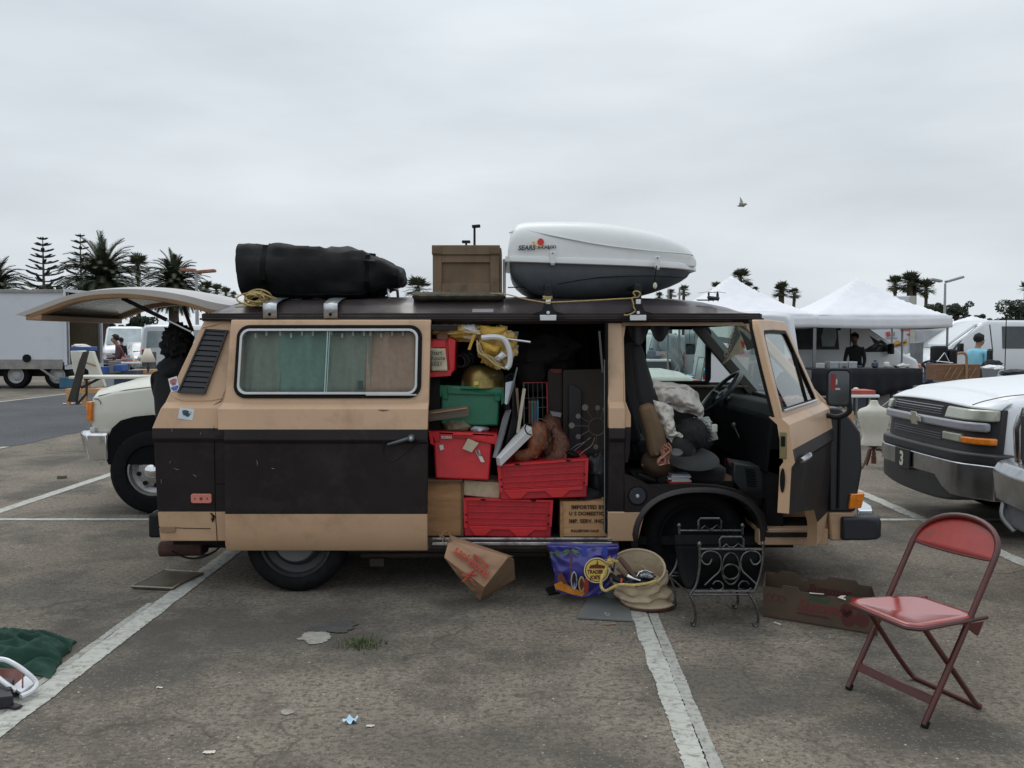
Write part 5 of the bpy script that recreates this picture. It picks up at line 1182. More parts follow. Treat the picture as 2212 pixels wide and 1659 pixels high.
# ================================================================ inside the cab
jm=mat('jacket_grey',(.66,.61,.555),.8,var=.08,scale=6,bump=.15,bscale=30)
J=thing('grey_jacket','crumpled pale grey jacket draped over the passenger seat','jacket',tuple(at(1450,960,5.7)))
def cloth(fn,name,m,par,nu=48,nv=36,amp=.02,fq=7,sd_=0,th=.006):
 g=MB()
 def f(u,v):
  p=fn(u,v); q=p*fq+V((sd_,0,0)); rdg=1-abs(noise.noise(q))*2.4; return p+V((0,-amp*rdg-amp*.5*(1-abs(noise.noise(q*2.3))*2),amp*.6*noise.noise(q*1.3)))
 g.grid(f,nu,nv); return g.build(name,m,par,solid=th,ang=60)
def patchfn(rows,Y,bul=.06):
 R_=[smoothpath([at(x,y,Y) for x,y in r],4) for r in rows]; n_=min(len(r) for r in R_)
 def f(u,v):
  a=v*(len(R_)-1); k=min(int(a),len(R_)-2); t=a-k; i=u*(n_-1); j=min(int(i),n_-2); s_=i-j
  p=(R_[k][j].lerp(R_[k][j+1],s_)).lerp(R_[k+1][j].lerp(R_[k+1][j+1],s_),t)
  return p+V((0,-bul*math.sin(math.pi*u)*math.sin(math.pi*min(1,.1+v)),0))
 return f
cloth(patchfn([[(1392,818),(1425,824),(1460,826),(1485,832),(1508,852)],[(1402,842),(1430,846),(1465,850),(1495,866),(1518,884)],[(1410,866),(1436,868),(1470,872),(1498,880),(1519,892)],[(1414,880),(1438,876),(1472,888),(1500,892),(1514,903)]],5.78,.09),'jacket_body',jm,J,amp=.034,fq=9)
cloth(patchfn([[(1410,862),(1425,866),(1440,872),(1452,882)],[(1415,890),(1428,896),(1444,902),(1454,908)],[(1426,918),(1438,924),(1450,926),(1457,930)],[(1438,944),(1449,946),(1460,944),(1472,938)],[(1450,958),(1453,959),(1462,953),(1474,944)]],5.66,.05),'jacket_sleeve',jm,J,30,44,amp=.026,fq=13,sd_=4)
# big black hat
ht=thing('black_hat','wide brimmed black felt hat lying on the passenger seat','hat',tuple(at(1495,985,5.65)))
hm=mat('black_felt',(.011,.012,.013),.85,var=.3,scale=20,sheen=.3,bump=.3)
c=at(1492,988,5.62); g=MB()
g.lathe([(.001,.012),(.10,.010),(.165,.004),(.178,-.002),(.165,-.010),(.10,-.012),(.001,-.012)],c,40,V((.05,-.35,1)),caps=False); g.build('brim',hm,ht)
g=MB(); g.blob(c+V((-.05,.06,.05)),(.09,.09,.10),4,.12); g.build('crown',hm,ht)
g=MB(); g.lathe([(.001,.006),(.038,.004),(.04,0),(.001,-.002)],at(1461,977,5.50),24,V((0,-.5,1)),caps=False); g.build('grey_ashtray',mat('grey_oval',(.10,.10,.095),.8,var=.3,bump=.5),label='small dark grey oval dish on the hat brim',cat='dish')
g=MB(); rr=random.Random(4)
for i in range(900):
 a=rr.uniform(0,6.28); b=rr.uniform(-.6,1.5); d_=V((math.cos(a)*math.cos(b),math.sin(a)*math.cos(b),math.sin(b))); p=at(1497,938,5.70)+V((d_.x*.11,d_.y*.10,d_.z*.10)); q_=p+d_*.03+V((rr.uniform(-.02,.02),0,-.02)); s_=d_.orthogonal().normalized()*.002
 g.poly([p-s_,p+s_,q_])
g.blob(at(1497,938,5.70),(.105,.10,.10),4,.15); g.build('fur_hat',mat('black_fur',(.015,.016,.017),.8,var=.4),ang=60,merge=False,label='shaggy black fur piece between the jacket and the plastic tray',cat='fur')
# pink ribbon scarf
pk=mat('pink_cloth',(.42,.20,.145),.7,var=.15,bump=.2,bscale=40)
o=thing('pink_scarf','knotted dusty pink scarf hanging from the passenger seat','scarf',tuple(at(1433,1005,5.5)))
def ribbon(pts,Y,w_,nm):
 P=smoothpath([at(x,y,Y) for x,y in pts],6); g=MB(); n_=len(P)
 def f(u,v):
  i=u*(n_-1); j=min(int(i),n_-2); p=P[j].lerp(P[j+1],i-j); t=(P[min(j+1,n_-1)]-P[j]).normalized(); a=t.cross(V((0,1,0))).normalized()
  return p+a*(v-.5)*w_+V((0,-.012*math.cos(v*7+u*5),0))
 g.grid(f,30,8); g.build(nm,pk,o,solid=.003)
ribbon([(1440,962),(1433,972),(1437,985),(1440,1003)],5.50,.035,'scarf_tail'); ribbon([(1433,964),(1445,972),(1434,985),(1424,995),(1424,1003),(1434,1000)],5.49,.022,'scarf_tail'); ribbon([(1440,958),(1448,968),(1446,984),(1440,990)],5.51,.02,'scarf_tail')
# plastic tray with lace
o=thing('plastic_tray','clear plastic tray of trinkets with a folded lace cloth on top','tray',tuple(at(1522,945,5.75)))
g=MB(); P=Q(((1497,906),(1530,904),(1547,930),(1513,938)),5.75); P2=[p+V((0,-.08,-.05)) for p in P]; g.loft([P,P2],caps=True); g.build('tray_body',mat('tray',(.42,.42,.38),.3,coat=.4),o,bevel=.006)
g=MB(); g.grid(lambda u,v:bil([p+V((0,-.006,.012)) for p in P],u,v*.5)+V((0,0,.010*noise.noise(V((u*9,v*9,0))))),14,10); g.build('lace',mat('lace',(.50,.56,.52),.8,var=.2,bump=.8,bscale=60),o,solid=.006)
for k in range(5):
 g=MB(); q_=bil(P,.15+.17*k,.68)+V((0,-.02,.012)); g.blob(q_,(.014,.014,.010),k,.3); g.build('trinket',mat('tr%d'%(k%3),((.35,.2,.1),(.05,.1,.09),(.4,.35,.25))[k%3],.4),o)
g=MB(); g.box(at(1543,925,5.62),(.035,.03,.05)); g.build('tissue_pack',mat('tissue',(.55,.55,.48),.7),o,bevel=.006)
# magazines under the hat
for k,(cc,x,y,w_) in enumerate((((.45,.45,.47),1464,1030,.13),((.25,.27,.33),1463,1022,.115),((.5,.5,.52),1466,1025.5,.12),((.45,.05,.05),1462,1037,.135),((.5,.48,.45),1468,1034,.12))):
 g=MB(); g.box(at(x,y,5.60),(w_,.18,.009),Matrix.Rotation(R((-6,4,0,3,-3)[k]),3,'Z')); g.build('magazine',mat('mag%d'%k,cc,.35,coat=.3),label=('white magazine second from the top','dark blue magazine on top','glossy white magazine in the middle','red edged magazine at the bottom','cream magazine second from the bottom')[k]+' of the stack on the cab step',cat='magazine',group='stack of magazines on the cab step')
g=MB(); g.box(at(1395,1030,5.6),(.12,.08,.02),Matrix.Rotation(R(20),3,'Y')); g.build('black_wallet',blackp,bevel=.004,label='flat black case on the cab step below the seat',cat='case')
# black ribbed heater and red strap
o=thing('black_ribbed_case','black ribbed plastic case in the cab footwell','case',tuple(at(1620,1095,5.6)))
g=MB(); P=Q(((1585,1000),(1655,1010),(1664,1092),(1628,1094),(1584,1040)),5.62); g.prism(P,(0,.25,0)); g.build('case_body',mat('case',(.022,.026,.028),.5,var=.2),o,bevel=.01)
g=MB()
for k in range(8):a,b=at(1610+k*.6,1013+k*5,5.612),at(1630+k*.6,1016+k*5,5.612); g.cyl(a,b,.004,n=6)
g.build('grille_rib',rubber,o)
g=MB(); g.prism(Q(((1652,985),(1662,990),(1670,1030),(1673,1092),(1664,1092),(1660,1030)),5.58),(0,.10,0)); g.m(1).box(at(1667,1066,5.57),(.035,.01,.028)); g.build('red_bag',[mat('red_nylon',(.30,.02,.022),.5,var=.2),alu],bevel=.004,label='red nylon bag strap with a silver buckle behind the open cab door',cat='strap')
g=MB(); g.prism(Q(((1570,990),(1576,994),(1590,1025),(1586,1027)),5.7),(0,.05,0)); g.build('red_pen_case',mat('red_nylon2',(.25,.02,.022),.5),label='narrow red case beside the hat in the cab',cat='case')
g=MB(); g.prism(Q(((1545,1028),(1560,1022),(1584,1030),(1582,1040),(1547,1040)),5.66),(0,.1,0)); g.build('cardboard_flap',mat('card_brown',(.20,.12,.07),.8),label='brown cardboard flap on the cab floor near the heater',cat='cardboard')
# pennant hanging from the mirror
pn=thing('souvenir_pennant','faded souvenir pennant hanging inside the windscreen','pennant',tuple(at(1590,745,5.95)))
pm=mat('pennant',(.34,.30,.20),.8,var=.3,scale=25,dirt=(.30,.12,.05),dfac=.8,dscale=30)
g=MB(); A_,B_,C_=at(1591,701,5.95),at(1611,752,5.95),at(1561,787,5.90); g.prism([A_,at(1605,732,5.95),B_,C_],(0,.004,0)); g.build('cloth',pm,pn)
g=MB(); g.prism([p+V((0,-.003,0)) for p in (A_+(C_-A_)*.05,A_+(B_-A_)*.45,C_+(B_-C_)*.10,C_+(A_-C_)*.08)],(0,.002,0)); g.build('dark_band',mat('band',(.10,.11,.11),.8),pn)
g=MB(); g.prism([p+V((0,-.006,0)) for p in Q(((1600,736),(1608,740),(1607,750),(1598,752)),5.95)],(0,.002,0)); g.build('red_patch',mat('red_patch',(.4,.06,.04),.8),pn)
dv=(A_-C_).normalized()
text('CALIFORNIA',.040,C_+dv*.05+V((.012,-.010,-.002)),dv,V((-dv.z,0,dv.x)),mat('pennant_text',(.35,.28,.2),.8),pn,'pennant_lettering',bold=.001)
# things on the dash
g=MB(); g.blob(at(1712,832,5.85),(.10,.16,.11),5,.2,fold=.04); g.build('dark_coat',mat('coat',(.018,.022,.022),.85,var=.4),ang=60,label='dark green-black coat heaped on the dashboard',cat='coat')
g=MB(); g.blob(at(1714,866,5.55),(.085,.07,.032),3,.12); g.m(1).tube(smoothpath([at(*p) for p in ((1710,862,5.48),(1716,856,5.48),(1726,856,5.48),(1722,862,5.48))]),.004,6); g.build('leather_pouch',[mat('pouch',(.28,.09,.035),.5,var=.2),mat('pouch_cord',(.55,.45,.35),.6)],label='brown leather pouch with a pale cord on the dashboard',cat='pouch')
# ================================================================ things on the asphalt
# leaning brown paper bag
kraft=mat('kraft_paper',(.33,.195,.115),.8,var=.12,scale=6,dirt=(.20,.11,.06),dfac=.5,dscale=5,bump=.15,bscale=18)
kraftd=mat('kraft_base',(.24,.15,.085),.85,var=.12,scale=5)
pb=thing('paper_bag','brown paper grocery bag with red print tipped against the van sill','bag',tuple(gd(1040,1297)))
Pb={k:at(*v_) for k,v_ in dict(TL=(970,1166,5.20),TR=(1098,1203,5.17),C1=(1046,1268,5.10),BL=(960,1204,5.12),B=(1037,1297,5.25),TR2=(1110,1207,5.32),R=(1113,1252,5.40),K1=(990,1245,5.18)).items()}
g=MB()
def tri(a,b,c_,n_=10,seed=0,amp=.012):
 def f(u,v):
  p=a*(1-u)+(b*(1-v)+c_*v)*u; return p+V((0,-amp*(1-abs(noise.noise(p*14+V((seed,0,0))))*3),amp*.4*noise.noise(p*20)))*(math.sin(math.pi*min(1,u))*math.sin(math.pi*v)+.15)
 g.grid(f,n_,n_)
def quad(a,b,c_,d_,seed=0,amp=.015,n_=18):
 def f(u,v):
  p=bil([a,b,c_,d_],u,v); w_=(math.sin(math.pi*u)*math.sin(math.pi*v))**.5; return p+V((0,-amp*(1-abs(noise.noise(p*13+V((seed,0,0))))*3)*w_,0))
 g.grid(f,n_,n_)
quad(Pb['TL'],Pb['TR'],Pb['C1'],Pb['BL'],1); quad(Pb['BL'],Pb['C1'],Pb['B'],Pb['K1'],2,.014)
g.m(1); quad(Pb['C1'],Pb['TR'],Pb['TR2'],Pb['R'],3,.0) if False else None
quad(Pb['C1'],Pb['TR2'],Pb['R'],Pb['B'],3,.004); g.m(0)
quad(Pb['TL'],Pb['TL']+V((.0,.12,.0)),Pb['TR2']+V((0,.05,0)),Pb['TR'],4)
quad(Pb['TL']+V((0,.12,0)),Pb['TL'],Pb['BL'],Pb['BL']+V((0,.14,0)),5); quad(Pb['BL'],Pb['K1'],Pb['K1']+V((0,.1,0)),Pb['BL']+V((0,.14,0)),6); quad(Pb['TR'],Pb['TR2'],Pb['C1'],Pb['C1'],7,0)
g.build('bag_body',[kraft,kraftd],pb,solid=.002,ang=30)
g=MB()
for pth_ in (((972,1172),(955,1158),(958,1149),(966,1150),(975,1170)),((968,1175),(950,1156),(952,1163),(962,1180))):
 P=smoothpath(Q(pth_,5.20)); g.loft([[p+V((0,.004,0)),p+V((.006,-.016,.006))] for p in P],caps=False,closed=False)
g.build('bag_handle',kraft,pb,solid=.002)
rp=mat('red_print',(.42,.06,.035),.8)
d0=(at(985,1183,5.16)-at(1058,1232,5.12));
text("TRADER JOE'S",.048,at(1060,1239,5.105),(at(992,1187,5.14)-at(1060,1239,5.11)),(at(1045,1260,5.10)-at(1062,1237,5.12)),rp,pb,'bag_lettering',bold=.002,ext=.003,widen=.82)
text("GROCERIES",.024,at(1058,1222,5.125),(at(1005,1181,5.15)-at(1058,1222,5.12)),(at(1045,1260,5.10)-at(1062,1237,5.12)),rp,pb,'bag_lettering',bold=.001,ext=.003,widen=.9)
g=MB(); e1_=at(1014,1240,5.105)
for k in range(7):g.tube([e1_+V((.05*math.cos(k*.9)*a,-.008,.035*math.sin(k*1.7)*a-.004*k)) for a in (0,.5,1)],[.004,.007,.002],5)
g.build('printed_flower',rp,pb)
# blue reusable bag
bb=thing('shopping_bag','glossy blue reusable shopping bag printed with palms and a round yellow badge','bag',tuple(gd(1262,1288)))
blu=mat('bag_blue',(.035,.030,.20),.35,var=.25,scale=7,coat=.3,bump=.3,bscale=14)
rows_=[[(1183,1178),(1215,1177),(1260,1180),(1300,1181),(1337,1180)],[(1192,1215),(1222,1214),(1260,1216),(1300,1216),(1330,1212)],[(1200,1250),(1226,1252),(1262,1254),(1298,1252),(1322,1248)],[(1200,1276),(1226,1284),(1255,1291),(1290,1284),(1318,1276)]]
fb=patchfn(rows_,5.20,.05)
g=MB(); g.grid(lambda u,v:fb(u,v)+V((0,-.012*(1-abs(noise.noise(V((u*5,v*4,2))))*3),0)),36,28)
g.grid(lambda u,v:fb(u,v)+V((0,.16+.03*math.sin(math.pi*u)-.10*(1-v),0)),20,14); g.grid(lambda u,v:fb(0,v)+V((0,u*(.16-.10*(1-v)),0)),6,14); g.grid(lambda u,v:fb(1,v)+V((0,u*(.16-.10*(1-v)),0)),6,14)
g.build('bag_body',blu,bb,ang=60,solid=.002)
def onbag(x,y,d=.012):
 best=None
 for i in range(25):
  for j in range(25):
   p=fb(i/24,j/24); q_=at(x,y,p.y); e_=(p-q_).length
   if best is None or e_<best[0]:best=(e_,p.y)
 return at(x,y,best[1]-.016-d)
def onb(pts,d=.012):return [onbag(x,y,d) for x,y in pts]
def disc(cx_,cy_,r_,d,m,nm='badge',par=bb):
 g=MB(); c=onbag(cx_,cy_,d); n_=28; s_=c.y/F
 g.prism([c+V((r_*s_*math.cos(2*math.pi*k/n_),-.0,r_*s_*math.sin(2*math.pi*k/n_))) for k in range(n_)],(0,-.001,0)); return g.build(nm,m,par,smooth=False)
ylw=mat('badge_yellow',(.60,.46,.09),.5,var=.15); crm=mat('badge_cream',(.68,.58,.36),.5); mar=mat('badge_maroon',(.12,.02,.015),.5)
disc(1289,1232,28,.016,crm); disc(1289,1232,25.5,.0178,mar); disc(1289,1232,23.5,.0196,ylw)
byy=onbag(1289,1232,.0215).y
text('TRADER',.030,at(1269,1239,byy),(1,0,.0),(0,0,1),mar,bb,'badge_lettering',bold=.0016,widen=.80)
text("JOE'S",.030,at(1275,1251,byy),(1,0,.0),(0,0,1),mar,bb,'badge_lettering',bold=.0016,widen=.85)
g=MB(); g.prism([at(x,y,byy) for x,y in ((1287,1228),(1290,1208),(1294,1228))],(0,-.001,0)); g.prism([at(x,y,byy+.0008) for x,y in ((1272,1228),(1275,1221),(1286,1219),(1298,1220),(1306,1222),(1308,1228))],(0,-.001,0)); g.build('badge_mission',mar,bb,smooth=False)
pg=mat('printed_green',(.06,.12,.05),.6,var=.3); pbk=mat('printed_black',(.02,.015,.02),.6); po=mat('printed_orange',(.55,.20,.02),.5,var=.2,scale=30); pbr=mat('printed_brown',(.14,.04,.025),.6)
g=MB()
for (x0_,y0_,L__) in ((1233,1191,22),(1196,1195,17)):
 for k in range(9):
  a_=R(-30+k*30+(k%2)*8); x1_=x0_+L__*math.cos(a_); y1_=y0_-L__*.55*math.sin(a_)+6
  x1_=max(1187,x1_); y1_=max(1182,y1_)
  g.prism(onb([(x0_,y0_-1.5),((x0_+x1_)/2,(y0_+y1_)/2-3.5),(x1_,y1_),((x0_+x1_)/2,(y0_+y1_)/2+1)],.010+.001*k),(0,-.001,0))
g.build('palm_print',pg,bb,smooth=False)
g=MB(); g.prism(onb([(1232,1193),(1235,1193),(1236,1258),(1231,1258)],.010),(0,-.001,0)); g.prism(onb([(1205,1240),(1213,1236),(1220,1248),(1226,1262),(1204,1262)],.010),(0,-.001,0)); g.build('trunk_print',pbr,bb,smooth=False)
g=MB(); g.prism(onb([(1197,1262),(1212,1256),(1232,1266),(1252,1276),(1266,1278),(1258,1288),(1236,1284),(1212,1276),(1200,1272)],.012),(0,-.001,0)); g.build('beach_print',po,bb,smooth=False)
g=MB()
for (cx_,cy_,w2,h2,mi) in ((1240,1254,7,20,0),(1240,1254,4.5,17,1),(1256,1262,7,18,2),(1266,1266,6,18,3),(1256,1262,4,13,4)):
 g.m(mi).prism(onb([(cx_+w2*math.cos(t),cy_+h2*math.sin(t)) for t in [k*math.pi/7 for k in range(14)]],.014+.001*mi),(0,-.001,0))
g.build('surfboard_print',[mat('pr_white',(.45,.5,.6),.5),pbk,mat('pr_cream',(.5,.38,.18),.5),mat('pr_red',(.35,.05,.03),.5),pbr],bb,smooth=False)
g=MB(); g.loft([[p,p+V((0,-.004,-.028))] for p in smoothpath([at(*q) for q in ((1250,1184,5.18),(1258,1196,5.13),(1290,1198,5.12),(1312,1190,5.15),(1318,1183,5.18))])],caps=False,closed=False) if False else g.box(at(1262,1190,5.16),(.03,.006,.06)); g.build('bag_handle',mat('bag_blue_light',(.03,.06,.35),.4),bb); g=MB(); g.box(at(1307,1190,5.16),(.03,.006,.05)); g.build('bag_handle',MATS['bag_blue_light'],bb)
g=MB(); P=[gd(x,y,.004) for x,y in ((1178,1273),(1200,1266),(1210,1282),(1186,1286))]; g.prism(P,(0,0,.008)); g.build('black_flap',blackp,label='flat black card lying left of the blue shopping bag',cat='card')
# canvas bucket
cb=thing('canvas_bucket','round cream canvas tool bucket with a thick yellow rope handle','bucket',tuple(gd(1397,1325)))
canv=mat('canvas',(.44,.35,.235),.85,var=.12,scale=7,dirt=(.26,.19,.11),dfac=.45,dscale=5,bump=.35,bscale=30)
b0=gd(1400,1322)+V((0,.14,0)); rings=[]
top=at(1376,1228,b0.y-.02)
levels=[(0,.148,0),(.05,.160,0),(.15,.158,.2),(.28,.150,.35),(.42,.152,.5),(.58,.150,.7),(.75,.152,.85),(.9,.158,.95),(1,.163,1)]
tn=V((-.10,-.52,1)).normalized()
def bring(t,r_,k,inner=0):
 c=V((b0.x+.015,b0.y,.02)).lerp(top,t); ax=V((0,0,1)).lerp(tn,k**1.2).normalized(); a=ax.cross(V((0,1,0))).normalized(); b=ax.cross(a).normalized()
 if a.x<0:a=-a
 out=[]
 for q in range(48):
  th=2*math.pi*q/48; d_=a*math.cos(th)+b*math.sin(th); p0=c+d_*r_
  w_=0 if inner else (.020*(1-abs(noise.noise(p0*13+V((0,0,3))))*3.2))*(1-abs(2*t-1)**4)+.012*math.sin(t*16+th)*(1-t)*1.4
  out.append(c+d_*(r_+w_))
 return out
ts=[i/26 for i in range(27)]
lr=lambda t:lerp([(a_,b_) for a_,b_,_ in levels],t); lk=lambda t:lerp([(a_,c_) for a_,_,c_ in levels],t)
g=MB(); R_o=[bring(t,lr(t),lk(t)) for t in ts]; R_i=[bring(t,lr(t)-.008,lk(t),1) for t in ts[::-1][:14]]
g.loft([bring(0,.02,0)]+R_o+R_i+[bring(.5,.02,.6,1)],caps=True); g.build('canvas_body',canv,cb,ang=70)
g=MB(); g.tube([p+tn*.004 for p in bring(1,.160,1,1)],.0075,8,closed=True); g.build('rim',canv,cb)
yr=mat('thick_rope',(.50,.37,.13),.85,var=.25,scale=50,bump=.9,bscale=110)
g=MB(); g.tube(smoothpath([at(*p) for p in ((1424,1262,4.98),(1415,1256,4.95),(1400,1260,4.94),(1370,1264,4.93),(1340,1263,4.94),(1322,1270,4.96),(1308,1276,4.98),(1299,1268,5.0),(1300,1250,5.02),(1308,1232,5.04),(1316,1218,5.06),(1326,1212,5.08),(1336,1214,5.06))]),.0085,8)
g.build('rope_handle',yr,cb)
g=MB(); rr=random.Random(2); kn=at(1318,1214,5.05)
for i in range(60):d_=V((rr.uniform(-1,1),rr.uniform(-1,1),rr.uniform(-1,1))).normalized(); g.cyl(kn,kn+d_*rr.uniform(.02,.042),.0022,.001,n=4)
g.blob(kn,(.022,.02,.02),3,.3); g.build('frayed_knot',yr,cb,merge=False)
g=MB(); g.lathe([(.001,0),(.16,0),(.165,.012),(.16,.026),(.001,.028)],V((b0.x+.02,b0.y,.0)),36,caps=False); g.build('brown_base',mat('maroon_base',(.075,.025,.018),.6),cb)
# tools in it
def tool(lab,pts,r_,m,nm,Y=5.1,cat='tool'):
 g=MB(); P=[at(x,y,Y+d) for x,y,d in pts]; g.tube(P,r_,8); return g.build(nm,m,label=lab,cat=cat,group='tools in the canvas bucket')
tool('dark rusty flat bar lying across the bucket rim',((1338,1205,.03),(1352,1222,.0),(1375,1250,-.05)),[.014,.016,.012],mat('rusty_tool',(.09,.045,.03),.7,var=.3),'pry_bar')
tool('brown wooden tool handle in the bucket',((1334,1228,0),(1352,1242,-.04),(1368,1254,-.07)),[.010,.013,.010],mat('handle_wood',(.12,.06,.035),.6,var=.3),'hand_tool')
tool('small bright steel spanner in the bucket',((1355,1244,-.08),(1370,1250,-.09),(1383,1254,-.09)),[.011,.004,.006],chrome,'spanner')
tool('bent silver wire in the bucket',((1372,1252,-.05),(1381,1236,-.04),(1393,1231,-.03),(1409,1237,-.03)),.003,chrome,'wire')
tool('black handled pliers in the bucket',((1318,1240,-.02),(1334,1252,-.06),(1350,1256,-.08)),[.012,.014,.010],blackp,'pliers')
tool('red tipped screwdriver in the bucket',((1343,1250,-.08),(1342,1258,-.09)),[.006,.006],mat('orange_red',(.6,.06,.02),.5),'screwdriver')
g=MB(); g.blob(at(1370,1252,5.10),(.115,.10,.03),5,.3,fold=.08); g.build('black_rag',mat('rag',(.016,.016,.02),.7,var=.4),label='dark oily rag filling the canvas bucket',cat='rag')
g=MB(); g.blob(at(1398,1243,5.03),(.04,.03,.018),6,.3); g.build('silver_clamp',mat('clamp',(.2,.22,.25),.3,.8,var=.4,scale=40),label='small shiny metal clamp at the right inside the bucket',cat='tool',group='tools in the canvas bucket')
# grey booklet
gm=mat('booklet_grey',(.14,.145,.14),.5,var=.08,scale=6)
P=[gd(*p) for p in ((1246,1338),(1280,1280),(1350,1283),(1367,1345))]
bk=thing('grey_booklet','flat grey printed folder on the asphalt under the canvas bucket','folder',tuple(P[0]))
g=MB(); g.prism([p+V((0,0,.004)) for p in P],(0,0,.010)); g.build('cover',gm,bk,bevel=.001)
g=MB()
def onbk(u,v,z=.0150):q_=bil([P[1],P[2],P[3],P[0]],u,v); return V((q_.x,q_.y,z))
pgm=mat('pale_print',(.42,.43,.42),.7,var=.2,scale=40)
for v_,u0,u1 in ((.14,.45,.85),(.19,.40,.95),(.24,.50,.95)):g.prism([onbk(u0,v_),onbk(u1,v_),onbk(u1,v_+.022),onbk(u0,v_+.022)],(0,0,.0005))
for k in range(9):c=onbk(.55+.03*math.cos(k*1.9),.86+.02*math.sin(k)); g.box(c,(.02+.012*(k%3),.006,.0006),Matrix.Rotation(k,3,'Z'))
for q in (P[1],):text('House',.03,onbk(.46,.13),(P[2]-P[1]),(P[1]-P[0]),pgm,bk,'folder_lettering') if False else None
g.build('cover_print',pgm,bk,smooth=False)
g=MB(); g.box(gd(1318,1350)+V((0,0,.006)),(.07,.008,.006),Matrix.Rotation(R(12),3,'Z')); g.build('wood_stick',mat('stick',(.35,.22,.12),.7),label='thin wooden stick poking out under the grey folder',cat='stick')
# magazine rack
mr=thing('magazine_rack','black leather and wrought iron magazine rack with scrollwork in front of the wheel','magazine rack',tuple(gd(1555,1340)))
irn=mat('wrought_iron',(.12,.12,.12),.25,.8,var=.4,scale=30); Yf1=gd(1500,1354).y; Yb1=gd(1475,1316).y
g=MB()
def fr(pts,Y,r_=.0055,cl=False,sm=True):
 P=[at(x,y,Y) for x,y in pts]; P=smoothpath(P,5,cl) if sm else P; g.tube(P,r_*1.2,7,closed=cl)
def rackframe(dx,dy,Y,hx0,hx1,hy):
 L=lambda x,y:(x+dx,y+dy)
 fr([L(1511,1178),L(1512,1205),L(1510,1235),L(1503,1265),L(1490,1284)],Y,.006); fr([L(1648,1178),L(1647,1210),L(1642,1240),L(1632,1270),L(1626,1278)],Y,.006)
 fr([L(1511,1186),L(1648,1187)],Y,.0055,sm=False); fr([L(1500,1277),L(1630,1277)],Y,.0055,sm=False); fr([L(1494,1284),L(1616,1284)],Y,.0045,sm=False)
 fr([L(1490,1284),L(1497,1300),L(1502,1322),L(1502,1343),L(1497,1352),L(1494,1345),L(1498,1338)],Y,.0062); fr([L(1618,1284),L(1629,1300),L(1637,1325),L(1637,1345),L(1632,1353),L(1627,1347),L(1631,1340)],Y,.0062)
 for x in (1511,1648):g.blob(at(x+dx,1175+dy,Y),(.013,.013,.013),0,0,nu=12,nv=8)
 fr([L(hx0,1186),L(hx0,hy+5),L(hx0+4,hy),L(hx1-4,hy),L(hx1,hy+5),L(hx1,1186)],Y,.005,sm=False)
 fr([L(hx0+6,1182),L(hx0+14,1175),L(hx0+20,1182),L(hx0+30,1182),L(hx0+40,1174),L(hx1-2,1181)],Y,.0028,sm=False)
rackframe(0,0,Yf1,1555,1606,1160)
def scroll(side):
 m_=lambda x:x if side>0 else 2*1579-x
 fr([(m_(x),y) for x,y in ((1538,1207),(1532,1218),(1522,1218),(1515,1208),(1520,1195),(1535,1190),(1551,1196),(1558,1212),(1555,1232),(1540,1247),(1522,1264))],Yf1,.0042)
 fr([(m_(x),y) for x,y in ((1540,1262),(1545,1256),(1555,1256),(1562,1264),(1560,1272),(1545,1276),(1535,1270))],Yf1,.0032)
scroll(1); scroll(-1)
fr([(1579+19*math.cos(t),1228-34*math.sin(t)) for t in [k*math.pi/8 for k in range(16)]],Yf1,.0045,True); fr([(1579+18*math.cos(t),1235-16*math.sin(t)) for t in [k*math.pi/8 for k in range(16)]],Yf1,.0045,True)
g.build('front_frame',irn,mr)
g=MB(); rackframe(-44,-40,Yb1,1553,1602,1160); g.build('back_frame',irn,mr)
g=MB(); g.cyl(at(1490,1284,Yf1),at(1446,1244,Yb1),.005); g.cyl(at(1618,1284,Yf1),at(1575,1244,Yb1),.005); g.build('cross_rod',irn,mr)
Wb=[at(1452,1154,Yb1-.01),at(1612,1154,Yb1-.01)]
leb=mat('black_leather',(.004,.0045,.0045),.6,spec=.12,var=.25,scale=14,bump=.15)
g=MB(); xl,xr_=at(1456,1154,Yb1).x,at(1606,1154,Yb1).x; zt_=at(1500,1154,Yb1).z; xl2,xr2=at(1512,1190,Yf1).x,at(1646,1190,Yf1).x; ztf=at(1500,1190,Yf1).z
def sling(u,v):
 Y=Yb1-.015+(Yf1+.015-Yb1+.0)*v; s_=math.sin(math.pi*v)**.6; zz=(zt_+(ztf-zt_)*v)-(.255)*s_
 a=xl+(xl2-xl)*v; b=xr_+(xr2-xr_)*v; return V((a+(b-a)*u,Y,zz))
g.grid(sling,10,20); g.build('leather_sling',leb,mr,solid=.004)
g=MB(); g.prism([sling(0,.02)+V((0,-.003,0)),sling(1,.02)+V((0,-.003,0)),sling(1,.02)+V((0,-.003,-.035)),sling(0,.02)+V((0,-.003,-.035))],(0,-.004,0)); g.build('leather_fold',leb,mr,bevel=.002)
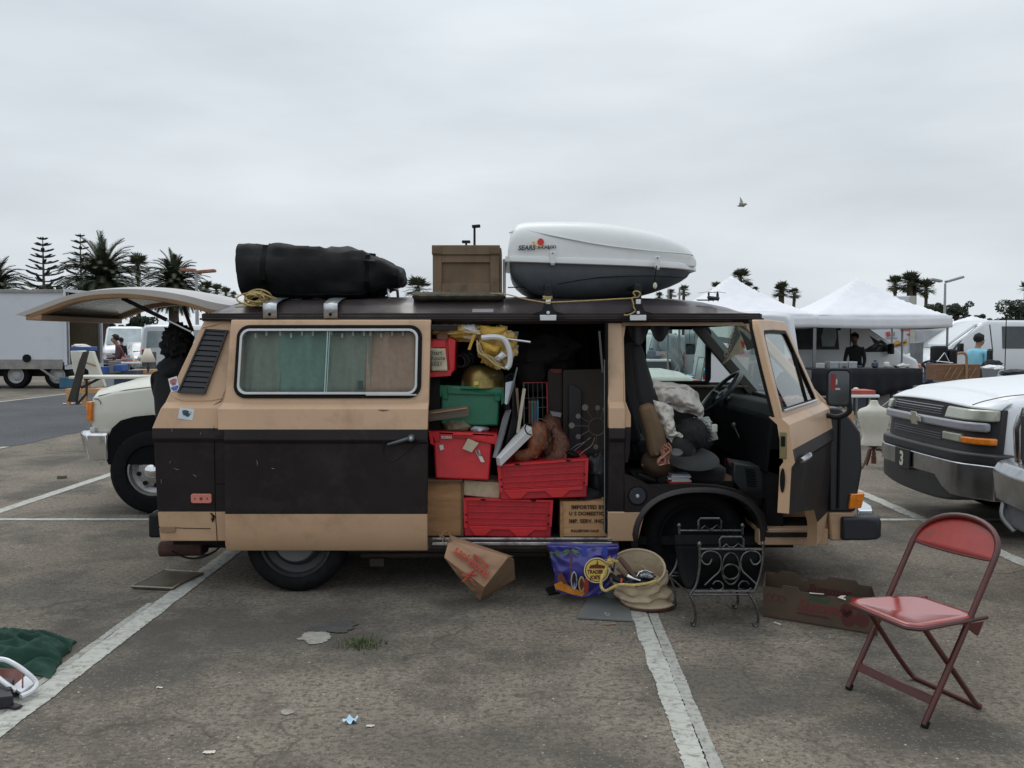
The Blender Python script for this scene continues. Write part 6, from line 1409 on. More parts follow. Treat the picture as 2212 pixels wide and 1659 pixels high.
# fruit box
fbx=thing('fruit_box','long low cardboard fruit box with red script and printed cherries','box',tuple(gd(1775,1360)))
cbm=mat('cardboard',(.085,.056,.036),.85,var=.2,scale=5,dirt=(.06,.035,.025),dfac=.5,dscale=4,bump=.1)
c0,c1_=gd(1650,1333),gd(1896,1374); dd_=V((.10,.32,0)); c2,c3=c1_+dd_,c0+dd_; hb_=.172
def wall(a,b,th,tabs,name,hh=hb_):
 d_=(b-a); n_=V((-d_.y,d_.x,0)).normalized()*th; up_=[]; N_=40
 for i in range(N_+1):
  t=i/N_; h_=hh
  for (t0,t1,dh) in tabs:
   if t0<=t<=t1:h_+=dh
  up_.append(a+d_*t+V((0,0,h_)))
 g=MB(); g.prism([a]+up_+[b],n_); return g.build(name,cbm,fbx,smooth=False)
wall(c0,c1_,.006,((.17,.30,.022),(.42,.55,-.012),(.72,.80,.012)),'box_side'); wall(c3,c2,.006,((.15,.28,.02),(.6,.85,.02),(.35,.42,-.02)),'box_side'); wall(c0,c3,.006,(),'box_end'); wall(c1_,c2,.006,(),'box_end')
g=MB(); g.prism([p+V((0,0,.004)) for p in (c0,c1_,c2,c3)],(0,0,.006)); g.build('box_bottom',cbm,fbx)
dx_=(c1_-c0).normalized(); nf=V((dx_.y,-dx_.x,0))
def onbx(u,z):return c0+(c1_-c0)*u+nf*.0015+V((0,0,z))
dred=mat('print_dark_red',(.08,.018,.016),.8,var=.2); dgr=mat('print_green',(.035,.07,.04),.8); dlr=mat('print_light_red',(.14,.028,.024),.8)
text('Summer',.085,onbx(.30,.075),dx_,(0,0,1),dlr,fbx,'box_script',bold=.002,shear=.35)
text('sweet',.045,onbx(.40,.135),dx_,(0,0,1),dgr,fbx,'box_script',bold=.002,shear=.3)
g=MB()
def flat(pts):g.prism([onbx(u,z) for u,z in pts],nf*.0006)
flat([(.30,.052),(.56,.048),(.60,.054),(.56,.060),(.30,.060)])
g.build('print_stroke',dred,fbx,smooth=False)
g=MB()
for (u,z,r_) in ((.755,.065,.040),(.735,.11,.034),(.865,.075,.040)):g.prism([onbx(u+r_/.64*math.cos(t)*.95,z+r_*math.sin(t))+nf*.0005*(u>.8) for t in [k*math.pi/12 for k in range(24)]],nf*.0006)
g.build('cherry_print',dred,fbx,smooth=False)
g=MB(); g.prism([onbx(u,z)+nf*.001 for u,z in ((.77,.15),(.84,.158),(.93,.12),(.90,.10),(.82,.12))],nf*.0006); g.build('leaf_print',dgr,fbx,smooth=False)
g=MB()
for k in range(3):u0=.05+.06*k; g.tube([onbx(u0+.028*math.cos(t),.122+.018*math.sin(t)) for t in [q*math.pi/8 for q in range(16)]],.0022,4,closed=True)
g.build('oval_print',dlr,fbx)
text('Summer',.07,c3+(c2-c3)*.40-V((dx_.y,-dx_.x,0))*-.002+V((0,0,.09)),dx_,(0,0,1),dred,fbx,'box_script',bold=.002,shear=.35)
g=MB(); g.prism([onbx(.40,.165)+nf*-.02+V((0,0,.004)),onbx(.53,.172)+nf*-.03,onbx(.54,.178)+nf*.004,onbx(.42,.172)+nf*.004],(0,0,.002)); g.m(0).prism([onbx(.66,.172)+nf*.003,onbx(.73,.165)+nf*.006,onbx(.72,.182)+nf*-.02,onbx(.68,.178)+nf*-.02],(0,0,.002)); g.build('paper_flap',mat('flap',(.5,.48,.42),.8),fbx)
# red folding chair
ch=thing('folding_chair','worn red metal folding chair standing at the right','chair',(1.70,3.77,0))
def chipped():
 m=mat('chair_red',(.29,.016,.009),.32,var=.2,scale=7,coat=.35,dirt=(.085,.028,.024),dfac=.9,dscale=7,bump=.06,bscale=60); return m
cr_=chipped(); crd=mat('chair_red_worn',(.075,.010,.008),.45,var=.3,scale=9,dirt=(.05,.028,.028),dfac=.85,dscale=12,coat=.2)
F1,F2=gd(1832,1490),gd(1996,1572); R1,R2=gd(1970,1466),gd(2116,1532)
wv=(F2-F1).normalized(); dvv=V((-wv.y,wv.x,0));
if dvv.x<0:dvv=-dvv
T1=F1+dvv*.36+V((0,0,.64)); T2=F2+dvv*.36+V((0,0,.64)); Mt=(T1+T2)/2; up3=(T1-F1).normalized(); hwid=(T2-T1).length/2
arc=[Mt-wv*hwid*math.cos(t)+up3*(.155*math.sin(t)**.85)+dvv*.012*math.sin(t) for t in [math.pi*k/16 for k in range(17)]]
g=MB(); g.tube([F1+V((0,0,.012)),F1.lerp(T1,.5)]+arc+[F2.lerp(T2,.5),F2+V((0,0,.012))],.0125,10); g.build('main_frame',crd,ch)
g=MB(); bpn=[]
g.grid(lambda u,v:(lambda i:(arc[i].lerp(Mt-wv*hwid*math.cos(math.pi*(i/16))+up3*(-.012*math.sin(math.pi*i/16)),v))+dvv*(.020*math.sin(math.pi*i/16)*(1-v))*.8)(int(round(u*16))),16,6); g.build('back_panel',cr_,ch,solid=.004)
g=MB(); g.tube([Mt-wv*hwid*math.cos(math.pi*(i/16))+up3*(-.012*math.sin(math.pi*i/16))+dvv*.0 for i in range(1,16)],.006,6); g.build('back_panel_edge',crd,ch)
Sf1=at(1840,1290,3.81); zS=.435
a1_=F1+dvv*.02; S_f1=V((1.447,3.815,zS)); S_f2=V((1.578,3.440,zS)); mS=(S_f1+S_f2)/2
S_b1=mS-wv*.155+dvv*.35+V((0,0,-.01)); S_b2=mS+wv*.155+dvv*.35+V((0,0,-.01))
crn=[S_f1+wv*.04-dvv*.03,S_f2-wv*.04-dvv*.03,S_f2+dvv*.01,S_b2,S_b1,S_f1+dvv*.01]
Pp=[]
for i in range(6):
 a,b,c_=crn[i-1],crn[i],crn[(i+1)%6]
 for t in (.0,.33,.66,1):p=(b+(a-b)*.16).lerp(b,t).lerp(b.lerp(b+(c_-b)*.16,t),t); Pp.append(p)
cS=sum(Pp,V())/len(Pp)
g=MB(); g.loft([[cS+(p-cS)*.05+V((0,0,-.012)) for p in Pp],[cS+(p-cS)*.5+V((0,0,-.010)) for p in Pp],[cS+(p-cS)*.85+V((0,0,-.002)) for p in Pp],[cS+(p-cS)*.97+V((0,0,0)) for p in Pp],[cS+(p-cS)*1.0+V((0,0,-.004)) for p in Pp],[cS+(p-cS)*1.0+V((0,0,-.024)) for p in Pp],[cS+(p-cS)*.97+V((0,0,-.026)) for p in Pp]],caps=True)
g.build('seat',mat('seat_red',(.30,.018,.010),.2,var=.15,scale=5,coat=.7,dirt=(.20,.06,.05),dfac=.5,dscale=9),ch,ang=60)
g=MB(); g.tube([p+V((0,0,-.016)) for p in Pp[:16]],.010,8); g.build('seat_rim',crd,ch)
inn=.03
g=MB(); J1=S_f1+wv*inn+dvv*.05+V((0,0,-.02)); J2=S_f2-wv*inn+dvv*.05+V((0,0,-.02))
g.tube(smoothpath([J1,J1.lerp(R1,.6),J1.lerp(R1,.93)+V((0,0,.01)),R1+wv*.02+V((0,0,.010))],4)+smoothpath([R2-wv*.02+V((0,0,.010)),R2+V((0,0,.014)),J2.lerp(R2,.93),J2.lerp(R2,.6),J2],4),.0115,10); g.build('rear_leg_frame',crd,ch)
g=MB(); a,b=F1.lerp(T1,.155),F2.lerp(T2,.155); n_=up3; g.loft([[p+up3*.018-dvv*.010,p+up3*.018+dvv*.004,p-up3*.018+dvv*.004,p-up3*.018-dvv*.010] for p in (a,b)]); g.build('front_stretcher',crd,ch,bevel=.003)
g=MB();
for s_,q_ in ((S_b1,F1.lerp(T1,.60)),(S_b2,F2.lerp(T2,.60))):g=MB(); g.cyl(s_-dvv*.10+V((0,0,-.02)),s_+dvv*.05+V((0,0,-.016)),.010); g.prism([s_-dvv*.09+V((0,0,-.03)),s_+dvv*.03+V((0,0,-.03)),s_+dvv*.0+V((0,0,-.085)),s_-dvv*.01+V((0,0,-.085))],wv*.006); g.build('hinge_bracket',crd,ch,bevel=.002)
for p in (F1,F2):
 g=MB(); g.cyl(p+V((0,0,0)),p+up3*.03,.0150); g.build('rubber_foot',rubber,ch,bevel=.003)
# things at the lower left corner
g=MB(); gA=gd(0,1400);
def gc(u,v):
 a=gd(-60,1372+6*math.sin(u*7)).lerp(gd(166,1390+4*math.sin(u*5)),u); b=gd(-60,1440).lerp(gd(110,1468),u); p=a.lerp(b,v)
 q=p*8; h_=.05*math.sin(math.pi*min(1,v*1.02))**.6*(math.sin(math.pi*min(1,.08+u*.92))**.35) ; return p+V((.03*noise.noise(q),.03*noise.noise(q+V((5,0,0))),.006+h_*(1+1.3*(1-abs(noise.noise(V((p.x*5,p.y*14,1))))*3)+.25*noise.noise(p*26))))
g.grid(gc,150,80); g.build('green_cloth',mat('green_fabric',(.006,.038,.024),.85,var=.2,scale=10,bump=.4,bscale=30),ang=180,label='crumpled dark green cloth on the asphalt at the far left',cat='cloth')
wf=thing('folded_lounge_chair','folded white-framed chair lying on the thick white line at the left edge','chair',tuple(gd(30,1500)))
g=MB(); wm=mat('white_tube',(.62,.63,.65),.3,coat=.4)
g.tube(smoothpath([gd(x,y,z) for x,y,z in ((-60,1430,.16),(0,1424,.15),(30,1434,.13),(60,1455,.09),(79,1476,.05),(70,1492,.035),(45,1505,.03))]),.011,8)
g.tube(smoothpath([gd(x,y,z) for x,y,z in ((-60,1430,.10),(-20,1452,.10),(10,1475,.08),(34,1492,.05))]),.010,8); g.build('tube_frame',wm,wf)
g=MB(); g.grid(lambda u,v:gd(-60+110*u,1440+40*v+6*u,.05+.03*math.sin(u*6)),14,8); g.build('brown_sling',mat('brown_sling',(.10,.03,.02),.7,var=.4,scale=12),wf,solid=.004)
g=MB(); P=[gd(x,y,.03) for x,y in ((25,1490),(58,1462),(76,1480),(45,1500))]; g.prism(P,(0,0,.01)); g.build('white_slat',wm,wf)
g=MB(); g.prism([gd(x,y,.01) for x,y in ((-40,1500),(6,1488),(32,1490),(22,1512),(30,1528),(-40,1535))],(0,0,.05)); g.prism([gd(x,y,.008) for x,y in ((22,1520),(50,1528),(32,1534),(16,1530))],(0,0,.012)); g.cyl(gd(18,1488,.06),gd(20,1496,.05),.016); g.build('black_hinge',mat('hinge_black',(.014,.013,.018),.5,var=.4),wf,bevel=.004)
# flattened board behind the rear wheel
P=[gd(x,y) for x,y in ((284,1273),(356,1237),(440,1242),(386,1268),(372,1277))]
g=MB(); g.prism([p+V((0,0,.006)) for p in P],(0,0,.012)); g.m(1)
for a,b in ((0,1),(1,2),(3,4),(4,0)):g.cyl(P[a]+V((0,0,.020)),P[b]+V((0,0,.020)),.004,n=5)
g.build('flattened_board',[mat('board_brown',(.075,.056,.030),.35,var=.5,scale=7,coat=.4),mat('board_edge',(.34,.31,.25),.6,var=.4,scale=30)],label='flattened shiny brown board lying beside the thick white line behind the van',cat='board')
# ================================================================ vehicles behind
def ray_x(px,Y):return at(px,734,Y).x
class Car:
 """st: (x, halfwidth at belt, z bottom, z belt, z roof, halfwidth at roof), x runs forward"""
 def __init__(s,name,label,cat,loc,rot,st,m,group=None,low=None):
  s.o=thing(name,label,cat,(0,0,0),group); s.st=st; g=MB(); secs=[]
  for x,w_,zb,zm,zt,wr in st:
   P=[(w_*.86,zb),(w_*.97,zb+.10),(w_,zb+(zm-zb)*.45),(w_,zb+(zm-zb)*.72),(w_*.975,zm),(w_*.975+(wr-w_*.975)*.88,zm+(zt-zm)*.88),(wr*.93,zt-.012),(wr*.6,zt+.015)]
   secs.append([V((x,-a,b)) for a,b in P]+[V((x,a,b)) for a,b in P[::-1]])
  g.loft(secs); s.body=g.build('body',m,s.o,bevel=.02,ang=40); s.fin=(loc,rot)
 def y(s,x,z):
  st=sorted(s.st); i=0
  while i<len(st)-2 and x>st[i+1][0]:i+=1
  a,b=st[i],st[i+1]; t=max(0,min(1,(x-a[0])/max(1e-6,b[0]-a[0]))); q=[p+(r_-p)*t for p,r_ in zip(a,b)]
  _,w_,zb,zm,zt,wr=q
  return lerp([(zb,w_*.86),(zb+.1,w_*.97),(zb+(zm-zb)*.45,w_),(zb+(zm-zb)*.72,w_),(zm,w_*.975),(zm+(zt-zm)*.88,w_*.975+(wr-w_*.975)*.88),(zt,wr*.93)],z)
 def side(s,pts,m,name,sgn=1,off=.008,par=None):
  g=MB(); P=[V((x,sgn*(s.y(x,z)+off),z)) for x,z in pts]; g.prism(P,(0,-sgn*.03,0)); return g.build(name,m,par or s.o,smooth=False)
 def quad(s,pts,m,name,par=None,th=None):
  g=MB(); g.poly(pts); return g.build(name,m,par or s.o,smooth=False)
 def box(s,c,sz,m,name,bevel=.01):g=MB(); g.box(c,sz); return g.build(name,m,s.o,bevel=bevel)
 def wheels(s,xs,r=.36,w_=.24,tr=.80,rimm=None,both=True):
  for x in xs:
   for sg in ((1,-1) if both else (both,)):
    wheel(s.o,(x,sg*(tr-w_/2+.015),r),r,w_,r*.58,rimm or steel,sg,hub=False)
    g=MB(); n_=24; g.prism([(x+(r+.07)*math.cos(t),sg*(tr-.02+.0),r+.02+(r+.07)*math.sin(t)) for t in [k*2*math.pi/n_ for k in range(n_)]],(0,-sg*.2,0));
    c=g.build('wheel_well',rubber,s.o,smooth=False)
 def done(s):
  (x,y,z),rot=s.fin; s.o.location=(x,y,z); s.o.rotation_euler=(0,0,R(rot)); return s.o
dkg=mat('dark_glass',(.022,.030,.032),.06,var=.3,coat=.6); seeg=mat('pale_glass',(.26,.31,.32),.08,var=.25,scale=2,coat=.5)
vanw=mat('van_white',(.60,.62,.64),.3,var=.04,scale=1,coat=.4,dirt=(.45,.45,.43),dfac=.2,dscale=2)
def mkvan(label,loc,rot,group,m=vanw,L=5.6,open_door=False,H_=2.08):
 st=[(-L/2,.86,.42,1.15,H_-.10,.74),(-L/2+.12,.98,.36,1.18,H_-.02,.82),(.2,1.0,.34,1.20,H_,.84),(1.05,1.0,.34,1.22,H_,.84),(1.20,1.0,.34,1.22,H_-.03,.82),(2.05,.99,.34,1.20,1.46,.84),(2.30,.98,.34,1.15,1.24,.86),(2.55,.96,.34,1.06,1.14,.83),(2.70,.93,.36,.98,1.06,.80),(2.80,.86,.40,.88,.94,.74)]
 c=Car('parked_van',label,'van',loc,rot,st,m,group)
 for sg in (1,-1):
  c.side([(.98,1.24),(2.12,1.24),(1.96,1.42),(1.36,1.93),(1.02,1.97)],dkg,'side_window',sg)
  c.side([(-.75,1.30),(.72,1.30),(.70,1.92),(-.73,1.92)],dkg,'side_window',sg); c.side([(-2.4,1.30),(-.95,1.30),(-.95,1.92),(-2.38,1.90)],dkg,'side_window',sg)
  c.side([(.86,.45),(.875,.45),(.875,1.98),(.86,1.98)],rubber,'door_gap',sg,.003); c.side([(2.08,.5),(2.092,.5),(2.09,1.2),(2.078,1.2)],rubber,'door_gap',sg,.003)
  c.side([(1.0,1.02),(1.14,1.02),(1.14,1.07),(1.0,1.07)],blackp,'door_handle',sg,.02)
  c.box((1.95,sg*1.10,1.32),(.10,.22,.26),blackp,'mirror',.03)
  c.box((2.78,sg*.68,.86),(.10,.26,.17),mat('lamp_clear',(.5,.52,.52),.15,coat=.8),'headlight',.02); c.box((2.74,sg*.86,.86),(.10,.08,.16),amber,'indicator',.02)
  c.box((-L/2+.01,sg*.80,1.0),(.04,.12,.42),redlens,'tail_light',.02)
 c.quad([V((1.30,-.74,H_-.09)),V((1.30,.74,H_-.09)),V((2.24,.80,1.33)),V((2.24,-.80,1.33))],seeg,'windscreen')
 c.quad([V((-L/2-.012,y_,z_)) for y_,z_ in ((-.68,1.28),(-.04,1.28),(-.04,1.86),(-.62,1.86))],seeg,'rear_window'); c.quad([V((-L/2-.012,-y_,z_)) for y_,z_ in ((-.68,1.28),(-.04,1.28),(-.04,1.86),(-.62,1.86))],seeg,'rear_window')
 c.box((2.80,0,.80),(.08,1.05,.20),blackp,'grille'); c.box((2.86,0,.80),(.03,1.1,.04),chrome,'grille_bar',.005); c.box((2.84,0,.55),(.16,1.85,.20),mat('bumper_grey',(.12,.125,.13),.4,.3),'front_bumper',.03); c.box((-L/2-.05,0,.52),(.14,1.8,.18),MATS['bumper_grey'],'rear_bumper',.03)
 if open_door:
  sg=-1
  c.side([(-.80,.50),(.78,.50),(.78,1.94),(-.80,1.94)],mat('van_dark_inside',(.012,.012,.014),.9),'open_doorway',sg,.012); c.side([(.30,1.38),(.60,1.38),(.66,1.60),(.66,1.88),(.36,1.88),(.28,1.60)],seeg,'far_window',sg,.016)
 c.wheels((-1.75,1.78),tr=.99); return c.done()
GV='white vans parked behind the market stalls'
mkvan('white passenger van with its side door open behind the black-clothed tables',(ray_x(1993,22.5)-2.82,23.4,0),0,GV,open_door=True)
mkvan('white van facing left at the far right behind the man in the light blue shirt',(ray_x(2002,25.0)+2.84,26.0,0),180,GV)
mkvan('white van seen from the rear beside the white shaded table lamp',(ray_x(357,32),34.8,0),90,GV,H_=2.10)
mkvan('small distant white van with open doors between the box truck and the plaid shirted person',(ray_x(236,44),46,0),-70,GV,H_=2.2)
mkvan('white van seen end-on through the windscreen of the camper van',(4.955,19.54,0),78,GV)
mkvan('white van seen edge-on through the driver window, farther than the blue car',(ray_x(1396,29.5)-2.8,30.5,0),0,GV)
def mkcar(label,loc,rot,m,group=None,suv=False):
 h=1.72 if suv else 1.44
 st=[(-2.3,.74,.42,.86,.92 if not suv else 1.5,.62),(-2.1,.85,.30,.92,1.0 if not suv else h-.05,.66),(-1.25 if not suv else-1.9,.88,.28,.95,h-.10,.60),(-.6,.89,.27,.96,h,.62),(.2,.89,.27,.96,h,.62),(.55,.89,.27,.96,h-.06,.60),(1.15,.88,.27,.94,1.02,.70),(1.9,.84,.30,.80,.88,.68),(2.2,.72,.36,.68,.74,.60)]
 c=Car('parked_car',label,'car',loc,rot,st,m,group); zt=h-.12
 for sg in (1,-1):
  c.side([(-.62,1.0),(.98,1.0),(.50,zt),(-.55,zt)],dkg,'side_window',sg); c.side([(-1.75,1.0),(-.70,1.0),(-.66,zt),(-1.3,zt-.03)],dkg,'side_window',sg); c.side([(-.66,.4),(-.65,.4),(-.65,.98),(-.66,.98)],rubber,'door_gap',sg,.003)
  c.box((2.10,sg*.60,.66),(.16,.26,.13),mat('lamp_clear',(.5,.52,.52),.15,coat=.8),'headlight',.02); c.box((-2.26,sg*.66,.85),(.08,.18,.18),redlens,'tail_light',.02); c.box((.85,sg*.98,1.02),(.10,.18,.13),m,'mirror',.03)
 c.quad([V((.60,-.54,zt+.03)),V((.60,.54,zt+.03)),V((1.18,.66,1.05)),V((1.18,-.66,1.05))],seeg,'windscreen')
 c.box((2.20,0,.58),(.05,.7,.12),blackp,'grille'); c.wheels((-1.38,1.38),r=.33,w_=.2,tr=.90); return c.done()
mkcar('dark blue estate car seen through the cab window of the camper van',(3.6,24.6,0),235,mat('car_blue',(.03,.055,.085),.25,var=.1,coat=.7),suv=True)
mkcar('silver car facing the camera beyond the plaid shirted person',(ray_x(292,40),41,0),-60,mat('car_silver',(.36,.37,.37),.3,.3,var=.05,coat=.5))
mkcar('black car parked far off behind the silver one',(ray_x(300,56),58,0),-75,mat('car_black',(.02,.02,.022),.25,coat=.7))
# cream pickup behind the van: nose at the left, tail light seen through the cab
px0=-3.62; Yp=7.90
c=Car('pickup_truck','cream white pickup with a chrome bumper and big tyres right behind the camper van','pickup',(0,0,0),0,[
 (-3.76,.84,.62,.98,1.045,.74),(-3.71,.95,.58,1.03,1.10,.80),(-3.5,.98,.56,1.08,1.165,.80),(-3.2,.985,.56,1.12,1.215,.80),(-2.6,.99,.55,1.17,1.30,.82),(-2.3,.99,.55,1.18,1.34,.82),(-1.75,.99,.50,1.20,1.66,.72),(-1.2,.99,.50,1.20,1.70,.72),(-.4,.99,.50,1.20,1.70,.72),(.0,.99,.50,1.20,1.62,.72),(.05,.99,.50,1.20,1.24,.90),(1.55,.99,.55,1.19,1.23,.92),(1.62,.96,.60,1.16,1.20,.90)],cream)
for sg in (1,-1):c.side([(-2.1,1.24),(-1.15,1.24),(-1.15,1.60),(-1.72,1.60)],dkg,'side_window',sg); c.side([(-1.08,1.24),(-.12,1.24),(-.12,1.60),(-1.08,1.60)],dkg,'side_window',sg)
s_=-1; wxp=-3.17
def pw_(x,y):p=at(x,y,Yp); return (p.x,p.z)
# wheel arch opening on our side
A2=[pw_(*p) for p in ((236,1003),(228,985),(232,955),(243,925),(262,908),(290,900),(330,896),(372,900),(398,925),(410,1003))]
g=MB(); g.prism([V((x,-.975,z)) for x,z in A2],(0,-.03,0)); g.build('wheel_arch',mat('arch_black',(.008,.008,.009),.9,spec=.1),c.o,smooth=False)
c.box((-3.725,-.93,.91),(.045,.10,.175),amber,'corner_lamp',.008); c.box((-3.70,-.945,.735),(.045,.07,.07),mat('lamp_clear',(.5,.52,.52),.15,coat=.8),'corner_lamp_lower',.008)
c.box((1.63,-.86,1.02),(.06,.20,.34),redlens,'tail_light',.01)
g=MB(); g.tube([V((x,-c.y(x,z)-.003,z)) for x,z in ((-3.70,1.02),(-3.66,1.02),(-3.63,.99),(-3.62,.66))],.005,5); g.build('panel_gap',mat('gap_line',(.10,.10,.08),.8),c.o)
g=MB(); g.tube([V((x,-c.y(x,z)-.002,z)) for x,z in ((-3.66,1.045),(-3.4,1.10),(-3.1,1.135),(-2.4,1.17))],.004,5); g.build('bonnet_crease',MATS['gap_line'],c.o)
g=MB();
xb_=pw_(170,970)[0]+.0; xe_=pw_(236,970)[0]; zt_,zb_=.735,.50
def bsec(x,y,e=0):return [V((x,y,zb_+.06+e)),V((x,y-.0,zt_-.03)),V((x,y+.03,zt_)),V((x,y+.10,zt_)),V((x,y+.10,zb_+.06+e))]
g.loft([[V((xe_,-1.02,zb_-.02)),V((xe_,-1.03,zt_-.02)),V((xe_,-.98,zt_)),V((xe_,-.90,zt_)),V((xe_,-.90,zb_))],[V((xb_+.09,-1.02,zb_-.02)),V((xb_+.08,-1.03,zt_-.02)),V((xb_+.10,-.98,zt_)),V((xb_+.12,-.90,zt_)),V((xb_+.12,-.90,zb_))],[V((xb_-.0,-.90,zb_+.10)),V((xb_-.03,-.90,zt_-.02)),V((xb_,-.88,zt_)),V((xb_+.08,-.86,zt_)),V((xb_+.09,-.86,zb_+.08))],[V((xb_-.05,.9,zb_+.10)),V((xb_-.08,.9,zt_-.02)),V((xb_-.05,.9,zt_)),V((xb_+.03,.9,zt_)),V((xb_+.04,.9,zb_+.08))]])
g.build('front_bumper',chrome,c.o,bevel=.015)
wheel(c.o,(wxp,-.885,.385),.385,.27,.215,mat('grey_alloy',(.33,.33,.33),.35,.6,var=.3,scale=25),-1,hub=True,slots=8); wheel(c.o,(wxp,.86,.385),.385,.27,.215,steel,1); wheel(c.o,(.75,-.86,.385),.385,.27,.215,steel,-1); wheel(c.o,(.75,.86,.385),.385,.27,.215,steel,1)
c.fin=((0,Yp+.99,0),0); c.done()
# big white SUV facing left: nose at X 3.4
sv=thing('white_suv','white utility vehicle with a gold bow tie badge and a number 3 on its bumper','suv',(3.4,7.6,0))
YC,HW=7.60,.90
def fx(t):return 3.47+.035*abs(t)**2+.13*min(1,max(0,(abs(t)-.72)/.28))**2.2
def FP(t,z,off=0):
 return V((fx(t)-off+(.10*max(0,z-.98)/.12 if z>.98 else 0),YC+t*HW,z))
def band(name,m,t0,t1,z0,z1,off=0,th=.04,n=16,zf0=None,zf1=None,par=sv,bevel=.006,**k):
 g=MB(); z0f=zf0 or (lambda t:z0); z1f=zf1 or (lambda t:z1)
 secs=[]
 for i in range(n+1):
  t=t0+(t1-t0)*i/n; a,b=FP(t,z0f(t),off),FP(t,z1f(t),off); secs.append([a,b,b+V((th,0,0)),a+V((th,0,0))])
 g.loft(secs); return g.build(name,m,par,bevel=bevel,**k)
# body
secs=[]
for x,zb,zs,zt,ins in ((3.665,.62,.98,1.05,.03),(3.70,.62,1.0,1.09,.005),(3.75,.58,1.03,1.15,.0),(4.1,.55,1.07,1.20,.0),(4.6,.5,1.10,1.245,.0),(4.85,.45,1.12,1.26,.0),(5.0,.45,1.12,1.30,.0)):
 h_=HW-ins; sec=[]
 for y_,z_ in ((-h_*.99,zb),(-h_,(zb+zs)/2),(-h_*.985,zs),(-h_*.93,zs+(zt-zs)*.45),(-h_*.75,zs+(zt-zs)*.80),(-h_*.4,zt),(0,zt+.01)):sec.append(V((x,YC+y_,z_)))
 secs.append(sec+[V((p.x,2*YC-p.y,p.z)) for p in sec[:-1]][::-1])
g=MB(); g.loft(secs); g.build('front_body',white,sv,bevel=.02,ang=45)
g=MB(); g.grid(lambda u,v:(lambda t,w_:V((fx(t)+.02+(3.72-fx(t))*w_+.0,YC+t*HW*.985,1.01+(.035*(1-t*t))+.075*math.sin(w_*math.pi/2)*(1-.3*t**4))))(-1+2*u,v),24,8); g.build('bonnet_lip',white,sv,solid=.01)
g=MB(); g.prism([(5.0,YC-.88,.45),(8.6,YC-.88,.45),(8.6,YC-.88,1.15),(8.5,YC-.76,1.85),(5.9,YC-.76,1.88),(5.05,YC-.86,1.28)],(0,1.72,0)); g.build('cabin',white,sv,bevel=.05)
g=MB(); g.prism([(5.9,YC-.965,1.22),(8.3,YC-.965,1.22),(8.3,YC-.965,1.75),(6.2,YC-.965,1.75)],(0,.05,0)); g.build('side_window',dkg,sv)
g=MB(); g.poly([V((5.12,YC-.86,1.34)),V((5.12,YC+.86,1.34)),V((5.86,YC+.76,1.86)),V((5.86,YC-.76,1.86))]); g.build('windscreen',dkg,sv)
trim=mat('grey_trim',(.16,.16,.18),.45,var=.2,scale=30); drk=mat('truck_black',(.02,.021,.024),.45,var=.2)
hood_edge=lambda t:1.015+.03*(1-t*t)
band('grille_surround',drk,-1.0,.97,.66,1.0,.0,zf1=hood_edge)
for k,z_ in enumerate((.945,.965,.985,1.005)):band('grille_slat',trim,-.38,.62,z_-.002,z_+.003,.012,.01,bevel=0)
for k,z_ in enumerate((.745,.765,.785)):band('grille_slat',trim,-.38,.62,z_-.002,z_+.003,.012,.01,bevel=0)
band('grille_bar',mat('bar_grey',(.34,.34,.37),.4,.3,var=.12,scale=40),-.96,.90,.845,.915,.035,bevel=.02,seg=3)
hl=mat('headlight_lens',(.36,.37,.30),.12,var=.25,scale=4,coat=.8,metal=.2)
band('headlight',hl,-.985,-.45,.925,1.0,.022,.07,zf0=lambda t:.925,zf1=lambda t:1.01+.012*(t+1),bevel=.012); band('headlight',hl,.70,.96,.925,1.0,.022,.07,bevel=.012)
band('headlight_lower',hl,-.72,-.42,.745,.815,.020,.05,bevel=.012); band('indicator',amber,-.985,-.725,.745,.80,.022,.07,bevel=.012)
g=MB(); pc_=FP(0.02,.88,.05); B_=[(-.5,-.12),(-.28,-.12),(-.20,-.30),(.24,-.30),(.16,-.12),(.5,-.12),(.42,.14),(.20,.14),(.12,.32),(-.30,.32),(-.22,.14),(-.42,.14)]
g.prism([pc_+V((0,-a*.24,b*.17)) for a,b in B_],(-.012,0,0)); g.build('front_badge',mat('badge_gold',(.42,.40,.34),.3,.6),sv,bevel=.003)
bz=lambda t:0
def bumpf(t):return .10*max(0,(abs(t)-.8)/.2)
band('bumper_pad',drk,-1.08,1.05,.60,.685,.06,.16,bevel=.02,seg=3)
band('front_bumper',mat('truck_chrome',(.40,.41,.43),.24,1,var=.12,scale=8,dirt=(.2,.2,.2),dfac=.5,dscale=9),-1.08,1.05,.43,.60,.07,.12,zf0=lambda t:.34+.10*min(1,max(0,(t+.62)/.2)) if t<-.42 else .455,bevel=.008)
band('lower_valance',drk,-.98,1.0,.26,.46,.055,.15,zf0=lambda t:.26+.10*abs(t)**3,bevel=.02)
g=MB(); g.box((4.6,YC,.45),(1.6,1.66,.35)); g.box((6.8,YC,.42),(3.4,1.66,.25)); g.build('underbody',rubber,sv)
pl_c=FP(.19,.52,.085)
g=MB(); g.box(pl_c,(.012,.29,.17)); g.build('number_plate',mat('plate_black',(.015,.016,.016),.5),sv,bevel=.004)
text('3',.165,pl_c+V((-.009,.045,-.058)),(0,-1,0),(0,0,1),mat('plate_digit',(.60,.58,.50),.5),sv,'plate_digit',bold=.006)
for x,sg in ((4.5,-1),(4.5,1),(7.6,-1),(7.6,1)):wheel(sv,(x,YC+sg*.76,.39),.39,.27,.22,steel,sg)
g=MB(); g.prism([(4.5+.48*math.cos(t),YC-.902,.42+.46*math.sin(t)) for t in [k*math.pi/10 for k in range(21)]],(0,.1,0)); g.build('wheel_arch',rubber,sv)
